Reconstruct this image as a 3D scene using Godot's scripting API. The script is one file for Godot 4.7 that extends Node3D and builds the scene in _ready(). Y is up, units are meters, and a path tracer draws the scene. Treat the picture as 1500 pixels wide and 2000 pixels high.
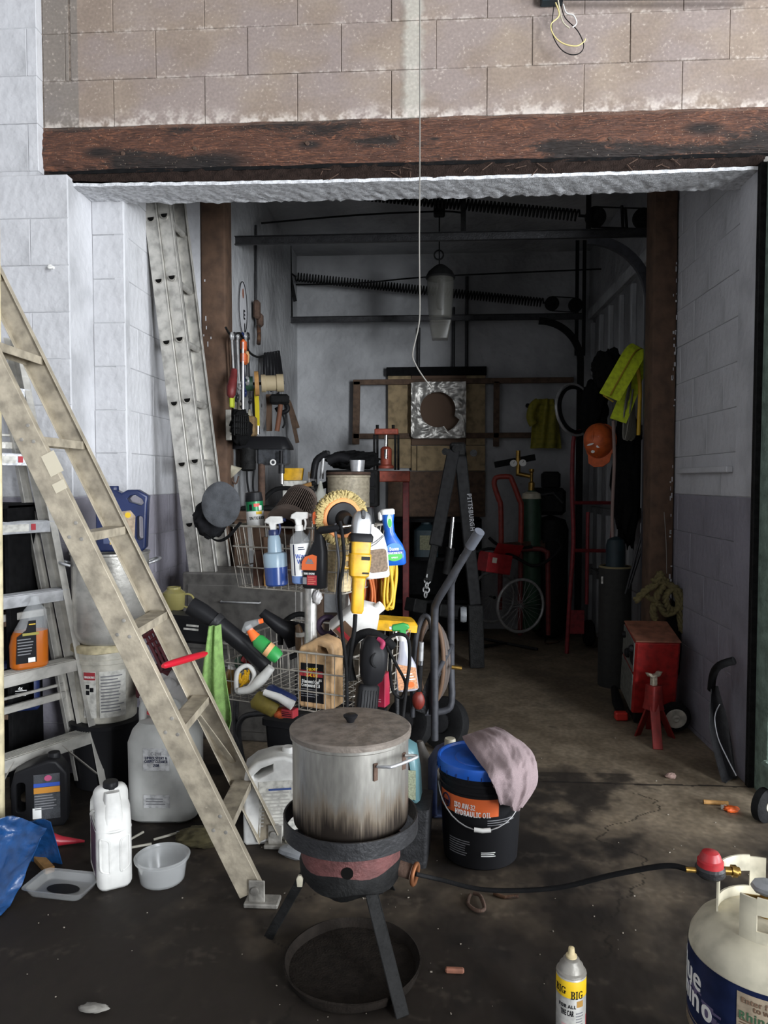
extends Node3D
# A garage bay seen through a block-wall opening. Units are metres, D is the distance along -z from the photographer.
const F := 1450.0
const EYE := Vector3(0, 1.3, 0)
var cb: Basis
var M := {}
var N := {}
var taken := {}
var rng := RandomNumberGenerator.new()


class MB:
	var st := SurfaceTool.new()
	var x := Transform3D()
	var g := 1
	var plan := 0          # 1: texture laid on xy, 2: on xz, over the rectangle pu
	var pu := Rect2()

	func _init(at := Transform3D()):
		st.begin(Mesh.PRIMITIVE_TRIANGLES)
		x = at

	func tri(a: Vector3, b: Vector3, c: Vector3, grp := -1, ua := Vector2(), ub := Vector2(), uc := Vector2()) -> void:
		if plan:
			ua = lay(a); ub = lay(b); uc = lay(c)
		st.set_smooth_group(grp)
		st.set_uv(ua); st.add_vertex(x * a)
		st.set_smooth_group(grp)
		st.set_uv(uc); st.add_vertex(x * c)
		st.set_smooth_group(grp)
		st.set_uv(ub); st.add_vertex(x * b)

	func lay(p: Vector3) -> Vector2:
		var q := x * p
		if plan == 3:
			return Vector2(atan2(q.x, q.z) / TAU + 0.5, 1.0 - (q.y - pu.position.y) / pu.size.y)
		return (Vector2(q.x, q.y if plan == 1 else q.z) - pu.position) / pu.size

	func quad(a: Vector3, b: Vector3, c: Vector3, d: Vector3, grp := -1, ua := Vector2(0, 1), ub := Vector2(1, 1), uc := Vector2(1, 0), ud := Vector2(0, 0)) -> void:
		tri(a, b, c, grp, ua, ub, uc)
		tri(a, c, d, grp, ua, uc, ud)

	func oquad(a: Vector3, b: Vector3, c: Vector3, d: Vector3, out: Vector3, grp := -1) -> void:
		if (b - a).cross(c - a).dot(out) < 0.0:
			quad(d, c, b, a, grp)
		else:
			quad(a, b, c, d, grp)

	func box(c: Vector3, s: Vector3, b := 0.003) -> void:
		var h := s * 0.5
		b = minf(b, minf(h.x, minf(h.y, h.z)) * 0.8)
		var w := func(sg: Array, ax: int) -> Vector3:
			var p := Vector3()
			for i in 3:
				p[i] = sg[i] * (h[i] - (0.0 if i == ax else b))
			return c + p
		for ax in 3:
			var i := (ax + 1) % 3
			var j := (ax + 2) % 3
			for sg in [-1, 1]:
				var q := []
				for k in [[-1, -1], [1, -1], [1, 1], [-1, 1]]:
					var s3 := [0, 0, 0]
					s3[ax] = sg; s3[i] = k[0]; s3[j] = k[1]
					q.append(w.call(s3, ax))
				var o := Vector3(); o[ax] = sg
				oquad(q[0], q[1], q[2], q[3], o)
			if b <= 0.0:
				continue
			for s1 in [-1, 1]:
				for s2 in [-1, 1]:
					var lo := [0, 0, 0]
					lo[i] = s1; lo[j] = s2; lo[ax] = -1
					var hi := lo.duplicate()
					hi[ax] = 1
					var o := Vector3(); o[i] = s1; o[j] = s2
					oquad(w.call(lo, i), w.call(hi, i), w.call(hi, j), w.call(lo, j), o)
		if b > 0.0:
			for a0 in [-1, 1]:
				for a1 in [-1, 1]:
					for a2 in [-1, 1]:
						var s3 := [a0, a1, a2]
						var p0: Vector3 = w.call(s3, 0)
						var p1: Vector3 = w.call(s3, 1)
						var p2: Vector3 = w.call(s3, 2)
						if (p1 - p0).cross(p2 - p0).dot(Vector3(a0, a1, a2)) < 0.0:
							tri(p0, p2, p1)
						else:
							tri(p0, p1, p2)

	# a bar with a rectangular section from a to b; `side` is roughly the direction of its width
	func bar(a: Vector3, b: Vector3, w: float, t: float, side := Vector3.RIGHT, bev := 0.002) -> void:
		var y := (b - a).normalized()
		var z := side.cross(y).normalized()
		if z.length() < 0.5:
			z = Vector3.FORWARD.cross(y).normalized()
		var xx := y.cross(z)
		var keep := x
		x = x * Transform3D(Basis(xx, y, z), (a + b) * 0.5)
		box(Vector3(), Vector3(w, a.distance_to(b), t), bev)
		x = keep

	# rows of points; the surface faces (column direction) x (row direction)
	func grid(rows: Array, cu := false, sharp := [], cv := false, uvw := Vector2(1, 1)) -> void:
		var nr := rows.size()
		var nc: int = rows[0].size()
		g += 1
		var grp := g
		var last := nr if cv else nr - 1
		for i in last:
			if sharp.size() > i and sharp[i]:
				g += 1
				grp = g
			var r0: PackedVector3Array = rows[i]
			var r1: PackedVector3Array = rows[(i + 1) % nr]
			var v0 := 1.0 - float(i) / (nr - 1)
			var v1 := 1.0 - float(i + 1) / (nr - 1)
			for j in (nc if cu else nc - 1):
				var k := (j + 1) % nc
				var u0 := float(j) / (nc if cu else nc - 1) * uvw.x
				var u1 := float(j + 1) / (nc if cu else nc - 1) * uvw.x
				if r0[j].distance_squared_to(r0[k]) < 1e-12:
					tri(r0[j], r1[k], r1[j], grp, Vector2(u0, v0), Vector2(u1, v1), Vector2(u0, v1))
				elif r1[j].distance_squared_to(r1[k]) < 1e-12:
					tri(r0[j], r0[k], r1[j], grp, Vector2(u0, v0), Vector2(u1, v0), Vector2(u0, v1))
				else:
					quad(r0[j], r0[k], r1[k], r1[j], grp, Vector2(u0, v0), Vector2(u1, v0), Vector2(u1, v1), Vector2(u0, v1))

	func fan(r: PackedVector3Array, flip := false) -> void:
		var c := Vector3()
		for p in r:
			c += p
		c /= r.size()
		for j in r.size():
			var k := (j + 1) % r.size()
			if flip:
				tri(c, r[k], r[j])
			else:
				tri(c, r[j], r[k])

	# profile of (radius, height) from the bottom up round the outside and down the inside
	func lathe(prof: Array, n := 28, sx := 1.0, sz := 1.0, edge := 35.0, jag := 0.0) -> void:
		var rows := []
		var sharp := []
		for i in prof.size():
			var r := PackedVector3Array()
			var q: Vector2 = prof[i]
			for j in n:
				var a := TAU * j / n
				r.append(Vector3(cos(a) * q.x * sx, q.y + (jag * sin(a * 5.0 + i) if q.x > 0.001 else 0.0), -sin(a) * q.x * sz))
			rows.append(r)
			var s := false
			if i > 0 and i < prof.size() - 1:
				var d0: Vector2 = q - prof[i - 1]
				var d1: Vector2 = prof[i + 1] - q
				s = d0.length() > 1e-6 and d1.length() > 1e-6 and absf(d0.angle_to(d1)) > deg_to_rad(edge)
			sharp.append(s)
		grid(rows, true, sharp)

	func tube(pts: Array, r, n := 8, closed := false, flat := 1.0, caps := true) -> void:
		var rows := []
		var m := pts.size()
		var nn := Vector3()
		for i in m:
			var p0: Vector3 = pts[(i - 1 + m) % m] if closed or i > 0 else pts[i]
			var p1: Vector3 = pts[(i + 1) % m] if closed or i < m - 1 else pts[i]
			var t := (p1 - p0).normalized()
			if i == 0:
				nn = t.cross(Vector3.UP if absf(t.y) < 0.9 else Vector3.RIGHT).normalized()
			else:
				nn = (nn - t * nn.dot(t)).normalized()
			var b := t.cross(nn)
			var rr: float = r[i] if r is Array else r
			var row := PackedVector3Array()
			for j in n:
				var a := TAU * j / n
				row.append(pts[i] + nn * cos(a) * rr + b * sin(a) * rr * flat)
			rows.append(row)
		grid(rows, true, [], closed)
		if caps and not closed:
			fan(rows[0], true)
			fan(rows[m - 1])

	# stacked rounded rectangles: [y, half x, half z, corner radius, shift x, shift z]
	func loft(secs: Array, k := 4, cap0 := true, cap1 := true, edge := 40.0) -> void:
		var rows := []
		var sharp := []
		for i in secs.size():
			var s: Array = secs[i]
			var ox: float = s[4] if s.size() > 4 else 0.0
			var oz: float = s[5] if s.size() > 5 else 0.0
			var rad := minf(s[3], minf(s[1], s[2]))
			var r := PackedVector3Array()
			for c in 4:
				var cx: float = (s[1] - rad) * (1 if c == 0 or c == 3 else -1)
				var cz: float = (s[2] - rad) * (-1 if c < 2 else 1)
				for q in k + 1:
					var a := (c + float(q) / k) * PI / 2
					r.append(Vector3(ox + cx + cos(a) * rad, s[0], oz + cz - sin(a) * rad))
			rows.append(r)
			var sh := false
			if i > 0 and i < secs.size() - 1:
				var d0 := Vector2(s[1] - secs[i - 1][1], s[0] - secs[i - 1][0])
				var d1 := Vector2(secs[i + 1][1] - s[1], secs[i + 1][0] - s[0])
				sh = d0.length() > 1e-5 and d1.length() > 1e-5 and absf(d0.angle_to(d1)) > deg_to_rad(edge)
			sharp.append(sh)
		grid(rows, true, sharp)
		if cap0:
			fan(rows[0], true)
		if cap1:
			fan(rows[rows.size() - 1])

	# outline in the xy plane (counter-clockwise), extruded along z with rounded edges; holes run clockwise
	static func wound(l: Array, ccw: bool) -> Array:
		var s := 0.0
		for i in l.size():
			s += l[i].cross(l[(i + 1) % l.size()])
		if (s > 0.0) == ccw:
			return l
		var r := l.duplicate()
		r.reverse()
		return r

	func prism(poly: Array, depth: float, bev := 0.004, hole := [], steps := 2, round := true) -> void:
		var loops := [wound(poly, true)]
		var holes := [] if hole.is_empty() else (hole if hole[0] is Array else [hole])
		for h in holes:
			loops.append(wound(h, false))
		var caps := []
		for L in loops:
			var m: int = L.size()
			var offs := []
			for i in m:
				var e0: Vector2 = (L[i] - L[(i - 1 + m) % m]).normalized()
				var e1: Vector2 = (L[(i + 1) % m] - L[i]).normalized()
				var n0 := Vector2(-e0.y, e0.x)
				var n1 := Vector2(-e1.y, e1.x)
				var bis := (n0 + n1).normalized()
				offs.append(bis / maxf(0.5, bis.dot(n0)) * (1.0 if L == loops[0] else 0.3))
			var prof := []
			for s in steps + 1:
				var a := PI / 2 * s / steps
				prof.append(Vector2(1 - sin(a), -depth / 2 + bev * (1 - cos(a))))
			for s in steps + 1:
				var a := PI / 2 * (1.0 - float(s) / steps)
				prof.append(Vector2(1 - sin(a), depth / 2 - bev * (1 - cos(a))))
			var rows := []
			for q in prof:
				var r := PackedVector3Array()
				for i in m:
					var p: Vector2 = L[i] + offs[i] * bev * q.x
					r.append(Vector3(p.x, p.y, q.y))
				rows.append(r)
			if round:
				grid(rows, true)
			else:
				for i in rows.size() - 1:
					for j in m:
						var k := (j + 1) % m
						quad(rows[i][j], rows[i][k], rows[i + 1][k], rows[i + 1][j])
			var c2 := PackedVector2Array()
			for i in m:
				c2.append(L[i] + offs[i] * bev)
			caps.append(c2)
		var flat := PackedVector2Array(caps[0])
		for q in holes.size():
			var hl: PackedVector2Array = caps[q + 1]
			var cur := flat
			var bi := 0
			var bj := 0
			var best := 1e9
			for i in cur.size():
				for j in hl.size():
					var d: float = cur[i].distance_to(hl[j])
					if d < best:
						best = d; bi = i; bj = j
			flat = PackedVector2Array()
			for i in cur.size() + 1:
				flat.append(cur[(bi + i) % cur.size()])
			var back: Vector2 = (hl[bj] - flat[0]).normalized().orthogonal() * 1e-4
			flat[flat.size() - 1] -= back
			for j in hl.size() + 1:
				flat.append(hl[(bj + j) % hl.size()] + (back * -1.0 if j == 0 else Vector2()))
		var ix := Geometry2D.triangulate_polygon(flat)
		for t in range(0, ix.size(), 3):
			var a := flat[ix[t]]
			var b := flat[ix[t + 1]]
			var c := flat[ix[t + 2]]
			if (b - a).cross(c - a) < 0.0:
				var w := b
				b = c
				c = w
			tri(Vector3(a.x, a.y, depth / 2), Vector3(b.x, b.y, depth / 2), Vector3(c.x, c.y, depth / 2))
			tri(Vector3(a.x, a.y, -depth / 2), Vector3(c.x, c.y, -depth / 2), Vector3(b.x, b.y, -depth / 2))

	# a band of width w (along `side`) and thickness t that follows points
	func strap(pts: Array, side, w: float, t: float) -> void:
		var rows := []
		var m := pts.size()
		for i in m:
			var p0: Vector3 = pts[maxi(i - 1, 0)]
			var p1: Vector3 = pts[mini(i + 1, m - 1)]
			var d := (p1 - p0).normalized()
			var s: Vector3 = (side[i] if side is Array else side)
			s = (s - d * s.dot(d)).normalized()
			var n := s.cross(d)
			rows.append(PackedVector3Array([pts[i] - s * w / 2 - n * t / 2, pts[i] - s * w / 2 + n * t / 2, pts[i] + s * w / 2 + n * t / 2, pts[i] + s * w / 2 - n * t / 2]))
		for i in m - 1:
			for j in 4:
				var k := (j + 1) % 4
				var c: Vector3 = (pts[i] + pts[i + 1]) * 0.5
				oquad(rows[i][j], rows[i][k], rows[i + 1][k], rows[i + 1][j], (rows[i][j] + rows[i][k]) * 0.5 - c, 900000 + j + 10 * g)
		g += 1
		fan(rows[0], true)
		fan(rows[m - 1])

	# a cloth or film: rows of points with a thickness
	func sheet(rows: Array, t := 0.004) -> void:
		var nr := rows.size()
		var nc: int = rows[0].size()
		var under := []
		for i in nr:
			var r := PackedVector3Array()
			for j in nc:
				var du: Vector3 = rows[i][mini(j + 1, nc - 1)] - rows[i][maxi(j - 1, 0)]
				var dv: Vector3 = rows[mini(i + 1, nr - 1)][j] - rows[maxi(i - 1, 0)][j]
				r.append(rows[i][j] - du.cross(dv).normalized() * t)
			under.append(r)
		grid(rows)
		var rev := under.duplicate()
		rev.reverse()
		grid(rev)
		for i in nr - 1:
			oquad(rows[i][0], rows[i + 1][0], under[i + 1][0], under[i][0], rows[i][0] - rows[i][1])
			oquad(rows[i][nc - 1], rows[i + 1][nc - 1], under[i + 1][nc - 1], under[i][nc - 1], rows[i][nc - 1] - rows[i][nc - 2])
		for j in nc - 1:
			oquad(rows[0][j], rows[0][j + 1], under[0][j + 1], under[0][j], rows[0][j] - rows[1][j])
			oquad(rows[nr - 1][j], rows[nr - 1][j + 1], under[nr - 1][j + 1], under[nr - 1][j], rows[nr - 1][j] - rows[nr - 2][j])

	# part of a cylinder wall, facing out
	func patch(r: float, a0: float, a1: float, y0: float, y1: float, n := 12, r1 := -1.0) -> void:
		var rows := []
		for i in 2:
			var row := PackedVector3Array()
			for j in n + 1:
				var a := lerpf(a0, a1, float(j) / n)
				var rr := r if i == 0 or r1 < 0 else r1
				row.append(Vector3(sin(a) * rr, y0 if i == 0 else y1, cos(a) * rr))
			rows.append(row)
		grid(rows)

	func done() -> ArrayMesh:
		st.generate_normals()
		return st.commit()


# ---------- placing ----------
func ray(px: float, py: float) -> Vector3:
	return cb * Vector3((px - 750.0) / F, (1000.0 - py) / F, -1.0)

func P(px: float, py: float, d: float) -> Vector3:
	var r := ray(px, py)
	return EYE + r * (d / -r.z)

func PF(px: float, py: float, h := 0.0) -> Vector3:
	var r := ray(px, py)
	return EYE + r * ((h - EYE.y) / r.y)

func PP(list: Array, d) -> Array:
	var out := []
	for i in list.size():
		out.append(P(list[i][0], list[i][1], list[i][2] if list[i].size() > 2 else d))
	return out

func smooth(pts: Array, n := 5, closed := false) -> Array:
	var out := []
	var m := pts.size()
	for i in (m if closed else m - 1):
		var a: Vector3 = pts[(i - 1 + m) % m] if closed else pts[maxi(i - 1, 0)]
		var b: Vector3 = pts[i]
		var c: Vector3 = pts[(i + 1) % m]
		var d: Vector3 = pts[(i + 2) % m] if closed else pts[mini(i + 2, m - 1)]
		for k in n:
			out.append(b.cubic_interpolate(c, a, d, float(k) / n))
	if not closed:
		out.append(pts[m - 1])
	return out

func numbered(n: String) -> String:
	var k: int = taken.get(n, 0)
	taken[n] = k + 1
	return n if k == 0 else "%s_%03d" % [n, k]

func tag(o: Node, label: String, cat: String, group := "", kind := "") -> Node:
	o.set_meta("label", label)
	o.set_meta("category", cat)
	if group:
		o.set_meta("group", group)
	if kind:
		o.set_meta("kind", kind)
	return o

func T(called: String, label: String, cat: String, at: Vector3, turn := 0.0, group := "", kind := "") -> Node3D:
	var o := Node3D.new()
	o.name = numbered(called)
	add_child(o)
	o.position = at
	o.rotation.y = turn
	tag(o, label, cat, group, kind)
	return o

func part(called: String, b, m: Material, parent: Node3D, world := false, label := "") -> MeshInstance3D:
	var o := MeshInstance3D.new()
	o.name = called
	o.mesh = b.done() if b is MB else b
	o.material_override = m
	parent.add_child(o, true)
	if world:
		o.global_transform = Transform3D()
	if label:
		o.set_meta("label", label)
	return o

# a top-level thing that is one mesh; coordinates in the builder are the world's, `at` becomes its origin
func one(called: String, b: MB, m: Material, label: String, cat: String, at := Vector3(), group := "", kind := "") -> MeshInstance3D:
	var o := MeshInstance3D.new()
	o.name = numbered(called)
	o.mesh = b.done()
	o.material_override = m
	add_child(o)
	o.position = at
	tag(o, label, cat, group, kind)
	return o

func copy(o: Node3D, called: String, label: String, at: Vector3, turn := 0.0, group := "") -> Node3D:
	var c: Node3D = o.duplicate()
	c.name = numbered(called)
	add_child(c)
	c.position = at
	c.rotation.y = turn
	c.set_meta("label", label)
	if group:
		c.set_meta("group", group)
	return c

func loc(b: MB, o: Node3D) -> MB:   # make a builder take world coordinates for a part of o
	b.x = o.global_transform.affine_inverse()
	return b

func WB(o: Node3D) -> MB:
	return loc(MB.new(), o)

func txt(s: String, h: float, m: Material, parent: Node3D, at: Transform3D, bend := 0.0, font := "Droid Sans", width := 0.0) -> MeshInstance3D:
	var t := TextMesh.new()
	var f := SystemFont.new()
	f.font_names = PackedStringArray([font])
	f.font_weight = 700
	t.font = f
	t.text = s
	t.font_size = 24
	t.pixel_size = h / 18.0
	t.depth = 0.0008
	t.curve_step = 3.0
	var arr: Array = t.get_mesh_arrays()
	var v: PackedVector3Array = arr[Mesh.ARRAY_VERTEX]
	var lo := 1e9
	var hi := -1e9
	for p in v:
		lo = minf(lo, p.x)
		hi = maxf(hi, p.x)
	var k := width / maxf(hi - lo, 1e-4) if width > 0.0 else 1.0
	for i in v.size():
		var p := v[i]
		p.x = (p.x - (lo + hi) / 2) * k
		if bend > 0.0:
			var a := p.x / bend
			p = Vector3(sin(a) * (bend + p.z), p.y, cos(a) * (bend + p.z))
		v[i] = p
	arr[Mesh.ARRAY_VERTEX] = v
	var am := ArrayMesh.new()
	am.add_surface_from_arrays(Mesh.PRIMITIVE_TRIANGLES, arr)
	var o := part("lettering", am, m, parent)
	o.transform = at
	return o

func X3(pos: Vector3, yaw := 0.0, pitch := 0.0, roll := 0.0) -> Transform3D:
	return Transform3D(Basis.from_euler(Vector3(pitch, yaw, roll)), pos)

func ring(c: Vector3, r: float, axis := Vector3.UP, n := 28, a0 := 0.0, a1 := TAU) -> Array:
	var u := axis.cross(Vector3.RIGHT if absf(axis.x) < 0.8 else Vector3.UP).normalized()
	var w := axis.cross(u).normalized()
	var out := []
	var full := a1 - a0 > TAU - 0.01
	for i in (n if full else n + 1):
		var a := a0 + (a1 - a0) * i / n
		out.append(c + u * cos(a) * r + w * sin(a) * r)
	return out

# ---------- materials ----------
func noise_tex(kind: int, freq: float, oct: int, seed_: int, normal := 0.0, ramp := [], size := 512) -> NoiseTexture2D:
	var n := FastNoiseLite.new()
	n.noise_type = kind
	n.frequency = freq
	n.fractal_octaves = oct
	n.seed = seed_
	var t := NoiseTexture2D.new()
	t.width = size
	t.height = size
	t.seamless = true
	t.noise = n
	if normal > 0.0:
		t.as_normal_map = true
		t.bump_strength = normal
	if ramp.size():
		var gr := Gradient.new()
		var offs := PackedFloat32Array()
		var cols := PackedColorArray()
		for r in ramp:
			offs.append(r[0])
			cols.append(r[1] if r[1] is Color else Color(r[1], r[1], r[1]))
		gr.offsets = offs
		gr.colors = cols
		t.color_ramp = gr
	return t

func mat(key: String, c: Color, rough := 0.6, metal := 0.0, tex := "", tscale := 2.0, nrm := "", nk := 1.0) -> StandardMaterial3D:
	var m := StandardMaterial3D.new()
	m.resource_name = key
	m.albedo_color = c
	m.roughness = rough
	m.metallic = metal
	m.uv1_triplanar = true
	m.uv1_scale = Vector3.ONE * tscale
	if tex:
		m.albedo_texture = N[tex]
	if nrm:
		m.normal_enabled = true
		m.normal_texture = N[nrm]
		m.normal_scale = nk
	if c.get_luminance() < 0.16:
		m.metallic_specular = 0.25
	M[key] = m
	return m

func hx(s: String) -> Color:
	return Color.html(s)

func plain(key: String, hex: String, rough := 0.5, metal := 0.0) -> StandardMaterial3D:
	return mat(key, hx(hex), rough, metal)

func make_materials() -> void:
	N.grime = noise_tex(FastNoiseLite.TYPE_SIMPLEX_SMOOTH, 0.012, 5, 3, 0.0, [[0.2, 0.78], [0.5, 0.93], [0.8, 1.0]])
	N.dirty = noise_tex(FastNoiseLite.TYPE_SIMPLEX_SMOOTH, 0.014, 6, 9, 0.0, [[0.15, 0.76], [0.5, 0.91], [0.8, 1.0]])
	N.wall = noise_tex(FastNoiseLite.TYPE_SIMPLEX_SMOOTH, 0.008, 6, 15, 0.0, [[0.15, 0.8], [0.5, 0.92], [0.8, 1.0]])
	N.paint = noise_tex(FastNoiseLite.TYPE_SIMPLEX_SMOOTH, 0.006, 5, 5, 0.0, [[0.2, 0.86], [0.5, 0.95], [0.8, 1.0]])
	N.rust = noise_tex(FastNoiseLite.TYPE_SIMPLEX_SMOOTH, 0.02, 5, 11, 0.0, [[0.2, hx("2a211c")], [0.5, hx("5a3c28")], [0.62, hx("7a5334")], [0.85, hx("8e7a63")]])
	N.bump = noise_tex(FastNoiseLite.TYPE_SIMPLEX_SMOOTH, 0.05, 4, 21, 6.0)
	N.soft = noise_tex(FastNoiseLite.TYPE_SIMPLEX_SMOOTH, 0.015, 4, 22, 5.0)
	N.pits = noise_tex(FastNoiseLite.TYPE_CELLULAR, 0.06, 3, 23, 5.0)
	N.fuzz = noise_tex(FastNoiseLite.TYPE_VALUE, 0.35, 2, 24, 8.0)
	N.weave = noise_tex(FastNoiseLite.TYPE_VALUE, 0.4, 2, 25, 0.0, [[0.2, 0.7], [0.8, 1.0]])
	mat("white_block", hx("bdbdc0"), 0.62, 0, "paint", 0.7, "bump", 0.2)
	mat("grey_block", hx("8a8790"), 0.5, 0, "paint", 0.7, "bump", 0.2)
	mat("bay_white", hx("a9aaac"), 0.8, 0, "wall", 0.35, "bump", 0.3)
	mat("bay_grey", hx("8a8a8c"), 0.6, 0, "wall", 0.4, "bump", 0.3)
	mat("mortar", hx("93867b"), 0.95, 0, "grime", 3.0, "bump", 1.0)
	mat("room", hx("a09c96"), 0.9, 0, "wall", 0.4, "bump", 0.4)
	mat("room_dark", hx("8a8783"), 0.9, 0, "grime", 0.4)
	mat("plaster", hx("d9dadd"), 0.8, 0, "dirty", 5.0, "pits", 0.8)
	mat("post_wood", hx("5d4636"), 0.85, 0, "dirty", 1.2, "soft", 0.6)
	mat("brown_wood", hx("5a4637"), 0.85, 0, "dirty", 2.0, "soft", 0.6)
	mat("pale_wood", hx("b98a4e"), 0.7, 0, "grime", 3.0, "soft", 0.5)
	mat("green_paint", hx("7c9184"), 0.8, 0, "dirty", 1.6, "pits", 1.0)
	mat("alu", hx("c2bfb8"), 0.42, 0.45, "grime", 1.9, "bump", 0.12)
	mat("alu_bright", hx("cfd0d3"), 0.32, 0.55, "grime", 2.0, "bump", 0.08)
	mat("alu_dull", hx("a29e96"), 0.5, 0.35, "dirty", 2.0, "bump", 0.2)
	mat("beige_alu", hx("b7ac98"), 0.5, 0.2, "dirty", 1.7, "bump", 0.15)
	mat("pale_pole", hx("d6c9a4"), 0.6, 0, "grime", 2.0)
	mat("steel", hx("b0b0b0"), 0.35, 0.3, "grime", 3.0)
	mat("chrome", hx("d8d8d8"), 0.15, 1.0)
	mat("wire_steel", hx("b5afa4"), 0.4, 0.35, "dirty", 4.0)
	mat("dark_steel", hx("3a3a3c"), 0.5, 0.5, "dirty", 3.0, "bump", 0.3)
	mat("black_iron", hx("232323"), 0.65, 0.3, "dirty", 3.0, "bump", 0.4)
	mat("grey_tube", hx("404146"), 0.5, 0.2, "grime", 3.0)
	var r := mat("rust", Color.WHITE, 0.9, 0.1, "rust", 1.6, "bump", 0.6)
	r.albedo_color = hx("b8b0a8")
	mat("rust_brown", hx("5b463a"), 0.85, 0.2, "dirty", 3.0, "bump", 0.5)
	mat("brass", hx("b08d4a"), 0.35, 0.9, "grime", 3.0)
	mat("black_plastic", hx("1c1c1e"), 0.42, 0, "", 1.0)
	mat("black_rubber", hx("1b1b1c"), 0.75, 0, "grime", 3.0, "bump", 0.3)
	mat("black_matte", hx("141415"), 0.9, 0, "dirty", 3.0)
	mat("grey_plastic", hx("8d9094"), 0.5, 0, "grime", 3.0)
	mat("white_plastic", hx("e4e3df"), 0.45, 0, "paint", 3.0)
	mat("dirty_white", hx("c9c4b6"), 0.6, 0, "dirty", 2.0)
	mat("cream", hx("c9c2ac"), 0.5, 0, "grime", 2.0)
	mat("tan_plastic", hx("cfa97d"), 0.5, 0, "grime", 3.0)
	mat("navy", hx("1c2a55"), 0.38, 0, "paint", 3.0)
	mat("blue_lid", hx("1b56b4"), 0.4, 0, "paint", 3.0)
	mat("blue_plastic", hx("2457b4"), 0.4, 0, "paint", 3.0)
	mat("tarp_blue", hx("1d4d86"), 0.35, 0, "dirty", 4.0, "soft", 1.0)
	mat("red", hx("a8252b"), 0.45, 0, "grime", 3.0)
	mat("dark_red", hx("6b2424"), 0.55, 0.1, "dirty", 2.5)
	mat("press_red", hx("a04a36"), 0.55, 0.1, "grime", 3.0)
	mat("faded_red", hx("8d5a45"), 0.7, 0, "dirty", 2.0)
	mat("orange", hx("d2612a"), 0.5, 0, "grime", 3.0)
	mat("orange_print", hx("d4622f"), 0.5)
	mat("orange_bright", hx("ee6a2c"), 0.45)
	mat("yellow", hx("dba720"), 0.42, 0, "grime", 3.0)
	mat("yellow_bright", hx("e8cf3a"), 0.5)
	mat("yellow_cord", hx("c9a227"), 0.55)
	mat("hi_vis", hx("c6d827"), 0.75, 0, "grime", 4.0, "fuzz", 0.2)
	mat("rain_yellow", hx("8e8624"), 0.7, 0, "dirty", 3.0, "soft", 0.8)
	mat("green_cloth", hx("7da05a"), 0.9, 0, "grime", 4.0, "fuzz", 0.4)
	mat("green_plastic", hx("2d8f45"), 0.45)
	mat("green_can", hx("1f7a4a"), 0.35, 0.2)
	mat("cylinder_green", hx("2c4b38"), 0.5, 0.1, "grime", 2.0)
	mat("dark_teal", hx("1c2f36"), 0.6, 0.1, "grime", 2.0)
	mat("rope", hx("6e6440"), 0.95, 0, "grime", 6.0, "fuzz", 0.7)
	mat("grey_line", hx("7b7872"), 0.8)
	mat("cardboard", hx("9a8666"), 0.9, 0, "grime", 1.5)
	mat("paper", hx("d9d7cf"), 0.8, 0, "grime", 5.0)
	mat("print_black", hx("17171a"), 0.6)
	mat("print_white", hx("e9e9e6"), 0.6)
	mat("print_grey", hx("77777a"), 0.7)
	mat("print_blue", hx("24479e"), 0.6)
	mat("print_navy", hx("1d2748"), 0.45, 0, "grime", 3.0)
	mat("print_red", hx("a02a33"), 0.6)
	mat("print_yellow", hx("e0b81f"), 0.5)
	mat("print_green", hx("4cae4f"), 0.6)
	mat("print_brown", hx("5b4432"), 0.7)
	mat("towel", hx("a39092"), 1.0, 0, "weave", 8.0, "fuzz", 0.8)
	mat("wool", hx("d4bf83"), 1.0, 0, "weave", 8.0, "fuzz", 0.8)
	mat("foam_orange", hx("dd935c"), 0.8)
	mat("felt_black", hx("232326"), 0.95, 0, "dirty", 4.0, "soft", 0.6)
	mat("felt_grey", hx("45474b"), 0.95, 0, "grime", 4.0, "fuzz", 0.5)
	mat("filter_brown", hx("4a3d35"), 0.75, 0, "grime", 4.0)
	mat("leather", hx("4b2f20"), 0.7, 0, "grime", 4.0)
	mat("cord_orange", hx("b5602c"), 0.6)
	mat("foil", hx("b9b6b0"), 0.4, 0.6, "dirty", 2.5, "soft", 0.8)
	mat("void", hx("0b0a09"), 1.0)
	mat("grinder_grey", hx("9a9b9d"), 0.4, 0.6)
	for q in [["clear", "e8ecee", 0.16], ["clear_amber", "c96a14", 0.62], ["clear_blue", "31529c", 0.55], ["clear_teal", "5c96a0", 0.5]]:
		var m := StandardMaterial3D.new()
		m.resource_name = q[0]
		m.albedo_color = Color(hx(q[1]), q[2])
		m.transparency = BaseMaterial3D.TRANSPARENCY_ALPHA
		m.roughness = 0.3
		M[q[0]] = m
	var mk := mat("milky", hx("b4b4b0"), 0.5, 0, "paint", 2.0)
	mk.backlight_enabled = true
	mk.backlight = Color(0.25, 0.25, 0.25)
	var fb := mat("film", hx("c9c6c4"), 0.35, 0, "paint", 2.0)
	fb.backlight_enabled = true
	fb.backlight = Color(0.4, 0.4, 0.4)
	var gl := StandardMaterial3D.new()
	gl.resource_name = "glass"
	gl.albedo_color = Color(0.8, 0.82, 0.82, 0.12)
	gl.transparency = BaseMaterial3D.TRANSPARENCY_ALPHA
	gl.roughness = 0.08
	M["glass"] = gl

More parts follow.
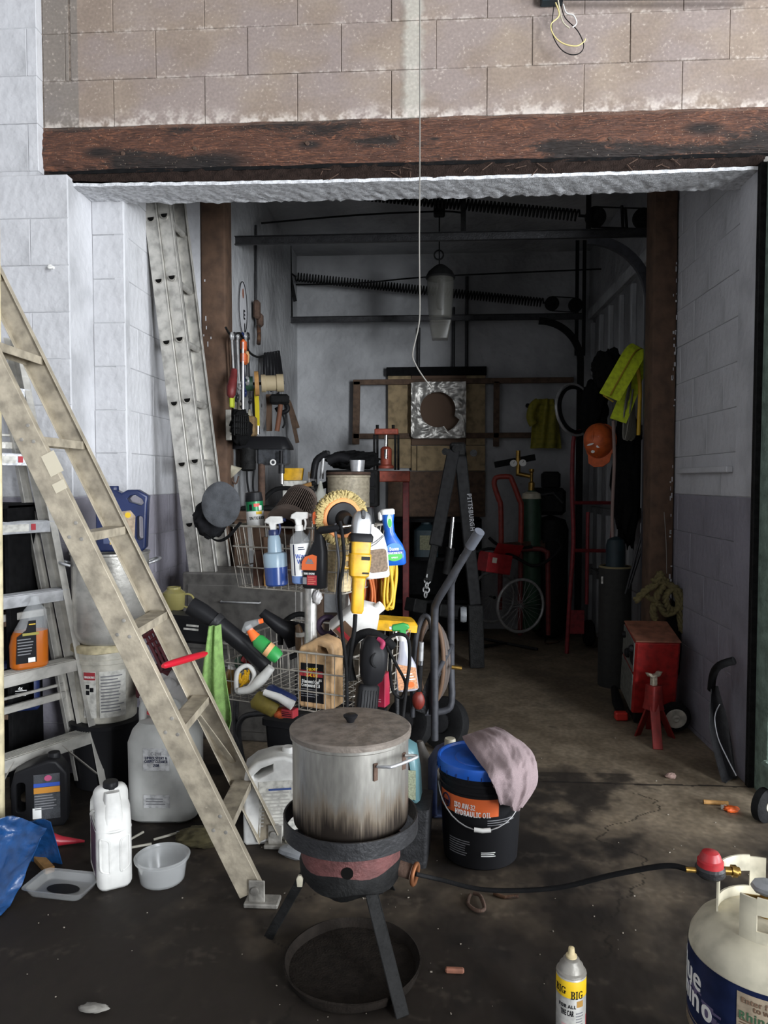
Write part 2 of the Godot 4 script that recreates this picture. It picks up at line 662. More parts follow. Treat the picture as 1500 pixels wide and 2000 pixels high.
# ---------- textures with shapes of their own ----------
func paint(w: int, h: int, f: Callable) -> ImageTexture:
	var d := PackedByteArray()
	d.resize(w * h * 3)
	var i := 0
	for y in h:
		for x in w:
			var c: Color = f.call(x, y)
			d[i] = int(clampf(c.r, 0, 1) * 255.0)
			d[i + 1] = int(clampf(c.g, 0, 1) * 255.0)
			d[i + 2] = int(clampf(c.b, 0, 1) * 255.0)
			i += 3
	return ImageTexture.create_from_image(Image.create_from_data(w, h, false, Image.FORMAT_RGB8, d))

func fnl(seed_: int, freq: float, oct := 4) -> FastNoiseLite:
	var n := FastNoiseLite.new()
	n.seed = seed_
	n.noise_type = FastNoiseLite.TYPE_SIMPLEX_SMOOTH
	n.frequency = freq
	n.fractal_octaves = oct
	return n

func laid(key: String, t: Texture2D, rough: float, nrm := "", nk := 1.0, nscale := 2.0) -> StandardMaterial3D:
	var m := StandardMaterial3D.new()
	m.resource_name = key
	m.albedo_texture = t
	m.texture_repeat = false
	m.roughness = rough
	if nrm:
		m.heightmap_enabled = true
		m.heightmap_texture = N[nrm]
		m.heightmap_scale = nk
		m.uv1_scale = Vector3.ONE
	M[key] = m
	return m

const LINTEL := Rect2(-1.8, 2.8, 3.6, 1.46)
const BEAM := Rect2(-1.75, 2.55, 3.5, 0.3)
const SLAB := Rect2(-2.6, -7.0, 5.2, 8.0)

func make_pictures() -> void:
	var n1 := fnl(1, 3.0, 5)
	var n2 := fnl(2, 14.0, 4)
	var n3 := fnl(3, 60.0, 3)
	var L := func(px: int, py: int) -> Color:
		var X := LINTEL.position.x + LINTEL.size.x * px / 1200.0
		var Y := LINTEL.position.y + LINTEL.size.y * py / 480.0
		var a := n1.get_noise_2d(X, Y)
		var b := n2.get_noise_2d(X, Y)
		var c := n3.get_noise_2d(X, Y)
		var col := hx("807166").lerp(hx("918274"), 0.5 + a * 0.8)
		col = col.lerp(hx("8b7f7c"), clampf(0.4 + 1.2 * n1.get_noise_2d(X * 0.6 + 9, Y), 0, 0.7))
		if X < -1.52:
			col = col.lerp(hx("6e6a66"), 0.6)
		var band := clampf(1.0 - absf(X + 0.075 + b * 0.02) / 0.055, 0, 1)
		col = col.lerp(hx("a9a59b"), clampf(band * 1.5, 0, 0.85))
		var salt := clampf(1.0 - (Y - 2.815 + 0.03 * a) / (0.05 + 0.12 * maxf(0.0, a + 0.15)), 0, 1) * clampf(0.6 + b * 2.0 + c * 0.7, 0, 1)
		for j in [3.026, 3.226]:
			salt = maxf(salt, clampf(1.0 - absf(Y - j) / (0.012 + 0.02 * maxf(0, a)), 0, 1) * clampf(0.02 + b * 1.8 + c * 0.8, 0, 0.55))
		col = col.lerp(hx("c9c0b8"), clampf(salt, 0, 0.9))
		if c + b * 0.5 > 0.6:
			col = col.lerp(hx("b5aa9f"), 0.5)
		return col * (1.0 + c * 0.08)
	var lm := laid("lintel_block", paint(1200, 480, L), 0.85)
	var w1 := fnl(11, 1.0, 5)
	var W := func(px: int, py: int) -> Color:
		var X := BEAM.position.x + BEAM.size.x * px / 1400.0
		var Y := BEAM.position.y + BEAM.size.y * py / 120.0
		var warp := w1.get_noise_2d(X * 2.0, Y * 6.0) * 0.05
		var gr := w1.get_noise_2d(X * 2.5, (Y + warp) * 90.0)
		var fine := w1.get_noise_2d(X * 8.0 + 7, (Y + warp) * 300.0)
		var ch := w1.get_noise_2d(X * 1.6 + 3, Y * 7.0 + 3)
		var col := hx("5e3c2c").lerp(hx("84553d"), clampf(0.5 + gr * 1.3, 0, 1))
		col = col.lerp(hx("3a2722"), clampf(0.5 + fine * 1.2, 0, 0.6))
		var low := clampf((2.75 - Y) / 0.09, 0, 1)
		var char := clampf(ch * 3.0 + low * 0.9 - 0.55 + fine * 0.6 + clampf(X - 0.75, 0, 0.5) * (1.4 if Y < 2.78 else 0.2), 0, 0.92)
		col = col.lerp(hx("201a18"), char)
		if Y > 2.81:
			col = col.lerp(hx("7a6a5f"), 0.35)
		for kx in [[-1.42, 2.71, 0.07], [-0.51, 2.72, 0.05], [-0.9, 2.66, 0.12], [0.02, 2.73, 0.02], [1.12, 2.74, 0.08]]:
			var d := Vector2((X - kx[0]) * 0.6, (Y - kx[1]) * 1.8).length() + fine * 0.012
			col = col.lerp(hx("191413"), clampf(1.3 - d / (kx[2] * 0.6), 0, 0.85))
		if n3.get_noise_2d(X * 3.0, Y * 3.0) > 0.62:
			col = hx("b5a48f")
		return col
	laid("beam_wood", paint(1400, 120, W), 0.8)
	var f1 := fnl(31, 0.9, 5)
	var f2 := fnl(32, 4.0, 5)
	var f3 := fnl(33, 30.0, 3)
	var G := func(px: int, py: int) -> Color:
		var X := SLAB.position.x + SLAB.size.x * px / 900.0
		var Z := SLAB.position.y + SLAB.size.y * py / 1100.0
		var D := -Z
		var a := f1.get_noise_2d(X, D)
		var b := f2.get_noise_2d(X, D)
		var c := f3.get_noise_2d(X, D)
		var col := hx("6f6353").lerp(hx("857866"), clampf(0.5 + b * 1.4, 0, 1))
		col = col * (1.0 + c * 0.16)
		# oil-soaked apron in front of the threshold, worn paler towards the walking line
		var apron := clampf((3.5 - D) / 1.0 + a * 1.1 + b * 0.5 - clampf(0.8 - absf(X - 0.55), 0, 0.6) * 0.7, 0, 1)
		col = col.lerp(hx("211c18"), apron * 0.95)
		var pool := clampf((a + b * 0.6 - 0.12) * 4.0, 0, 1) * (0.6 if D < 3.3 else 0.25)
		col = col.lerp(hx("181513"), pool)
		# pale scuffs
		var sc := clampf((f2.get_noise_2d(X * 0.7 + 20, D * 2.0) + c * 0.4 - 0.38) * 5.0, 0, 1)
		col = col.lerp(hx("8a7f6f"), sc * 0.16)
		# threshold joint and cracks
		if absf(D - 3.19 + b * 0.012) < 0.006:
			col = col.lerp(hx("1a1715"), 0.75)
		var crack := absf(X - 0.45 + 0.5 * f1.get_noise_2d(D * 1.4, 5.0) - 0.35 * (D - 2.0))
		if D < 3.1 and crack < 0.003 + 0.002 * b:
			col = col.lerp(hx("16130f"), 0.7)
		if absf(X + 0.35 + 0.2 * f1.get_noise_2d(D * 2.0, 15.0) + 0.15 * (D - 2.0)) < 0.0025 and D < 2.3:
			col = col.lerp(hx("16130f"), 0.7)
		return col
	laid("floor_slab", paint(900, 1100, G), 0.68)
	M.floor_slab.metallic_specular = 0.35
	M.floor_slab.heightmap_enabled = true
	M.floor_slab.heightmap_texture = noise_tex(FastNoiseLite.TYPE_SIMPLEX_SMOOTH, 0.05, 5, 41, 0.0, [], 1024)
	M.floor_slab.heightmap_scale = 0.25
	M.lintel_block.heightmap_enabled = true
	M.lintel_block.heightmap_texture = noise_tex(FastNoiseLite.TYPE_SIMPLEX_SMOOTH, 0.04, 5, 42, 0.0, [], 1024)
	M.lintel_block.heightmap_scale = 0.2
	M.beam_wood.heightmap_enabled = true
	M.beam_wood.heightmap_texture = M.lintel_block.heightmap_texture
	M.beam_wood.heightmap_scale = 0.8

# ---------- setting ----------
func structure(called: String, label: String, cat: String) -> Node3D:
	return T(called, label, cat, Vector3(), 0.0, "", "structure")

# blocks on a flat wall: o is a lower corner, u the direction of the courses, n the way the face looks
var block_mesh := {}
func blocks(parent: Node3D, o: Vector3, u: Vector3, n: Vector3, length: float, y0: float, y1: float, m: Material, phase := 0.0, dado := -1.0, m2: Material = null, joint := 0.0016, bev := 0.0022, thick := 0.05) -> void:
	var k0 := int(floor((y0 - 0.026) / 0.2 + 0.001))
	var k1 := int(ceil((y1 - 0.026) / 0.2 - 0.001))
	for k in range(k0, k1):
		var a := maxf(y0, 0.026 + k * 0.2)
		var b := minf(y1, 0.226 + k * 0.2)
		if b - a < 0.02:
			continue
		var s := -fposmod(phase + (0.2 if k % 2 else 0.0), 0.4)
		while s < length - 0.01:
			var x0 := maxf(0.0, s)
			var x1 := minf(length, s + 0.4)
			s += 0.4
			if x1 - x0 < 0.02:
				continue
			var key := "%.3f/%.3f/%.3f/%s" % [x1 - x0, b - a, joint, rng.randi() % 2]
			if not block_mesh.has(key):
				var q := MB.new()
				q.box(Vector3(0, 0, -thick / 2), Vector3(x1 - x0 - joint, b - a - joint, thick), bev)
				block_mesh[key] = q.done()
			var w := part("block", block_mesh[key], m2 if dado > 0.0 and b <= dado + 0.01 else m, parent)
			w.transform = Transform3D(Basis(u, Vector3.UP, u.cross(Vector3.UP)), o + u * (x0 + x1) / 2 + Vector3(0, (a + b) / 2 - o.y, 0) + n * rng.randf_range(-0.0015, 0.0015))

func slab(parent: Node3D, called: String, lo: Vector3, hi: Vector3, m: Material, bev := 0.0) -> MeshInstance3D:
	var q := MB.new()
	var a := Vector3(minf(lo.x, hi.x), minf(lo.y, hi.y), minf(lo.z, hi.z))
	var b := Vector3(maxf(lo.x, hi.x), maxf(lo.y, hi.y), maxf(lo.z, hi.z))
	q.box((a + b) / 2, b - a, bev)
	return part(called, q, m, parent)

func ragged(b: MB, x0: float, x1: float, y: float, d0: float, d1: float, amp: float, seed_: int, thick: float) -> void:
	var nz := fnl(seed_, 9.0, 4)
	var rows := []
	for i in 9:
		var r := PackedVector3Array()
		var t := i / 8.0
		for j in 161:
			var X := lerpf(x0, x1, j / 160.0)
			var e := amp * nz.get_noise_2d(X * 2.2, t * 0.8)
			var sag := -0.012 * (1.0 - pow((X + 0.1) / 1.5, 2.0))
			r.append(Vector3(X, y + sag + e * (0.4 + t), -(lerpf(d0, d1, t) + (absf(nz.get_noise_2d(X * 3.0, 5.0)) * 0.02 if i == 8 else 0.0))))
		rows.append(r)
	rows.reverse()
	b.sheet(rows, -thick)

func build_setting() -> void:
	var fl := MB.new()
	fl.plan = 2
	fl.pu = SLAB
	fl.box(Vector3(1.9, -0.06, -0.75), Vector3(8.6, 0.12, 11.9), 0.0)
	one("floor", fl, M.floor_slab, "oil stained bare concrete floor of the garage bay", "floor", Vector3(), "", "structure")
	# the lintel wall above the opening
	var wf := structure("wall_front", "bare brown concrete block wall above the timber beam", "wall")
	slab(wf, "mortar_bed", Vector3(-2.2, 2.826, -3.2045), Vector3(6.1, 4.25, -3.4), M.mortar)
	for k in 7:
		var y := 2.826 + 0.2 * k
		var first := P([222, 305][k % 2], 200, 3.2).x - 0.4 * 5
		for j in 26:
			var a := maxf(-1.675, first + 0.4 * j)
			var b := minf(6.0, first + 0.4 * j + 0.4)
			if k > 0 and a < -1.555 and b > -1.555:
				part("block", lintel_piece(a, -1.559, y), M.lintel_block, wf)
				a = -1.551
			if b - a < 0.03 or a > 5.98:
				continue
			part("block", lintel_piece(a, b, y), M.lintel_block, wf)
	# beam
	var bm := structure("lintel_beam", "charred reddish timber beam spanning the garage opening", "beam")
	var q := MB.new()
	q.plan = 1
	q.pu = BEAM
	var nz := fnl(77, 5.0, 4)
	var rows := []
	for i in 15:
		var r := PackedVector3Array()
		var t := i / 14.0
		for j in 141:
			var X := -1.705 + 3.2 * j / 140.0
			var y := 2.625 + 0.2 * t
			var bulge := 0.012 * sin(t * PI) + 0.012 * nz.get_noise_2d(X * 0.6, y * 8.0)
			if t < 0.14:
				bulge -= 0.015
			r.append(Vector3(X, y + 0.006 * nz.get_noise_2d(X, 9.0) * (1 if i == 0 or i == 14 else 0), -3.195 + bulge))
		rows.append(r)
	q.grid(rows)
	part("face", q, M.beam_wood, bm)
	slab(bm, "core", Vector3(-1.7, 2.63, -3.2), Vector3(1.49, 2.82, -3.39), M.black_matte)
	q = MB.new()
	for i in 9:
		var r := PackedVector3Array()
	rows = []
	for i in 7:
		var r := PackedVector3Array()
		var t := i / 6.0
		for j in 141:
			var X := -1.69 + 3.1 * j / 140.0
			var sag := -0.02 * (1.0 - pow(X / 1.6, 2.0)) - 0.012 * maxf(0.0, nz.get_noise_2d(X * 1.5, 3.0))
			r.append(Vector3(X, lerpf(2.6 + sag, 2.64, t), -3.202 + 0.012 * nz.get_noise_2d(X * 3.0, t * 3.0)))
		rows.append(r)
	q.grid(rows)
	part("rotten_edge", q, mat("charred", hx("2b211d"), 0.85, 0, "dirty", 4.0, "bump", 1.0), bm)
	q = MB.new()
	for i in 26:
		var X := rng.randf_range(-0.5, 1.2)
		var a := Vector3(X, 2.6 + rng.randf() * 0.03, -3.192)
		q.bar(a, a + Vector3(rng.randf_range(-0.05, 0.05), rng.randf_range(-0.035, 0.0), 0.006), 0.004, 0.002)
	part("splinter", q, M.rust_brown, bm).set_meta("kind", "stuff")
	for s in [[775, 268], [240, 300], [380, 290], [600, 280], [1190, 270]]:
		q = MB.new(Transform3D(Basis(Vector3.RIGHT, PI / 2), P(s[0], s[1], 3.184)))
		q.lathe([Vector2(0, 0.006), Vector2(0.008, 0.005), Vector2(0.01, 0.0), Vector2(0.01, -0.01)].map(func(v): return Vector2(v.x, v.y)), 10)
		part("bolt_head", q, M.rust_brown, bm)
	# plastered underside
	var so := structure("trim_1", "flaking white painted plaster soffit under the beam", "soffit")
	q = MB.new()
	ragged(q, -1.55, 1.36, 2.592, 3.2, 3.4, 0.009, 8, 0.014)
	part("plaster", q, M.plaster, so)
	slab(so, "backing", Vector3(-1.55, 2.63, -3.39), Vector3(1.36, 2.83, -3.42), M.bay_grey)
	# bay ceiling closes the gap above the soffit
	# white wall left of the opening
	var wl := structure("wall_front_left", "white painted block wall left of the opening", "wall")
	slab(wl, "core", Vector3(-2.2, 0, -3.154), Vector3(-1.57, 2.605, -3.4), M.white_block)
	slab(wl, "core", Vector3(-2.2, 2.605, -3.154), Vector3(-1.68, 4.22, -3.4), M.white_block)
	blocks(wl, Vector3(-2.2, 0, -3.15), Vector3.RIGHT, Vector3.BACK, 0.525, 2.626, 4.22, M.white_block, 0.12)
	blocks(wl, Vector3(-2.2, 0, -3.15), Vector3.RIGHT, Vector3.BACK, 0.65, 0.0, 2.61, M.white_block, 0.12, 1.226, M.grey_block)
	# left jamb: bright reveal, pier, inner left wall
	var jl := structure("wall_left", "white over grey painted block wall behind the extension ladder", "wall")
	slab(jl, "reveal", Vector3(-1.55, 1.226, -3.152), Vector3(-1.6, 2.6, -3.4), M.white_block, 0.006)
	slab(jl, "reveal", Vector3(-1.55, 0, -3.152), Vector3(-1.6, 1.226, -3.4), M.grey_block, 0.006)
	slab(jl, "core", Vector3(-1.56, 0, -3.3785), Vector3(-1.4035, 3.3, -4.3), M.bay_white)
	blocks(jl, Vector3(-1.55, 0, -3.375), Vector3.RIGHT, Vector3.BACK, 0.15, 0.0, 3.25, M.white_block, 0.0, 1.226, M.grey_block, 0.003)
	blocks(jl, Vector3(-1.4, 0, -3.42), Vector3(0, 0, -1), Vector3.RIGHT, 0.78, 0.0, 3.25, M.white_block, 0.1, 1.226, M.grey_block)
	slab(jl, "corner_strip", Vector3(-1.398, 1.226, -3.377), Vector3(-1.45, 3.25, -3.43), M.white_block, 0.004)
	slab(jl, "corner_strip", Vector3(-1.398, 0, -3.377), Vector3(-1.45, 1.226, -3.43), M.grey_block, 0.004)
	slab(jl, "return_wall", Vector3(-1.4, 1.226, -4.2), Vector3(-1.3, 3.3, -4.34), M.white_block)
	slab(jl, "return_wall", Vector3(-1.4, 0, -4.2), Vector3(-1.3, 1.226, -4.34), M.grey_block)
	# right jamb
	var jr := structure("wall_right", "white over grey painted block wall of the right jamb", "wall")
	slab(jr, "reveal", Vector3(1.352, 1.226, -3.2), Vector3(1.5, 2.6, -3.385), M.white_block, 0.006)
	slab(jr, "reveal", Vector3(1.352, 0, -3.2), Vector3(1.5, 1.226, -3.385), M.grey_block, 0.006)
	slab(jr, "core", Vector3(1.3635, 0, -3.38), Vector3(1.5, 3.3, -4.4), M.bay_grey)
	blocks(jr, Vector3(1.36, 0, -4.3), Vector3(0, 0, 1), Vector3.LEFT, 0.92, 0.0, 3.25, M.white_block, 0.05, 1.226, M.grey_block)
	slab(jr, "ledge", Vector3(1.36, 1.335, -3.42), Vector3(1.33, 1.365, -4.1), M.white_block, 0.004)
	# front wall right of the opening, only its edge is in view
	slab(jr, "front_face", Vector3(1.37, 0, -3.2), Vector3(6.1, 2.83, -3.4), M.room)
	# posts of the second frame
	for s in [["timber_post", -1.3, -1.157, "weathered timber post on the left behind the extension ladder"], ["timber_post", 1.222, 1.352, "weathered timber post on the right beside the yellow strap"]]:
		var po := MB.new()
		po.loft([[0.0, (s[2] - s[1]) / 2, 0.075, 0.012, (s[1] + s[2]) / 2, -4.275], [1.0, (s[2] - s[1]) / 2, 0.075, 0.012, (s[1] + s[2]) / 2 + 0.004, -4.275], [3.25, (s[2] - s[1]) / 2, 0.075, 0.012, (s[1] + s[2]) / 2, -4.275]], 2)
		var pn := T(s[0], s[3], "post", Vector3((s[1] + s[2]) / 2, 0, -4.275), 0, "", "structure")
		part("timber", loc2(po, pn), M.post_wood, pn, true)
		if s[1] > 0:
			var fl2 := MB.new()
			for i in 40:
				var y := rng.randf_range(0.4, 2.7)
				fl2.box(Vector3(1.352 - rng.randf() * 0.02, y, -4.199), Vector3(rng.randf_range(0.002, 0.01), rng.randf_range(0.006, 0.03), 0.002), 0)
			var fp := part("paint_flake", fl2, M.white_block, pn, true)
			fp.set_meta("kind", "stuff")
		else:
			var fl3 := MB.new()
			for s3 in [[400, 548], [402, 622], [398, 655], [406, 672], [412, 660], [403, 640]]:
				fl3.box(P(s3[0], s3[1], 4.198), Vector3(rng.randf_range(0.003, 0.008), rng.randf_range(0.01, 0.03), 0.003), 0)
			part("paint_flake", fl3, M.white_block, pn, true).set_meta("kind", "stuff")
	# green post at the frame edge and its dark gap
	var gp := T("green_post", "chipped green painted post beside the right jamb", "post", Vector3(1.44, 0, -3.13), 0, "", "structure")
	q = WB(gp)
	q.loft([[0, 0.062, 0.07, 0.01, 1.437, -3.13], [1.3, 0.062, 0.07, 0.01, 1.434, -3.13], [2.6, 0.062, 0.07, 0.01, 1.437, -3.13]], 2)
	part("timber", q, M.green_paint, gp)
	q = WB(gp)
	q.box(Vector3(1.363, 1.3, -3.19), Vector3(0.03, 2.6, 0.03), 0.003)
	part("door_stop", q, M.black_iron, gp)
	# bay shell
	var wlb := structure("wall_left_bay", "dim white side wall hung with tools", "wall")
	slab(wlb, "plaster", Vector3(-1.155, 0, -4.345), Vector3(-1.4, 3.35, -6.6), M.bay_white)
	var wb := structure("wall_back", "dim white painted back wall of the bay", "wall")
	slab(wb, "plaster", Vector3(-1.4, 0, -6.5), Vector3(1.6, 3.35, -6.7), M.bay_white)
	var wc := structure("ceiling", "dark low ceiling over the garage bay", "ceiling")
	slab(wc, "plaster", Vector3(-1.6, 3.25, -3.4), Vector3(1.6, 3.4, -6.7), M.bay_white)
	# the closed side door: panels and stiles
	var dr := structure("door_1", "closed panelled overhead door forming the right side of the bay", "door")
	slab(dr, "sheet", Vector3(1.4, 0, -4.35), Vector3(1.5, 3.3, -6.6), M.bay_grey)
	for k in 5:
		slab(dr, "panel", Vector3(1.385, 0.02 + k * 0.53, -4.38), Vector3(1.41, 0.545 + k * 0.53, -6.45), M.bay_grey, 0.006)
		for j in 7:
			slab(dr, "stile", Vector3(1.352, 0.06 + k * 0.53, -4.5 - j * 0.31), Vector3(1.386, 0.5 + k * 0.53, -4.54 - j * 0.31), M.bay_white, 0.004)
	slab(dr, "rail", Vector3(1.34, 2.66, -4.36), Vector3(1.4, 2.74, -6.45), M.bay_white, 0.006)
	slab(dr, "header", Vector3(1.36, 2.74, -4.36), Vector3(1.45, 3.3, -6.5), M.bay_grey)
	# the front room round the photographer; daylight comes through a side doorway and a rear doorway
	var rs := structure("wall_side_left", "plain left side wall of the front workshop", "wall")
	slab(rs, "plaster", Vector3(-2.2, 0, 5.2), Vector3(-2.35, 4.2, -3.4), M.white_block)
	rs = structure("wall_side_right", "right side wall of the front workshop around its vehicle doorway", "wall")
	slab(rs, "pier", Vector3(6.0, 0, -3.4), Vector3(6.2, 4.2, SIDE0), M.room)
	slab(rs, "pier", Vector3(6.0, 0, SIDE1), Vector3(6.2, 4.2, 5.2), M.room)
	slab(rs, "header", Vector3(6.0, DOORH, SIDE0), Vector3(6.2, 4.2, SIDE1), M.room)
	rs = structure("wall_rear", "rear workshop wall around the open doorway", "wall")
	slab(rs, "pier", Vector3(-2.35, 0, 5.0), Vector3(REAR0, 4.2, 5.2), M.white_block)
	slab(rs, "pier", Vector3(REAR1, 0, 5.0), Vector3(6.2, 4.2, 5.2), M.room)
	slab(rs, "header", Vector3(REAR0, DOORH, 5.0), Vector3(REAR1, 4.2, 5.2), M.room)
	rs = structure("ceiling_front", "ceiling of the front workshop", "ceiling")
	slab(rs, "plaster", Vector3(-2.35, 4.2, 5.2), Vector3(6.2, 4.35, -3.4), M.room_dark)

const SIDE0 := -2.2
const SIDE1 := 1.4
const REAR0 := 4.0
const REAR1 := 5.9
const DOORH := 3.4

func lintel_piece(a: float, b: float, y: float) -> ArrayMesh:
	var q := MB.new()
	q.plan = 1
	q.pu = LINTEL
	q.box(Vector3((a + b) / 2, y + 0.1, -3.225 + rng.randf_range(-0.002, 0.002)), Vector3(b - a - 0.0025, 0.1975, 0.05), 0.002)
	return q.done()

func loc2(b: MB, _o: Node3D) -> MB:
	return b

func _ready() -> void:
	rng.seed = 7
	var yaw := atan(88.0 / F * cos(atan(62.0 / F)))
	cb = Basis.from_euler(Vector3(-atan(62.0 / F), yaw, 0))
	var cam := Camera3D.new()
	cam.name = "camera"
	cam.fov = rad_to_deg(2 * atan(1000.0 / F))
	cam.transform = Transform3D(cb, EYE)
	cam.near = 0.05
	cam.current = true
	add_child(cam)
	var env := Environment.new()
	env.background_mode = Environment.BG_SKY
	var sky := Sky.new()
	var ps := ProceduralSkyMaterial.new()
	ps.sky_top_color = Color(0.62, 0.72, 0.9)
	ps.sky_horizon_color = Color(0.85, 0.9, 0.97)
	ps.ground_bottom_color = Color(0.3, 0.29, 0.28)
	ps.ground_horizon_color = Color(0.5, 0.5, 0.5)
	ps.sun_angle_max = 0.0
	sky.sky_material = ps
	env.sky = sky
	env.background_energy_multiplier = 0.8
	env.tonemap_mode = Environment.TONE_MAPPER_LINEAR
	env.tonemap_exposure = 1.0
	env.sdfgi_enabled = true
	env.ssao_enabled = true
	env.ssil_enabled = true
	var we := WorldEnvironment.new()
	we.name = "world_environment"
	we.environment = env
	add_child(we)
	# daylight through the two open doorways of the front workshop
	for d in [["side_daylight", Vector3(5.98, DOORH / 2, (SIDE0 + SIDE1) / 2), SIDE1 - SIDE0, PI / 2, 64.0], ["rear_daylight", Vector3((REAR0 + REAR1) / 2, DOORH / 2, 4.98), REAR1 - REAR0, 0.0, 110.0]]:
		var al := AreaLight3D.new()
		al.name = d[0]
		al.area_size = Vector2(d[2], DOORH - 0.05)
		al.area_normalize_energy = true
		al.light_energy = d[4]
		al.light_color = Color(0.96, 0.98, 1.0)
		al.area_range = 30.0
		al.shadow_enabled = true
		add_child(al)
		al.position = d[1]
		al.rotation.y = d[3]
	make_materials()
	make_pictures()
	build_setting()
	build_front()
	build_left()
	build_cart()
	build_bay()

# ---------- shared builders ----------
func vm(list: Array) -> Array:
	return list.map(func(v): return Vector2(v[0], v[1]))

func trigger_head(o: Node3D, y: float, m: Material, lever: Material, side := 1.0, k := 1.0) -> void:
	var b := MB.new(Transform3D(Basis.from_scale(Vector3.ONE * k), Vector3(0, y, 0)))
	var pl := vm([[-0.014, 0.0], [0.014, 0.0], [0.016, 0.03], [0.05, 0.034], [0.054, 0.052], [0.046, 0.066], [-0.01, 0.07], [-0.034, 0.058], [-0.04, 0.04], [-0.02, 0.032]])
	if side < 0:
		pl = pl.map(func(v): return Vector2(-v.x, v.y))
		pl.reverse()
	b.prism(pl, 0.026, 0.007)
	part("trigger_head", b, m, o)
	b = MB.new(Transform3D(Basis.from_scale(Vector3.ONE * k), Vector3(0, y, 0)))
	b.tube(smooth([Vector3(0.03 * side, 0.034, 0), Vector3(0.034 * side, 0.01, 0), Vector3(0.026 * side, -0.02, 0)], 4), 0.006, 6)
	part("lever", b, lever, o)
	b = MB.new(Transform3D(Basis.from_scale(Vector3.ONE * k), Vector3(0, y, 0)))
	b.tube([Vector3(0.05 * side, 0.05, 0), Vector3(0.064 * side, 0.049, 0)], 0.009, 10)
	part("nozzle", b, lever, o)

func cap_on(o: Node3D, y: float, r: float, h: float, m: Material, x := 0.0, called := "cap") -> void:
	var b := MB.new(Transform3D(Basis(), Vector3(x, y, 0)))
	b.lathe(vm([[0, 0], [r, 0], [r * 1.02, h * 0.15], [r, h * 0.85], [r * 0.9, h], [0, h]]), 20)
	part(called, b, m, o)

func bottle(o: Node3D, h: float, rx: float, rz: float, m: Material, capm: Material, neck := 0.014) -> void:
	var b := MB.new()
	b.loft([[0.0, rx * 0.9, rz * 0.9, rz * 0.5], [h * 0.02, rx, rz, rz * 0.6], [h * 0.62, rx, rz, rz * 0.6], [h * 0.76, rx * 0.75, rz * 0.85, rz * 0.6], [h * 0.86, neck, neck, neck], [h * 0.92, neck, neck, neck]])
	part("body", b, m, o)
	cap_on(o, h * 0.9, neck * 1.25, h * 0.1, capm)

# a jug with a grip hole, its outline in the xy plane
func jug(o: Node3D, outline: Array, holes: Array, depth: float, m: Material, bev := 0.02) -> MeshInstance3D:
	var b := MB.new()
	var hl := []
	for h in holes:
		var q: Array = vm(h)
		hl.append(q)
	b.prism(vm(outline), depth, bev, hl, 4)
	return part("body", b, m, o)

func rrect(x0: float, y0: float, x1: float, y1: float, r: float, cw := false, k := 3) -> Array:
	var out := []
	var cs := [[x1 - r, y1 - r, 0], [x0 + r, y1 - r, 1], [x0 + r, y0 + r, 2], [x1 - r, y0 + r, 3]]
	for c in cs:
		for i in k + 1:
			var a: float = (c[2] + float(i) / k) * PI / 2
			out.append([c[0] + cos(a) * r, c[1] + sin(a) * r])
	if cw:
		out.reverse()
	return out

func plate(o: Node3D, called: String, c: Vector3, w: float, h: float, m: Material, yaw := 0.0, roll := 0.0, pitch := 0.0) -> MeshInstance3D:
	var b := MB.new(X3(c, yaw, pitch, roll))
	b.box(Vector3(), Vector3(w, h, 0.0012), 0.0)
	return part(called, b, m, o)

func lines(o: Node3D, c: Vector3, w: float, h: float, n: int, m: Material, yaw := 0.0, roll := 0.0, pitch := 0.0) -> void:
	var b := MB.new(X3(c, yaw, pitch, roll))
	for i in n:
		var y := h / 2 - h * (i + 0.5) / n
		var ww := w * rng.randf_range(0.7, 1.0)
		b.box(Vector3((ww - w) / 2, y, 0.001), Vector3(ww, h / n * 0.35, 0.0008), 0)
	part("print_lines", b, m, o).set_meta("kind", "stuff")

func curve_lines(o: Node3D, r: float, a0: float, a1: float, y0: float, y1: float, n: int, m: Material) -> void:
	var b := MB.new()
	for i in n:
		var y := lerpf(y1, y0, (i + 0.5) / n)
		b.patch(r, a0, lerpf(a0, a1, rng.randf_range(0.7, 1.0)), y - (y1 - y0) / n * 0.2, y + (y1 - y0) / n * 0.2, 6)
	part("print_lines", b, m, o).set_meta("kind", "stuff")

func wires(b: MB, a: Vector3, c: Vector3, r := 0.0016) -> void:
	b.tube([a, c], r, 5, false, 1.0, false)

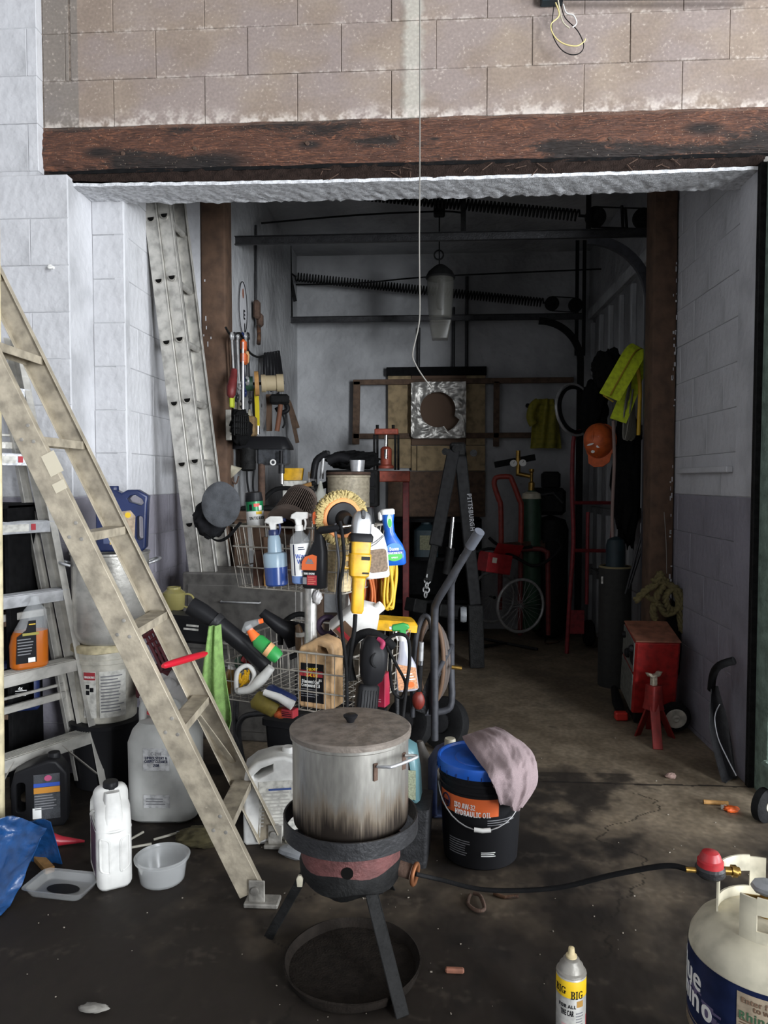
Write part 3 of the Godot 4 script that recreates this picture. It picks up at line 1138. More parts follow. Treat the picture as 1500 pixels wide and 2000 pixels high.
# ---------- pot, burner, bucket, tank, can ----------
func build_front() -> void:
	var pc := Vector3(-0.211, 0, -1.98)
	var st := T("propane_burner", "black propane burner stand on legs holding the stock pot", "burner", pc)
	var q := MB.new()
	q.lathe(vm([[0.178, 0.352], [0.183, 0.352], [0.183, 0.398], [0.178, 0.398], [0.178, 0.352]]), 48)
	part("guard_ring", q, M.dark_steel, st)
	q = MB.new()
	for i in 3:
		var a := TAU * i / 3 + 0.5
		q.bar(Vector3(0, 0.372, 0), Vector3(cos(a) * 0.18, 0.372, sin(a) * 0.18), 0.02, 0.005, Vector3.UP)
	part("support_bar", q, M.dark_steel, st)
	q = MB.new()
	q.lathe(vm([[0.128, 0.255], [0.135, 0.255], [0.135, 0.355], [0.128, 0.355], [0.128, 0.255]]), 40)
	part("wind_shroud", q, mat("burnt_red", hx("6b4240"), 0.7, 0.2, "dirty", 3.0, "bump", 0.5), st)
	q = MB.new()
	q.lathe(vm([[0.0, 0.2], [0.1, 0.205], [0.137, 0.235], [0.14, 0.27], [0.134, 0.282], [0.125, 0.26], [0, 0.25]]), 40, 1, 1, 35, 0.006)
	part("burner_bowl", q, M.black_iron, st)
	q = MB.new(X3(Vector3(0.005, 0.297, 0.136)))
	q.lathe(vm([[0, 0], [0.016, 0], [0.016, 0.002], [0, 0.002]]), 16)
	var vh := part("vent_hole", q, M.void, st)
	vh.transform = Transform3D(Basis(Vector3.RIGHT, PI / 2), Vector3(0.005, 0.297, 0.134)) * Transform3D(Basis(), Vector3(-0.005, -0.297, -0.136))
	var feet := [Vector3(-0.06, 0, -1.74), Vector3(-0.46, 0, -2.05), Vector3(-0.12, 0, -2.3)]
	for f in feet:
		var lf: Vector3 = f - pc
		var top := Vector3(lf.x, 0, lf.z).normalized() * 0.115 + Vector3(0, 0.235 if f.z > -1.9 else 0.26, 0)
		q = MB.new()
		var side := Vector3(lf.z, 0, -lf.x).normalized()
		q.bar(top, lf + Vector3(0, 0.003, 0), 0.036, 0.004, side)
		q.bar(top + side * 0.017 - lf.normalized() * 0.012, lf + side * 0.017 - lf.normalized() * 0.012, 0.004, 0.026, side)
		part("leg", q, M.black_iron, st)
	q = MB.new()
	q.tube([Vector3(0.11, 0.262, 0.02), Vector3(0.165, 0.25, 0.03)], 0.02, 14)
	part("venturi", q, M.rust_brown, st)
	q = MB.new()
	q.tube(ring(Vector3(0.176, 0.247, 0.035), 0.026, Vector3(1, -0.1, 0.3).normalized(), 22), 0.006, 8, true)
	part("air_shutter", q, mat("copper_rust", hx("8c5a3a"), 0.55, 0.6, "dirty", 3.0), st)
	q = MB.new()
	q.loft([[0, 0.007, 0.004, 0.002], [0.02, 0.009, 0.005, 0.002], [0.03, 0.004, 0.004, 0.002]], 2)
	part("tag", q, M.cream, st).position = Vector3(-0.128, 0.226, 0.075)
	# pot
	var pot := T("stock_pot", "large aluminium stock pot with scorched sides on the burner", "pot", Vector3(pc.x, 0.376, pc.z))
	var R := 0.157
	pot_paint()
	q = MB.new()
	q.plan = 3
	q.pu = Rect2(0, 0, 1, 0.243)
	q.lathe(vm([[0, 0.0], [R * 0.93, 0.0], [R * 0.985, 0.008], [R, 0.03], [R, 0.232], [R + 0.006, 0.236], [R + 0.006, 0.243], [R - 0.004, 0.243], [R - 0.004, 0.01], [0, 0.008]]), 64)
	part("body", q, M.pot_alu, pot)
	q = MB.new(Transform3D(Basis(), Vector3(0, 0.243, 0)))
	q.lathe(vm([[0, 0.001], [R + 0.007, 0.0], [R + 0.008, 0.012], [R + 0.004, 0.016], [R - 0.02, 0.019], [R * 0.5, 0.024], [0, 0.026]]), 64)
	part("lid", q, M.pot_lid, pot)
	var lid: Node3D = pot.get_node("lid")
	q = MB.new(Transform3D(Basis(), Vector3(0, 0.267, 0)))
	q.lathe(vm([[0.009, 0], [0.011, 0.006], [0.019, 0.016], [0.02, 0.02], [0.016, 0.023], [0, 0.024]]), 24)
	part("knob", q, M.black_plastic, lid)
	for s in [0.85 + PI / 2, 0.85 + PI * 1.5]:
		q = MB.new(Transform3D(Basis(Vector3.UP, s - PI / 2), Vector3(0, 0.205, 0)))
		q.tube(smooth([Vector3(-0.052, -0.002, R), Vector3(-0.052, 0.006, R + 0.03), Vector3(-0.04, 0.008, R + 0.045), Vector3(0.04, 0.008, R + 0.045), Vector3(0.052, 0.006, R + 0.03), Vector3(0.052, -0.002, R)], 4), 0.0045, 8)
		var h := part("handle", q, M.alu_bright, pot)
		for sx in [-0.052, 0.052]:
			q = MB.new(Transform3D(Basis(Vector3.UP, s - PI / 2), Vector3(0, 0.205, 0)))
			q.box(Vector3(sx, -0.018, R * cos(asin(sx / R)) + 0.0015), Vector3(0.014, 0.045, 0.004), 0.001)
			part("bracket", q, M.rust_brown, h)
	# rusty ring on the floor
	q = MB.new()
	q.lathe(vm([[0, 0.004], [0.15, 0.005], [0.16, 0.01], [0.17, 0.034], [0.178, 0.036], [0.18, 0.03], [0.172, 0.0], [0, 0.0]].map(func(v): return v)), 56, 1.02, 0.98, 40, 0.002)
	var tray := T("rusty_pan", "wide shallow rusty pan lying under the burner stand", "pan", Vector3(-0.2, 0.001, -1.915))
	q = MB.new()
	q.lathe(vm([[0, 0.0], [0.168, 0.0], [0.176, 0.006], [0.184, 0.03], [0.179, 0.032], [0.168, 0.008], [0, 0.005]]), 56, 1.0, 1.0, 40, 0.0015)
	part("dish", q, mat("pan_rust", hx("221d19"), 0.85, 0.0, "dirty", 4.0, "bump", 0.5), tray)
	# oil bucket
	var bp := Vector3(0.182, 0, -2.56)
	var bk := T("oil_bucket", "black bucket of hydraulic oil with a bright blue lid", "bucket", bp, -0.05)
	q = MB.new()
	q.lathe(vm([[0, 0.0], [0.122, 0.0], [0.127, 0.005], [0.133, 0.1], [0.139, 0.255], [0.143, 0.258], [0.143, 0.266], [0.1395, 0.268], [0.1405, 0.283], [0.1445, 0.285], [0.1445, 0.293], [0.141, 0.295], [0.142, 0.32], [0, 0.32]]), 56)
	part("pail", q, M.black_plastic, bk)
	q = MB.new()
	q.lathe(vm([[0.143, 0.312], [0.151, 0.312], [0.152, 0.338], [0.149, 0.346], [0.142, 0.346], [0.139, 0.338], [0.09, 0.336], [0.086, 0.339], [0, 0.339]]), 56)
	var ld := part("lid", q, M.blue_lid, bk)
	q = MB.new()
	for i in 22:
		var a := TAU * i / 22
		q.box(Vector3(sin(a) * 0.1525, 0.318, cos(a) * 0.1525), Vector3(0.003, 0.014, 0.003), 0.0008)
	part("lid_tab", q, M.navy, ld).set_meta("kind", "stuff")
	q = MB.new()
	q.patch(0.1373, -1.3, 0.43, 0.187, 0.246, 24, 0.1395)
	var lb := part("label_band", q, M.orange_print, bk)
	txt("ISO AW-32", 0.019, M.print_white, lb, X3(Vector3(0, 0.217, 0), -0.42), 0.1398, "Droid Sans", 0.076)
	txt("HYDRAULIC OIL", 0.019, M.print_white, lb, X3(Vector3(0, 0.194, 0), -0.22), 0.1392, "Droid Sans", 0.125)
	q = MB.new(X3(Vector3(-0.1175, 0.2165, 0.077), -0.99, -0.03))
	q.tube(ring(Vector3(), 0.021, Vector3.BACK, 24), 0.0022, 5, true)
	var em := part("emblem", q, M.print_navy, lb)
	txt("STP", 0.016, M.print_navy, em, X3(Vector3(0, 0.21, 0), -0.99, 0, 0.0), 0.1405, "Droid Sans", 0.032)
	q = MB.new()
	q.patch(0.1378, -1.17, -0.81, 0.196, 0.237, 10, 0.1397)
	part("emblem_field", q, mat("print_dark_orange", hx("b8552f"), 0.5), lb)
	curve_lines(bk, 0.1366, 0.15, 1.0, 0.155, 0.178, 3, M.print_grey)
	curve_lines(bk, 0.134, -0.9, -0.25, 0.045, 0.1, 7, M.print_grey)
	curve_lines(bk, 0.1335, 0.0, 0.45, 0.05, 0.068, 3, M.print_white)
	var bail := []
	for i in 17:
		var a := lerpf(-1.45, 1.5, i / 16.0)
		bail.append(Vector3(sin(a) * 0.147, 0.268 - 0.118 * cos(a * 1.02), cos(a) * 0.147 + 0.008))
	q = MB.new()
	q.tube(bail, 0.0024, 6)
	var bl := part("bail", q, M.steel, bk)
	q = MB.new()
	q.tube(bail.slice(7, 10), 0.0075, 10)
	part("grip", q, M.white_plastic, bl)
	drape_towel(bp)
	# propane tank
	var tp := Vector3(0.716, 0, -1.58)
	var tk := T("propane_tank", "white propane tank with a navy wrapped label and raised collar", "tank", tp)
	q = MB.new()
	q.lathe(vm([[0.1, 0.0], [0.108, 0.0], [0.108, 0.05], [0.1, 0.05]]), 40)
	part("foot_ring", q, M.cream, tk)
	q = MB.new()
	q.lathe(vm([[0, 0.03], [0.06, 0.036], [0.11, 0.058], [0.142, 0.095], [0.153, 0.13], [0.153, 0.3], [0.15, 0.318], [0.135, 0.345], [0.1, 0.368], [0.05, 0.38], [0, 0.383]]), 56, 1, 1, 50)
	part("shell", q, M.cream, tk)
	q = MB.new()
	q.patch(0.1536, -2.2, 2.2, 0.13, 0.302, 56)
	var lab := part("label_wrap", q, M.print_navy, tk)
	q = MB.new()
	q.patch(0.1538, -2.2, 0.3, 0.13, 0.15, 24)
	q.patch(0.1538, -2.2, -0.76, 0.156, 0.159, 24)
	part("label_stripe", q, mat("stripe_tan", hx("7d6f5b"), 0.6, 0, "grime", 5.0), lab)
	q = MB.new()
	for i in 40:
		var a := rng.randf_range(-1.9, -0.95)
		var y := 0.19 + 0.028 * sin(a * 3.0) + rng.randf_range(-0.012, 0.012)
		q.patch(0.15385, a, a + rng.randf_range(0.06, 0.22), y, y + rng.randf_range(0.003, 0.009), 4)
	part("label_picture", q, mat("print_mauve", hx("58506f"), 0.6), lab).set_meta("kind", "stuff")
	txt("Blue", 0.044, M.print_white, lab, X3(Vector3(0, 0.252, 0), -1.69), 0.1544, "Droid Sans", 0.12)
	txt("Rhino", 0.044, M.print_white, lab, X3(Vector3(0, 0.207, 0), -1.58), 0.1544, "Droid Sans", 0.15)
	q = MB.new()
	q.patch(0.1542, -0.75, 0.05, 0.16, 0.292, 16)
	var sk := part("sticker", q, mat("sticker_tan", hx("a3937d"), 0.7, 0, "grime", 6.0), lab)
	txt("Enter for a chance", 0.011, M.print_brown, sk, X3(Vector3(0, 0.278, 0), -0.28), 0.1546)
	txt("to win a", 0.011, M.print_brown, sk, X3(Vector3(0, 0.266, 0), -0.38), 0.1546)
	txt("Rhino Tank", 0.017, mat("print_dark_green", hx("2c4a31"), 0.6), sk, X3(Vector3(0, 0.247, 0), -0.33), 0.1546)
	curve_lines(lab, 0.1547, -0.71, -0.05, 0.212, 0.24, 5, M.print_brown)
	# small animal picture printed on the sticker
	q = MB.new(X3(Vector3(0, 0.19, 0)))
	for s in [[-0.04, 0.0, 0.02, 0.013], [-0.015, -0.003, 0.016, 0.01], [0.002, -0.008, 0.008, 0.007], [-0.05, -0.014, 0.005, 0.01], [-0.022, -0.014, 0.005, 0.01], [0.009, -0.003, 0.002, 0.006]]:
		var a0: float = (s[0] - s[2]) / 0.154 - 0.42
		q.patch(0.1547, a0, a0 + 2 * s[2] / 0.154, s[1] - s[3], s[1] + s[3], 5)
	part("animal_print", q, M.print_brown, lab).set_meta("kind", "stuff")
	q = MB.new()
	q.patch(0.1548, -0.7, -0.42, 0.135, 0.158, 8)
	q.patch(0.1548, -0.39, 0.0, 0.135, 0.158, 8)
	part("label_box", q, mat("print_pale_blue", hx("8195b8"), 0.6), lab)
	# collar: two curved guard plates joined to the shell
	for a in [-0.12, PI + 0.45]:
		var co := MB.new()
		for seg in [[-0.62, -0.36, 0.352, 0.458], [0.36, 0.62, 0.352, 0.458], [-0.36, 0.36, 0.426, 0.462], [-0.36, 0.36, 0.352, 0.392]]:
			for sgn in [0.0, 1.0]:
				var keep := co.x
				co.x = Transform3D(Basis(Vector3.UP, a), Vector3())
				var rr: float = 0.094 + 0.004 * sgn
				var rows := []
				for i in 2:
					var row := PackedVector3Array()
					for j in 9:
						var w: float = lerpf(seg[0], seg[1], j / 8.0) * 1.35
						row.append(Vector3(sin(w) * rr, seg[2] if i == 0 else seg[3], cos(w) * rr))
					rows.append(row)
				if sgn == 0.0:
					rows.reverse()
				co.grid(rows)
				if sgn == 1.0:
					for j in 8:
						var w0: float = lerpf(seg[0], seg[1], j / 8.0) * 1.35
						var w1: float = lerpf(seg[0], seg[1], (j + 1) / 8.0) * 1.35
						for yy in [seg[2], seg[3]]:
							co.oquad(Vector3(sin(w0) * 0.094, yy, cos(w0) * 0.094), Vector3(sin(w1) * 0.094, yy, cos(w1) * 0.094), Vector3(sin(w1) * 0.098, yy, cos(w1) * 0.098), Vector3(sin(w0) * 0.098, yy, cos(w0) * 0.098), Vector3(0, 1 if yy == seg[3] else -1, 0))
					for w2 in [seg[0] * 1.35, seg[1] * 1.35]:
						co.oquad(Vector3(sin(w2) * 0.094, seg[2], cos(w2) * 0.094), Vector3(sin(w2) * 0.098, seg[2], cos(w2) * 0.098), Vector3(sin(w2) * 0.098, seg[3], cos(w2) * 0.098), Vector3(sin(w2) * 0.094, seg[3], cos(w2) * 0.094), Vector3(cos(w2), 0, -sin(w2)) * signf(w2))
				co.x = keep
		part("collar", co, M.cream, tk)
	q = MB.new()
	q.lathe(vm([[0.02, 0.375], [0.02, 0.4], [0.014, 0.402], [0.014, 0.425], [0.01, 0.427], [0.01, 0.435]]), 16)
	q.tube([Vector3(0.0, 0.408, 0), Vector3(-0.05, 0.408, -0.01)], 0.012, 12)
	var vl := part("valve", q, M.brass, tk)
	q = MB.new(Transform3D(Basis(), Vector3(0.0, 0.432, 0)))
	q.lathe(vm([[0, 0], [0.03, 0.002], [0.033, 0.008], [0.03, 0.014], [0.012, 0.017], [0, 0.016]]), 9)
	part("hand_wheel", q, M.grey_plastic, vl)
	# regulator
	var rp := P(1387, 1700, 1.62)
	var rg := T("gas_regulator", "red capped gas regulator between the hose and the white tank", "regulator", rp)
	q = MB.new()
	q.lathe(vm([[0, -0.012], [0.025, -0.012], [0.031, -0.006], [0.031, 0.006], [0.027, 0.011], [0, 0.012]]), 28)
	part("housing", q, M.dark_steel, rg)
	q = MB.new()
	q.lathe(vm([[0.027, 0.011], [0.027, 0.023], [0.023, 0.026], [0.021, 0.034], [0.017, 0.041], [0.008, 0.044], [0, 0.0445]]), 28)
	part("cap", q, M.red, rg)
	q = MB.new()
	q.tube([Vector3(0.03, 0, 0), Vector3(0.062, 0, 0.0)], 0.009, 10)
	q.tube([Vector3(0.045, 0, 0), Vector3(0.056, 0, 0.0)], 0.013, 6)
	part("fitting", q, M.brass, rg)
	q = MB.new()
	q.tube([Vector3(-0.028, 0, 0), Vector3(-0.052, 0, 0.0)], 0.006, 8)
	part("hose_end", q, M.brass, rg)
	# gas hose
	var hp := smooth([rp + Vector3(-0.045, 0, 0), P(1300, 1691, 1.66), P(1200, 1708, 1.74), P(1080, 1735, 1.84), P(950, 1738, 1.92), P(860, 1718, 1.96), pc + Vector3(0.178, 0.247, 0.035)], 8)
	q = MB.new()
	q.tube(hp, 0.0062, 8)
	one("gas_hose", q, M.black_rubber, "black rubber gas hose running from the burner to the regulator", "hose")
	# spray can
	var cp := P(1115, 1960, 1.66)
	var can := T("spray_can", "aerosol can with a yellow top band and no cap", "spray can", Vector3(cp.x, 0, cp.z), 0.05)
	q = MB.new()
	q.lathe(vm([[0, 0.002], [0.03, 0.0], [0.033, 0.003], [0.033, 0.185], [0.031, 0.19]]), 36)
	part("body", q, mat("can_white", hx("d3d1cb"), 0.35, 0.3, "grime", 4.0), can)
	q = MB.new()
	q.lathe(vm([[0.032, 0.187], [0.034, 0.189], [0.033, 0.193], [0.029, 0.196], [0.026, 0.206], [0.019, 0.213], [0.018, 0.218], [0.012, 0.222], [0, 0.222]]), 36)
	part("dome", q, M.alu_dull, can)
	q = MB.new()
	q.lathe(vm([[0.0125, 0.22], [0.0125, 0.226], [0.008, 0.23], [0.0065, 0.243], [0.003, 0.245], [0, 0.245]]), 20)
	part("nozzle", q, mat("nozzle_cream", hx("c5b48c"), 0.6), can)
	q = MB.new()
	q.lathe(vm([[0.0332, 0.146], [0.0335, 0.147], [0.0335, 0.183], [0.0332, 0.184]]), 36)
	var yb := part("band", q, M.print_yellow, can)
	txt("BIG", 0.019, M.print_black, yb, X3(Vector3(0, 0.154, 0), 0.18), 0.0336, "Droid Serif", 0.029)
	txt("BIG", 0.017, M.print_black, yb, X3(Vector3(0, 0.162, 0), -1.0), 0.0336, "Droid Serif", 0.029)
	txt("FOR ALL", 0.008, M.print_black, can, X3(Vector3(0, 0.127, 0), -0.5), 0.0333)
	txt("THE CAR", 0.013, M.print_black, can, X3(Vector3(0, 0.112, 0), -0.5), 0.0333, "Droid Sans", 0.03)
	curve_lines(can, 0.0333, 0.1, 0.7, 0.07, 0.115, 7, M.print_grey)
	curve_lines(can, 0.0333, -0.9, 0.0, 0.02, 0.09, 6, mat("print_pink", hx("c9a3a3"), 0.6))
	q = MB.new()
	q.patch(0.0333, -0.8, -0.2, 0.0, 0.045, 10)
	q.patch(0.0333, 1.05, 1.5, 0.0, 0.1, 10)
	part("label_block", q, M.print_red, can)
	q = MB.new()
	q.patch(0.0333, 0.15, 0.65, 0.126, 0.14, 6)
	part("label_badge", q, mat("print_gold", hx("a8803f"), 0.5), can)

func pot_paint() -> void:
	var n1 := fnl(61, 1.0, 4)
	var f := func(px: int, py: int) -> Color:
		var u := px / 512.0
		var v := py / 256.0    # 0 is the rim end of the profile
		var ang := u * TAU
		var a := n1.get_noise_3d(cos(ang) * 2.5, sin(ang) * 2.5, v * 0.8)
		var b := n1.get_noise_3d(cos(ang) * 9.0, sin(ang) * 9.0, v * 3.0)
		var st := n1.get_noise_3d(cos(ang) * 26.0, sin(ang) * 26.0, v * 1.2)
		var col := hx("aeaba4") * (0.92 + 0.12 * b)
		# heat stains run up from the base
		var up := clampf((v - 0.5 + a * 0.25 + st * 0.12) * 5.0, 0, 1)
		col = col.lerp(hx("8a745c"), up * 0.55)
		var soot := clampf((v - 0.66 + a * 0.2 + st * 0.16) * 4.5, 0, 1)
		col = col.lerp(hx("36302c"), soot * 0.9)
		return col
	var m := laid("pot_alu", paint(512, 256, f), 0.38, "", 1.0)
	m.metallic = 0.75
	m.texture_repeat = true
	var lm := mat("pot_lid", hx("8a8077"), 0.55, 0.45, "dirty", 3.0, "bump", 0.2)
	lm.roughness = 0.55

func drape_towel(_bp: Vector3) -> void:
	var nz := fnl(88, 1.0, 4)
	var ctl := [[[903, 1438, 2.66], [967, 1419, 2.72]], [[916, 1461, 2.56], [1001, 1436, 2.63]], [[938, 1494, 2.47], [1030, 1462, 2.59]], [[953, 1521, 2.385], [1045, 1493, 2.55]], [[965, 1548, 2.375], [1046, 1540, 2.52]], [[975, 1580, 2.385], [1018, 1586, 2.45]]]
	var le := []
	var ri := []
	var mi := []
	for c in ctl:
		var a := P(c[0][0], c[0][1], c[0][2])
		var b := P(c[1][0], c[1][1], c[1][2])
		le.append(a)
		ri.append(b)
		mi.append((a + b) / 2 + Vector3(0.025, 0.056, 0.07) * (1.0 if c != ctl[0] else 0.3))
	le = smooth(le, 9)
	ri = smooth(ri, 9)
	mi = smooth(mi, 9)
	var rows := []
	for i in le.size():
		var r := PackedVector3Array()
		var t := float(i) / (le.size() - 1)
		for j in 41:
			var s := j / 40.0
			var p: Vector3 = le[i] * (1 - s) * (1 - s) + mi[i] * 2 * s * (1 - s) + ri[i] * s * s
			var w := nz.get_noise_2d(s * 2.2, t * 2.0)
			var n := Vector3(0.35, 0.55, 0.75)
			p += n * (0.009 * sin(s * 19.0 + t * 1.5 + w * 2.0) * (0.4 + 0.6 * t) + 0.008 * w + 0.003 * nz.get_noise_2d(s * 12.0, t * 12.0))
			p.y += 0.012 * sin(s * 7.0 + 1.0) * t
			r.append(p)
		rows.append(r)
	rows.reverse()
	var b := MB.new()
	b.sheet(rows, 0.008)
	one("towel", b, M.towel, "mauve grey terry towel draped over the blue bucket lid", "towel")

# ---------- left side: ladders, jugs, pots ----------
func rail_c(b: MB, a: Vector3, c: Vector3, wdir: Vector3, ndir: Vector3, w: float, lip: float, t := 0.003) -> void:
	# channel: web across wdir, lips along ndir at both edges
	var y := (c - a).normalized()
	b.bar(a, c, w, t, wdir, 0.001)
	for s in [-1, 1]:
		var off: Vector3 = wdir * (w / 2 - t / 2) * s + ndir * (lip / 2)
		b.bar(a + off, c + off, lip, t, ndir, 0.001)

func build_left() -> void:
	# --- beige ladder in the foreground ---
	var f1 := Vector3(-0.527, 0, -2.2)
	var f2 := Vector3(-0.546, 0, -2.56)
	var up := Vector3(-0.824, 1.66, -0.03).normalized()
	var lean := up.cross(Vector3(0, 0, 1)).normalized()   # across the rail, towards the upper right
	if lean.x < 0:
		lean = -lean
	var ld := T("beige_ladder", "long weathered beige aluminium ladder leaning to the left in the foreground", "ladder", (f1 + f2) / 2)
	var Ln := 3.35
	for k in 2:
		var f: Vector3 = [f1, f2][k]
		var inward := Vector3(0, 0, -1 if k == 0 else 1)
		var b := WB(ld)
		rail_c(b, f + up * 0.035 + lean * 0.0, f + up * Ln, lean, inward * (1 if k == 1 else 1), 0.078, 0.024)
		var rl := part("rail", b, M.beige_alu, ld)
		b = WB(ld)
		for i in 7:
			for d in [Vector2(-0.018, 0.0), Vector2(0.014, -0.022), Vector2(0.02, 0.03)]:
				var p: Vector3 = f + up * (0.26 + i * 0.335 + d.y) + lean * d.x - inward * 0.0015
				b.x = ld.global_transform.affine_inverse() * Transform3D(Basis(Vector3.RIGHT, PI / 2), p)
				b.lathe(vm([[0.0065, -0.001], [0.0055, 0.002], [0, 0.0032]]), 10)
		part("rivet", b, M.alu_dull, rl).set_meta("kind", "stuff")
		# foot with a swivel plate
		b = WB(ld)
		b.box(f + Vector3(0.02, 0.008, 0), Vector3(0.105, 0.014, 0.06), 0.003)
		b.box(f + Vector3(0.005, 0.045, 0.012), Vector3(0.05, 0.07, 0.006), 0.003)
		b.x = b.x * Transform3D(Basis(Vector3.RIGHT, PI / 2), f + Vector3(0.0, 0.05, 0.02))
		b.lathe(vm([[0.012, -0.004], [0.012, 0.004], [0, 0.006]]), 14)
		part("foot", b, M.alu_dull, ld)
	for i in 10:
		var t := 0.26 + i * 0.335
		if t > Ln - 0.05:
			continue
		var a = f1 + up * t + Vector3(0, 0, -0.003) + lean * 0.004
		var c := f2 + up * t + Vector3(0, 0, 0.003) + lean * 0.004
		var b := WB(ld)
		var y := (c - a).normalized()
		b.bar(a, c, 0.062, 0.004, Vector3.RIGHT, 0.001)
		b.bar(a + Vector3(0.03, -0.012, 0), c + Vector3(0.03, -0.012, 0), 0.004, 0.028, Vector3.RIGHT, 0.001)
		b.bar(a + Vector3(-0.03, -0.012, 0), c + Vector3(-0.03, -0.012, 0), 0.004, 0.028, Vector3.RIGHT, 0.001)
		part("tread", b, M.beige_alu, ld)
	for k in 2:
		var b := WB(ld)
		var a: Vector3 = (f1 if k == 0 else f2) + up * 0.33
		var m := (f1 + f2) / 2 + up * 0.58
		b.bar(a, m + Vector3(0, 0, 0.06 if k == 0 else -0.06), 0.02, 0.004, Vector3.RIGHT, 0.001)
		part("brace", b, M.beige_alu, ld)
	# worn stickers on the front rail
	for s in [[0.0, 92, 905, 0.045, 0.07], [0.0, 107, 950, 0.04, 0.03]]:
		var b := WB(ld)
		var p = P(s[1], s[2], 2.19)
		b.x = b.x * Transform3D(Basis(lean, up, lean.cross(up)), Vector3(p.x, p.y, f1.z + 0.0035 - 0.03 * p.y / 1.66))
		b.box(Vector3(), Vector3(s[3], s[4], 0.001), 0)
		part("sticker", b, mat("sticker_pale", hx("c4bba6"), 0.8), ld)
	# red handle lying over a tread
	var rh := T("red_lever", "red plastic lever laid across a rung of the beige ladder", "lever", P(358, 1290, 2.36))
	var b0 := WB(rh)
	var ra := P(318, 1301, 2.24)
	var rb := P(403, 1276, 2.5)
	b0.tube([ra, ra.lerp(rb, 0.04), ra.lerp(rb, 0.25), ra.lerp(rb, 0.6), ra.lerp(rb, 0.92), rb], [0.006, 0.01, 0.012, 0.0125, 0.011, 0.006], 12)
	part("grip", b0, mat("glossy_red", hx("b0182a"), 0.3), rh)
	b0 = WB(rh)
	b0.x = b0.x * Transform3D(Basis(Vector3.RIGHT, PI / 2), ra.lerp(rb, 0.35) + Vector3(0, 0.002, 0.0125))
	b0.lathe(vm([[0, -0.002], [0.005, -0.002], [0.005, 0.002], [0, 0.0025]]), 12)
	part("screw", b0, M.dark_steel, rh)

	# --- aluminium extension ladder against the left wall ---
	var top := P(302, 377, 3.65)
	var bot := P(404, 1190, 3.65)
	var v := (top - bot).normalized()
	var foot := bot - v * (bot.y / v.y)
	var wv := Vector3(v.y, -v.x, 0)    # across, towards the right
	var el := T("extension_ladder", "tall two section aluminium extension ladder leaning on the left wall", "ladder", foot)
	var Le := 3.0
	for sec in 2:
		for side in 2:
			var z := -0.0 if side == 0 else -0.30
			if sec == 1:
				z += -0.012 if side == 0 else 0.012
			var o = foot + wv * (-0.034 if sec == 0 else 0.034) + Vector3(0, 0, z)
			var b := WB(el)
			rail_c(b, o + v * 0.02, o + v * Le, wv, Vector3(0, 0, -1 if side == 0 else 1), 0.066, 0.026, 0.003)
			b.bar(o + wv * 0.031 + Vector3(0, 0, 0.002) + v * 0.02, o + wv * 0.031 + Vector3(0, 0, 0.002) + v * Le, 0.005, 0.006, wv, 0.001)
			part("rail", b, M.alu, el)
		for i in 9:
			var t = (P(293 + 4 * 0, 429, 3.65) - foot).dot(v) - i * 0.3045 + (0.008 if sec == 1 else 0.0)
			if t < 0.1:
				continue
			var o = foot + wv * (-0.034 if sec == 0 else 0.034) + v * t
			var b := WB(el)
			b.tube([o + Vector3(0, 0, -0.004), o + Vector3(0, 0, -0.296)], 0.016, 10)
			var rg := part("rung", b, M.alu, el)
			# the open D-shaped end of the rung with its swaged collar
			for dk in 2:
				b = WB(el)
				var fr := Transform3D(Basis(wv, v, wv.cross(v)), o + Vector3(0, 0, 0.0022))
				b.x = b.x * fr
				var out := []
				for q in 13:
					var a = PI + PI * q / 12.0
					var rr := 0.021 if dk == 0 else 0.0155
					out.append(Vector2(cos(a) * rr, sin(a) * rr + 0.007))
				out.append(Vector2(0.021 if dk == 0 else 0.0155, 0.0105))
				out.append(Vector2(-0.021 if dk == 0 else -0.0155, 0.0105))
				b.prism(out, 0.002 if dk == 0 else 0.0032, 0.0004, [], 1, false)
				part("rung_collar" if dk == 0 else "rung_bore", b, M.alu_dull if dk == 0 else M.void, rg)
	# --- folded stepladder at the far left ---
	var B0 := Vector3(-1.365, 0, -2.98)
	var wd := Vector3(-0.48, 0, 0.877)
	var nd := Vector3(0.877, 0, 0.48)
	var tl := (P(72, 880, 3.06) - B0).normalized()
	var sl := T("step_ladder", "folded aluminium stepladder with wide treads at the left edge", "ladder", B0)
	var H := 1.95
	for k in 2:
		var o = B0 + wd * (0.0 if k == 0 else 0.52)
		var b := WB(sl)
		rail_c(b, o, o + tl * H, nd, wd * (1 if k == 0 else -1), 0.082, 0.03, 0.003)
		part("front_rail", b, M.alu, sl)
		b = WB(sl)
		var o2 = o - nd * 0.1 + wd * (0.03 if k == 0 else -0.03)
		rail_c(b, o2 + tl * 0.04, o2 + tl * (H - 0.1), wd, nd, 0.04, 0.022, 0.003)
		part("rear_rail", b, M.alu, sl)
	var hs := [0.255, 0.555, 0.845, 1.13, 1.405, 1.68]
	for i in hs.size():
		var o: Vector3 = B0 + tl * (hs[i] / tl.y) + wd * 0.004
		var e := o + wd * 0.512
		var b := WB(sl)
		b.bar(o + nd * 0.0, e + nd * 0.0, 0.082, 0.003, nd, 0.001)
		b.bar(o + nd * 0.04 + Vector3(0, -0.022, 0), e + nd * 0.04 + Vector3(0, -0.022, 0), 0.046, 0.003, Vector3.UP, 0.001)
		b.bar(o - nd * 0.04 + Vector3(0, -0.012, 0), e - nd * 0.04 + Vector3(0, -0.012, 0), 0.026, 0.003, Vector3.UP, 0.001)
		for r in 6:
			b.bar(o + nd * (-0.03 + r * 0.012) + Vector3(0, 0.0025, 0), e + nd * (-0.03 + r * 0.012) + Vector3(0, 0.0025, 0), 0.003, 0.002, nd, 0.0)
		var tr := part("tread", b, M.alu_bright if i > 1 else M.alu, sl)
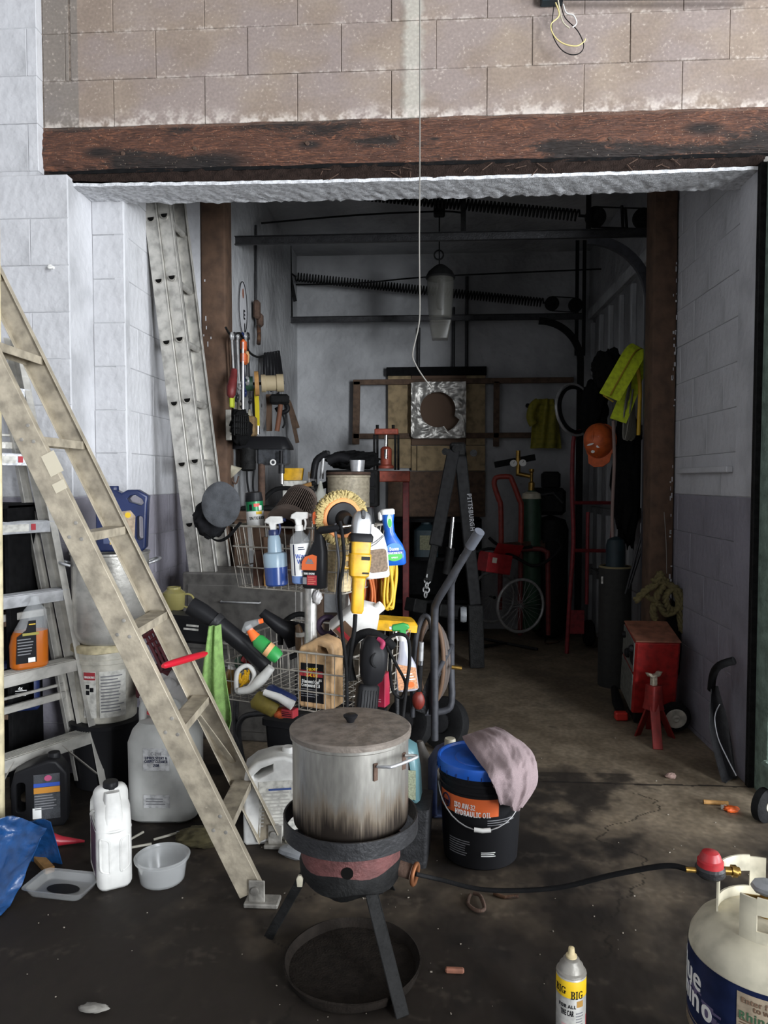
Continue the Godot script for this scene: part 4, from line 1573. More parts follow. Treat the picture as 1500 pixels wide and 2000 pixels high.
		if i == 3 or i == 4:
			b = WB(sl)
			b.bar(o + nd * 0.0425 + wd * 0.12 + Vector3(0, -0.022, 0), o + nd * 0.0425 + wd * 0.33 + Vector3(0, -0.022, 0), 0.03, 0.001, Vector3.UP, 0)
			var lb := part("sticker", b, M.paper, tr)
			b = WB(sl)
			b.x = b.x * Transform3D(Basis(-wd, Vector3.UP, nd), o + nd * 0.0432 + wd * 0.1 + Vector3(0, -0.02, 0))
			b.box(Vector3(), Vector3(0.02, 0.026, 0.001), 0)
			part("red_mark", b, M.print_red, tr)
	for i in 4:
		var o: Vector3 = B0 + tl * (0.4 + i * 0.36) - nd * 0.1 + wd * 0.02
		var b := WB(sl)
		b.bar(o, o + wd * 0.48, 0.03, 0.016, Vector3.UP, 0.002)
		b.bar(o + tl * 0.045, o + wd * 0.48 + tl * 0.045, 0.012, 0.012, Vector3.UP, 0.002)
		part("rear_brace", b, M.alu, sl)
	for k in 2:
		var o = B0 + wd * (0.0 if k == 0 else 0.52) + tl * 0.06 + nd * 0.02
		var e: Vector3 = B0 + tl * 0.25 + wd * (0.16 if k == 0 else 0.36) + nd * 0.03
		var b := WB(sl)
		b.bar(o, e, 0.02, 0.004, nd, 0.001)
		part("diagonal_brace", b, M.alu_dull, sl)
	# pale pole at the picture's left edge
	var pl := MB.new()
	var pa := P(3, 1605, 2.35)
	var pt := P(-7, 560, 2.42)
	pl.x = Transform3D(Basis(), Vector3())
	var pf := Vector3(pa.x - 0.004, 0, pa.z)
	pl.tube([pf, pt + (pt - pf) * 0.2], 0.0125, 14)
	one("pale_pole", pl, M.pale_pole, "pale cream wooden pole standing at the far left edge", "pole")
	# dark cabinet behind the stepladder
	var cb2 := T("dark_cabinet", "dark open cabinet standing behind the folded stepladder", "cabinet", Vector3(-1.94, 0, -2.99))
	for s in [[Vector3(-0.28, 0.6, 0.02), Vector3(0.02, 1.2, 0.26)], [Vector3(0.25, 0.6, 0.0), Vector3(0.02, 1.2, 0.24)], [Vector3(-0.015, 0.6, -0.11), Vector3(0.52, 1.2, 0.015)], [Vector3(-0.015, 1.195, 0.01), Vector3(0.55, 0.02, 0.26)]]:
		var b := MB.new()
		b.box(s[0], s[1], 0.003)
		part("panel", b, M.black_matte, cb2)
	for y in [0.34, 0.72]:
		var b := MB.new()
		b.box(Vector3(-0.015, y, 0.01), Vector3(0.51, 0.02, 0.22), 0.002)
		part("shelf", b, M.brown_wood, cb2)
	# amber bottle on the tread
	var ap := B0 + tl * (0.555 / tl.y) + wd * 0.21 + Vector3(0, 0.005, 0) - nd * 0.002
	var am := T("amber_bottle", "clear bottle half full of amber cleaner standing on a stepladder tread", "bottle", ap, 0.75)
	var q := MB.new()
	q.loft([[0, 0.062, 0.034, 0.03], [0.008, 0.07, 0.038, 0.034], [0.09, 0.071, 0.038, 0.034], [0.13, 0.066, 0.036, 0.03, 0.004], [0.145, 0.062, 0.034, 0.03, 0.008]], 4)
	part("liquid", q, M.clear_amber, am)
	q = MB.new()
	q.loft([[0.145, 0.062, 0.034, 0.03, 0.008], [0.19, 0.05, 0.03, 0.028, 0.02], [0.225, 0.042, 0.026, 0.024, 0.025], [0.25, 0.022, 0.02, 0.02, 0.025], [0.262, 0.016, 0.016, 0.016, 0.025], [0.28, 0.016, 0.016, 0.016, 0.025]], 4, false)
	part("shell", q, M.clear, am)
	q = MB.new(Transform3D(Basis(), Vector3(-0.012, 0, 0.0385)))
	q.prism(vm([[-0.045, 0.025], [0.03, 0.025], [0.03, 0.19], [0.004, 0.19], [-0.006, 0.155], [-0.04, 0.13]]), 0.0015, 0.0003, [], 1, false)
	var bl := part("label_plate", q, M.print_black, am)
	plate(bl, "label_stripe", Vector3(-0.002, 0.138, 0.0396), 0.06, 0.01, mat("print_olive", hx("8d8428"), 0.5))
	plate(bl, "label_stripe", Vector3(0.004, 0.176, 0.0396), 0.024, 0.004, M.print_yellow)
	lines(bl, Vector3(-0.018, 0.09, 0.0396), 0.066, 0.07, 6, M.print_grey)
	plate(bl, "barcode", Vector3(0.0, 0.036, 0.0396), 0.026, 0.018, M.print_white)
	# dark jugs low on the left
	var nj := T("navy_jug", "navy plastic jug on the low cabinet shelf behind the stepladder", "jug", Vector3(-1.71, 0.351, -2.93), 0.45)
	jug(nj, [[-0.1, 0.01], [-0.09, 0], [0.09, 0], [0.1, 0.01], [0.1, 0.15], [0.06, 0.2], [0.0, 0.21], [-0.1, 0.19]], [], 0.09, M.navy)
	cap_on(nj, 0.2, 0.022, 0.022, M.white_plastic, 0.02)
	plate(nj, "label_disc", Vector3(0.03, 0.135, 0.0458), 0.04, 0.02, M.print_white)
	txt("4x", 0.012, M.print_white, nj, X3(Vector3(0.03, 0.1, 0.0458)))
	lines(nj, Vector3(0.03, 0.08, 0.0455), 0.05, 0.03, 3, M.print_white)
	var bj := T("black_oil_jug", "black motor oil jug with a striped label on the floor under the stepladder", "jug", PF(83, 1607), 0.35)
	jug(bj, [[-0.1, 0.02], [-0.08, 0], [0.08, 0], [0.095, 0.02], [0.095, 0.2], [0.06, 0.25], [0.03, 0.255], [-0.085, 0.22], [-0.1, 0.16]], [rrect(-0.08, 0.07, -0.05, 0.18, 0.012, true)], 0.1, M.black_plastic, 0.01)
	cap_on(bj, 0.245, 0.022, 0.024, M.black_plastic, 0.045)
	plate(bj, "label_plate", Vector3(0.025, 0.12, 0.0512), 0.09, 0.17, M.felt_grey)
	plate(bj, "label_stripe", Vector3(0.025, 0.165, 0.0522), 0.09, 0.014, M.print_blue)
	plate(bj, "label_stripe", Vector3(0.025, 0.145, 0.0522), 0.09, 0.022, mat("print_amber", hx("b37a2a"), 0.5))
	lines(bj, Vector3(0.025, 0.1, 0.0522), 0.085, 0.06, 6, M.print_grey)
	plate(bj, "barcode", Vector3(-0.01, 0.06, 0.0524), 0.03, 0.04, M.print_white, 0, 0)
	q = MB.new(Transform3D(Basis(Vector3.RIGHT, PI / 2), Vector3(0.03, 0.19, 0.053)))
	q.lathe(vm([[0, 0], [0.011, 0], [0.011, 0.001], [0, 0.001]]), 16, 1.2)
	part("label_dot", q, mat("print_rose", hx("a5486a"), 0.5), bj)
	# white bucket on a black tub, pot on the bucket, blue jug on the pot
	var bx := -1.39
	var bz := -3.1
	var tb := T("black_tub", "low black plastic tub standing under the white bucket", "tub", Vector3(bx, 0, bz))
	q = MB.new()
	q.lathe(vm([[0, 0], [0.13, 0], [0.136, 0.004], [0.15, 0.26], [0.156, 0.262], [0.156, 0.278], [0.15, 0.28], [0, 0.28]]), 36)
	part("body", q, M.black_plastic, tb)
	var wb := T("white_bucket", "stained white bucket with warning labels stacked on the black tub", "bucket", Vector3(bx, 0.281, bz), 0.12)
	q = MB.new()
	q.lathe(vm([[0, 0], [0.118, 0], [0.122, 0.004], [0.133, 0.25], [0.137, 0.252], [0.137, 0.27], [0.134, 0.272], [0.135, 0.305], [0, 0.305]]), 48)
	part("pail", q, M.dirty_white, wb)
	q = MB.new()
	q.lathe(vm([[0.136, 0.298], [0.143, 0.3], [0.144, 0.324], [0.138, 0.332], [0, 0.332]]), 48, 1, 1, 35, 0.002)
	part("lid", q, mat("lid_cream", hx("c9bc98"), 0.7, 0, "dirty", 3.0), wb)
	q = MB.new()
	q.patch(0.1315, -0.45, -0.02, 0.03, 0.225, 10, 0.1335)
	var l1 := part("label_plate", q, M.paper, wb)
	q = MB.new()
	q.patch(0.134, -0.43, -0.04, 0.19, 0.222, 8)
	part("label_heading", q, M.print_red, l1)
	txt("WARNING", 0.01, M.print_white, l1, X3(Vector3(0, 0.202, 0), -0.23), 0.1345, "Droid Sans", 0.046)
	q = MB.new()
	for a in [0.0, TAU / 3, TAU * 2 / 3]:
		q.patch(0.1337, -0.31 + cos(a) * 0.09, -0.19 + cos(a) * 0.09, 0.14 + sin(a) * 0.014, 0.158 + sin(a) * 0.014, 4)
	part("pictogram", q, M.print_black, l1).set_meta("kind", "stuff")
	q = MB.new(X3(Vector3(0, 0, 0)))
	q.patch(0.1318, 0.08, 0.9, 0.03, 0.225, 10, 0.1338)
	var l2 := part("label_plate", q, M.paper, wb)
	curve_lines(l2, 0.1343, 0.12, 0.85, 0.05, 0.21, 12, M.print_grey)
	q = MB.new(Transform3D(Basis(), Vector3(-0.13, 0.25, 0.04)))
	q.lathe(vm([[0, -0.014], [0.014, -0.012], [0.014, 0.012], [0, 0.014]]), 14)
	part("bail_ear", q, M.steel, wb)
	var sp := T("steamer_pot", "tall dull aluminium pot standing on the white bucket", "pot", Vector3(bx + 0.025, 0.614, bz), 0.4)
	q = MB.new()
	q.lathe(vm([[0, 0], [0.13, 0], [0.145, 0.012], [0.158, 0.05], [0.158, 0.37], [0.164, 0.374], [0.164, 0.382], [0.156, 0.382], [0.15, 0.376], [0, 0.372]]), 56)
	part("body", q, M.alu, sp)
	for s in [0.0, PI]:
		q = MB.new(Transform3D(Basis(Vector3.UP, s), Vector3(0, 0.33, 0)))
		q.tube(smooth([Vector3(0.156, 0, -0.05), Vector3(0.19, 0.012, -0.045), Vector3(0.205, 0.016, 0), Vector3(0.19, 0.012, 0.045), Vector3(0.156, 0, 0.05)], 4), 0.006, 8)
		part("handle", q, M.alu_bright, sp)
	var uj := T("blue_oil_jug", "dark blue oil jug with a long handle standing on the aluminium pot", "jug", Vector3(bx + 0.08, 0.998, bz), 0.25)
	jug(uj, [[-0.1, 0.012], [-0.09, 0], [0.085, 0], [0.1, 0.015], [0.108, 0.2], [0.112, 0.235], [0.07, 0.262], [0.03, 0.262], [0.005, 0.248], [-0.02, 0.262], [-0.045, 0.262], [-0.055, 0.24], [-0.1, 0.2]], [[[0.04, 0.236], [0.028, 0.224], [0.036, 0.21], [0.085, 0.196], [0.094, 0.206], [0.088, 0.222], [0.06, 0.24]].duplicate(), rrect(0.064, 0.05, 0.09, 0.15, 0.011, true)], 0.095, M.navy, 0.009)
	cap_on(uj, 0.256, 0.021, 0.022, M.navy, -0.033)
	q = MB.new(Transform3D(Basis(), Vector3(0.005, 0, 0.0478)))
	q.prism(vm([[-0.05, 0.03], [0.03, 0.025], [0.05, 0.05], [0.055, 0.15], [0.035, 0.175], [-0.04, 0.165]]), 0.0015, 0.0003, [], 1, false)
	var ul := part("label_plate", q, mat("print_beige", hx("b9a48c"), 0.6, 0, "grime", 5.0), uj)
	q = MB.new(Transform3D(Basis(Vector3.RIGHT, PI / 2), Vector3(0.03, 0.155, 0.049)))
	q.lathe(vm([[0, 0], [0.012, 0], [0.012, 0.001], [0, 0.001]]), 18)
	part("label_dot", q, M.print_yellow, ul)
	plate(ul, "label_panel", Vector3(-0.045, 0.06, 0.0492), 0.05, 0.05, mat("print_slate", hx("4b5577"), 0.5))
	plate(ul, "label_slash", Vector3(-0.02, 0.055, 0.0497), 0.06, 0.008, M.print_yellow, 0, 0.7)
	# translucent carboy
	var cy := T("cleaner_carboy", "large translucent grey plastic carboy of carpet cleaner on the floor", "carboy", PF(310, 1608) + Vector3(0, 0, -0.09), 0.03)
	q = MB.new()
	q.loft([[0, 0.115, 0.085, 0.05], [0.012, 0.13, 0.1, 0.06], [0.3, 0.132, 0.102, 0.06], [0.345, 0.118, 0.09, 0.06], [0.372, 0.095, 0.07, 0.055], [0.378, 0.05, 0.035, 0.03], [0.395, 0.045, 0.03, 0.03]], 5)
	part("body", q, M.milky, cy)
	q = MB.new()
	q.tube(smooth([Vector3(-0.09, 0.36, 0), Vector3(-0.085, 0.43, 0), Vector3(-0.03, 0.445, 0), Vector3(0.04, 0.435, 0), Vector3(0.06, 0.38, 0)], 5), 0.015, 10)
	part("handle", q, M.milky, cy)
	cap_on(cy, 0.36, 0.011, 0.014, M.white_plastic, 0.01)
	cy.get_child(cy.get_child_count() - 1).position = Vector3(0.0, 0.0, 0.085)
	plate(cy, "label_plate", Vector3(-0.005, 0.25, 0.1028), 0.1, 0.085, mat("label_milk", hx("c3c3c3"), 0.7, 0, "grime", 5.0))
	txt("C-218", 0.012, M.print_grey, cy, X3(Vector3(-0.005, 0.272, 0.104)))
	txt("UPHOLSTERY &", 0.011, M.print_navy, cy, X3(Vector3(-0.005, 0.256, 0.104)), 0, "Droid Sans", 0.085)
	txt("CARPET CLEANER", 0.011, M.print_navy, cy, X3(Vector3(-0.005, 0.243, 0.104)), 0, "Droid Sans", 0.088)
	txt("208", 0.011, M.print_navy, cy, X3(Vector3(-0.005, 0.228, 0.104)))
	plate(cy, "label_plate", Vector3(-0.005, 0.09, 0.1028), 0.1, 0.05, M.label_milk)
	lines(cy, Vector3(-0.005, 0.09, 0.104), 0.08, 0.03, 3, M.print_grey)
	# crumpled film bag on top of the carboy
	var bg := T("film_bag", "crumpled translucent plastic bag with a red label behind the beige ladder", "bag", P(330, 1420, 2.86))
	var bag := WB(bg)
	blob(bag, P(335, 1370, 2.9), Vector3(0.115, 0.11, 0.07), 0.35, 5)
	part("film", bag, M.film, bg)
	q = WB(bg)
	q.x = q.x * X3(P(297, 1388, 2.81), 0.2, -0.3, -0.5)
	q.box(Vector3(), Vector3(0.03, 0.04, 0.002), 0)
	part("red_label", q, M.print_red, bg)
	# white jug edge on
	var wj := T("white_oil_jug", "tall white oil jug seen edge on beside the clear tub", "jug", PF(199, 1733) + Vector3(0, 0, -0.07), -0.0)
	wj.rotation.y = -1.02
	jug(wj, [[-0.1, 0.01], [-0.09, 0], [0.09, 0], [0.1, 0.012], [0.1, 0.08], [0.1, 0.2], [0.085, 0.235], [0.078, 0.27], [0.045, 0.275], [0.04, 0.305], [-0.0, 0.31], [-0.02, 0.29], [-0.085, 0.25], [-0.1, 0.21]], [rrect(-0.062, 0.09, -0.035, 0.18, 0.012, true)], 0.108, M.white_plastic, 0.026)
	cap_on(wj, 0.302, 0.024, 0.022, M.black_plastic, 0.018)
	for s in [-1, 1]:
		q = MB.new()
		q.tube(round_loop([Vector3(0.098, 0.055, s * 0.016), Vector3(0.098, 0.16, s * 0.016), Vector3(0.094, 0.175, s * 0.044), Vector3(0.094, 0.07, s * 0.044)], 0.01), 0.0045, 6, true)
		part("grip_rib", q, M.white_plastic, wj)
	q = MB.new()
	q.tube(round_loop([Vector3(0.09, 0.19, 0.05), Vector3(0.1, 0.19, -0.0), Vector3(0.09, 0.19, -0.05), Vector3(-0.09, 0.19, -0.05), Vector3(-0.09, 0.19, 0.05)], 0.02), 0.006, 6, true)
	part("shoulder_belt", q, M.white_plastic, wj)
	q = MB.new()
	q.loft([[0.2, 0.03, 0.03, 0.01, 0.068], [0.262, 0.026, 0.026, 0.01, 0.06], [0.3, 0.014, 0.022, 0.008, 0.05]], 3)
	part("spout_block", q, M.white_plastic, wj)
	plate(wj, "label_plate", Vector3(0.01, 0.12, 0.0548), 0.12, 0.15, mat("print_plum", hx("4b3a4c"), 0.5))
	# clear tubs
	var ct := T("clear_tub", "round clear plastic food tub without a lid on the floor", "tub", PF(302, 1741) + Vector3(0, 0, -0.07))
	q = MB.new()
	q.lathe(vm([[0, 0.001], [0.066, 0.001], [0.07, 0.006], [0.079, 0.07], [0.087, 0.072], [0.089, 0.08], [0.084, 0.083], [0.0775, 0.078], [0.068, 0.008], [0, 0.004]]), 44)
	part("body", q, mat_alpha("frosted", "d4d6d6", 0.24, 0.22), ct)
	var rt := T("clear_tray", "shallow clear rectangular tray holding a little dark oil", "tray", PF(108, 1757) + Vector3(0, 0, -0.05), -0.12)
	q = MB.new()
	q.loft([[0.001, 0.082, 0.05, 0.02], [0.004, 0.086, 0.054, 0.02], [0.026, 0.1, 0.064, 0.022], [0.03, 0.108, 0.07, 0.024], [0.027, 0.097, 0.06, 0.02], [0.005, 0.083, 0.051, 0.02]], 4, true, true)
	part("body", q, M.frosted, rt)
	q = MB.new()
	q.lathe(vm([[0, 0.0062], [0.05, 0.0062], [0.05, 0.0068], [0, 0.0068]]), 24, 1.1, 0.55)
	part("oil", q, M.black_plastic, rt)
	# blue tarp bag bottom left
	var tarp := T("blue_bag", "blue woven plastic bag slumped at the lower left corner", "bag", PF(20, 1790))
	q = WB(tarp)
	var tn := fnl(46, 1.6, 3)
	var prof := [[-60, 1835, 2.08], [10, 1800, 2.1], [50, 1725, 2.2], [78, 1650, 2.26], [92, 1612, 2.3]]
	var rows := []
	for i in 30:
		var r := PackedVector3Array()
		var t := i / 29.0
		for j in 31:
			var s := j / 30.0
			var seg := t * (prof.size() - 1)
			var k := mini(int(seg), prof.size() - 2)
			var p0 = P(prof[k][0], prof[k][1], prof[k][2]).lerp(P(prof[k + 1][0], prof[k + 1][1], prof[k + 1][2]), seg - k)
			var px = p0 + Vector3(-0.42 * s, 0.02 * sin(s * 5.0) + 0.012 * sin(s * 13.0 + t * 4.0), 0.03 * sin(s * PI) + 0.02 * sin(s * 9.0 + t * 3.0)) + Vector3(0.3, 0.4, 0.7) * 0.035 * tn.get_noise_2d(s * 3.0, t * 2.0)
			px.y = maxf(px.y, 0.006 + 0.004 * sin(s * 20.0))
			r.append(px)
		rows.append(r)
	q.sheet(rows, 0.003)
	# the far lip of the mouth
	rows = []
	for i in 7:
		var r := PackedVector3Array()
		for j in 12:
			var s := j / 11.0
			var a = P(92, 1612, 2.3).lerp(P(-40, 1596, 2.42), s)
			r.append(a + Vector3(0, -0.03 * i + 0.008 * sin(s * 14.0), -0.02 - 0.012 * i * (1 - s)))
		rows.append(r)
	q.sheet(rows, 0.003)
	part("woven_sheet", q, M.tarp_blue, tarp)
	# small rubbish by the bag
	var fn := MB.new()
	fn.tube([PF(90, 1640, 0.03), PF(120, 1642, 0.02), PF(165, 1643, 0.012)], [0.03, 0.016, 0.004], 12)
	one("red_funnel", fn, mat("funnel_red", hx("9a2230"), 0.4), "red plastic funnel lying behind the blue bag", "funnel")
	var wd2 := MB.new()
	wd2.bar(PF(75, 1675, 0.012), PF(98, 1700, 0.012), 0.03, 0.02, Vector3.RIGHT)
	one("wood_offcut", wd2, M.pale_wood, "small pale wood offcut beside the blue bag", "offcut")
	var tile := MB.new()
	tile.bar(PF(80, 1650, 0.03), PF(102, 1648, 0.03), 0.03, 0.012, Vector3.BACK)
	one("foam_scrap", tile, M.dirty_white, "small off-white foam scrap by the red funnel", "scrap")
	# thin white sticks on the floor
	var stick_labels := ["longest thin white stick lying towards the beige ladder", "short thin white stick lying beside the white jug", "thin white stick lying under the carboy's right corner"]
	for i in 3:
		var e: Array = [[[230, 1660], [296, 1648]], [[232, 1652], [280, 1625]], [[300, 1640], [345, 1627]]][i]
		var b := MB.new()
		b.tube([PF(e[0][0], e[0][1], 0.005), PF(e[1][0], e[1][1], 0.005)], 0.0045, 6)
		one("white_stick", b, M.dirty_white, stick_labels[i], "stick", Vector3(), "white sticks on the floor")
	# wire rack piece and sack behind the ladder foot
	var wr := MB.new()
	wr.tube([PF(345, 1625, 0.01), PF(400, 1618, 0.01), PF(412, 1600, 0.02), PF(400, 1622, 0.01)], 0.003, 6)
	one("bent_wire", wr, M.steel, "bent steel wire lying beside the carboy", "wire")
	var sk := MB.new()
	blob(sk, PF(388, 1640, 0.025) + Vector3(0, 0, -0.02), Vector3(0.09, 0.03, 0.05), 0.3, 9)
	one("dirty_sack", sk, mat("sack_olive", hx("4e472c"), 0.9, 0, "dirty", 3.0, "soft", 0.8), "flattened dirty olive sack on the floor behind the ladder", "sack")
	# white DEF jug behind the pot
	var dj := T("white_fluid_jug", "large white fluid jug with printed label between ladder and pot", "jug", PF(530, 1648) + Vector3(0, 0, -0.06), 0.2)
	jug(dj, [[-0.11, 0.012], [-0.1, 0], [0.1, 0], [0.11, 0.012], [0.11, 0.25], [0.075, 0.3], [0.04, 0.315], [0.0, 0.315], [-0.06, 0.3], [-0.1, 0.27], [-0.11, 0.22]], [[[-0.005, 0.289], [-0.045, 0.276], [-0.076, 0.25], [-0.07, 0.238], [-0.055, 0.24], [-0.005, 0.266]].duplicate()], 0.13, M.white_plastic, 0.012)
	cap_on(dj, 0.308, 0.022, 0.022, M.white_plastic, 0.05)
	plate(dj, "label_plate", Vector3(0.015, 0.13, 0.0662), 0.14, 0.2, M.paper)
	lines(dj, Vector3(0.015, 0.13, 0.0674), 0.13, 0.13, 10, mat("print_faint", hx("b3b0aa"), 0.7))
	plate(dj, "label_stripe", Vector3(0.02, 0.2, 0.0674), 0.08, 0.007, mat("print_teal_blue", hx("39508a"), 0.6))
	var gr := MB.new()
	gr.loft([[0, 0.022, 0.03, 0.014], [0.01, 0.028, 0.06, 0.02], [0.022, 0.026, 0.055, 0.02], [0.03, 0.012, 0.03, 0.012]], 3)
	var gm := one("grey_scoop", gr, M.grey_plastic, "grey plastic scoop lying by the ladder's rear foot", "scoop", PF(575, 1672))
	gm.rotation.y = 1.1
	var pj := T("white_cap_bottle", "small white bottle lying by the burner's left side", "bottle", PF(586, 1655), 1.2)
	var pjb := MB.new(Transform3D(Basis(Vector3.RIGHT, PI / 2), Vector3(0, 0.022, 0)))
	pjb.lathe(vm([[0, -0.05], [0.02, -0.05], [0.022, -0.045], [0.022, 0.03], [0.012, 0.042], [0.012, 0.055], [0, 0.055]]), 18)
	part("body", pjb, M.cream, pj)
	# hook on the white wall
	var hk := T("wall_hook", "small white painted hook screwed into the left wall", "hook", P(104, 523, 3.15))
	q = MB.new()
	q.tube(smooth([Vector3(0, 0, 0), Vector3(0, 0, 0.03), Vector3(0.004, -0.012, 0.042), Vector3(0.018, -0.008, 0.04)], 4), 0.007, 8)
	part("screw", q, M.white_plastic, hk)

func mat_alpha(key: String, hex: String, a: float, rough := 0.3) -> StandardMaterial3D:
	var m := StandardMaterial3D.new()
	m.resource_name = key
	m.albedo_color = Color(hx(hex), a)
	m.transparency = BaseMaterial3D.TRANSPARENCY_ALPHA
	m.roughness = rough
	M[key] = m
	return m

func blob(b: MB, c: Vector3, r: Vector3, rough: float, seed_: int, n := 22) -> void:
	var nz := fnl(seed_, 1.3, 4)
	var rows := []
	for i in n + 1:
		var th := -PI / 2 + PI * i / n
		var row := PackedVector3Array()
		for j in n * 2:
			var a := TAU * j / (n * 2)
			var d := Vector3(cos(th) * cos(a), sin(th), -cos(th) * sin(a))
			var k := 1.0 + rough * nz.get_noise_3dv(d * 1.6) + rough * 0.35 * absf(nz.get_noise_3dv(d * 5.0))
			row.append(c + d * r * k)
		rows.append(row)
	b.grid(rows, true)

# ---------- wire cart and what hangs on it ----------
func basket(o: Node3D, called: String, x0: float, x1: float, y0: float, y1: float, zf: float, zb: float, tp: float, nx: int, nz: int, bands: int) -> void:
	var hold := MB.new()
	var c := func(sx: int, sz: int, t: float) -> Vector3:
		var k := tp * (1.0 - t)
		return Vector3(lerpf(x0 + k, x1 - k, sx), lerpf(y0, y1, t), lerpf(zf - k, zb + k, sz))
	var loop := [c.call(0, 0, 1.0), c.call(1, 0, 1.0), c.call(1, 1, 1.0), c.call(0, 1, 1.0)]
	var rim := MB.new()
	rim.tube(round_loop(loop, 0.03), 0.0042, 8, true)
	var rm := part(called + "_rim", rim, M.wire_steel, o)
	for i in nx + 1:
		var t := float(i) / nx
		for sz in 2:
			wires(hold, c.call(0, sz, 1.0).lerp(c.call(1, sz, 1.0), t), c.call(0, sz, 0.0).lerp(c.call(1, sz, 0.0), t))
		wires(hold, c.call(0, 0, 0.0).lerp(c.call(1, 0, 0.0), t), c.call(0, 1, 0.0).lerp(c.call(1, 1, 0.0), t))
	for i in nz + 1:
		var t := float(i) / nz
		for sx in 2:
			wires(hold, c.call(sx, 0, 1.0).lerp(c.call(sx, 1, 1.0), t), c.call(sx, 0, 0.0).lerp(c.call(sx, 1, 0.0), t))
		wires(hold, c.call(0, 0, 0.0).lerp(c.call(0, 1, 0.0), t), c.call(1, 0, 0.0).lerp(c.call(1, 1, 0.0), t))
	for i in bands:
		var t := float(i) / bands
		var l := [c.call(0, 0, t), c.call(1, 0, t), c.call(1, 1, t), c.call(0, 1, t)]
		hold.tube(round_loop(l, 0.025), 0.003, 6, true)
	part(called + "_wires", hold, M.wire_steel, o).set_meta("kind", "stuff")

func round_loop(c: Array, r: float) -> Array:
	var out := []
	for i in c.size():
		var p: Vector3 = c[i]
		var a: Vector3 = p + (c[(i - 1 + c.size()) % c.size()] - p).normalized() * r
		var b: Vector3 = p + (c[(i + 1) % c.size()] - p).normalized() * r
		for k in 4:
			var t := k / 3.0
			out.append(a.lerp(p, t).lerp(p.lerp(b, t), t))
	return out

func lean_to(o: Node3D, e: Vector3) -> void:
	o.rotation = e

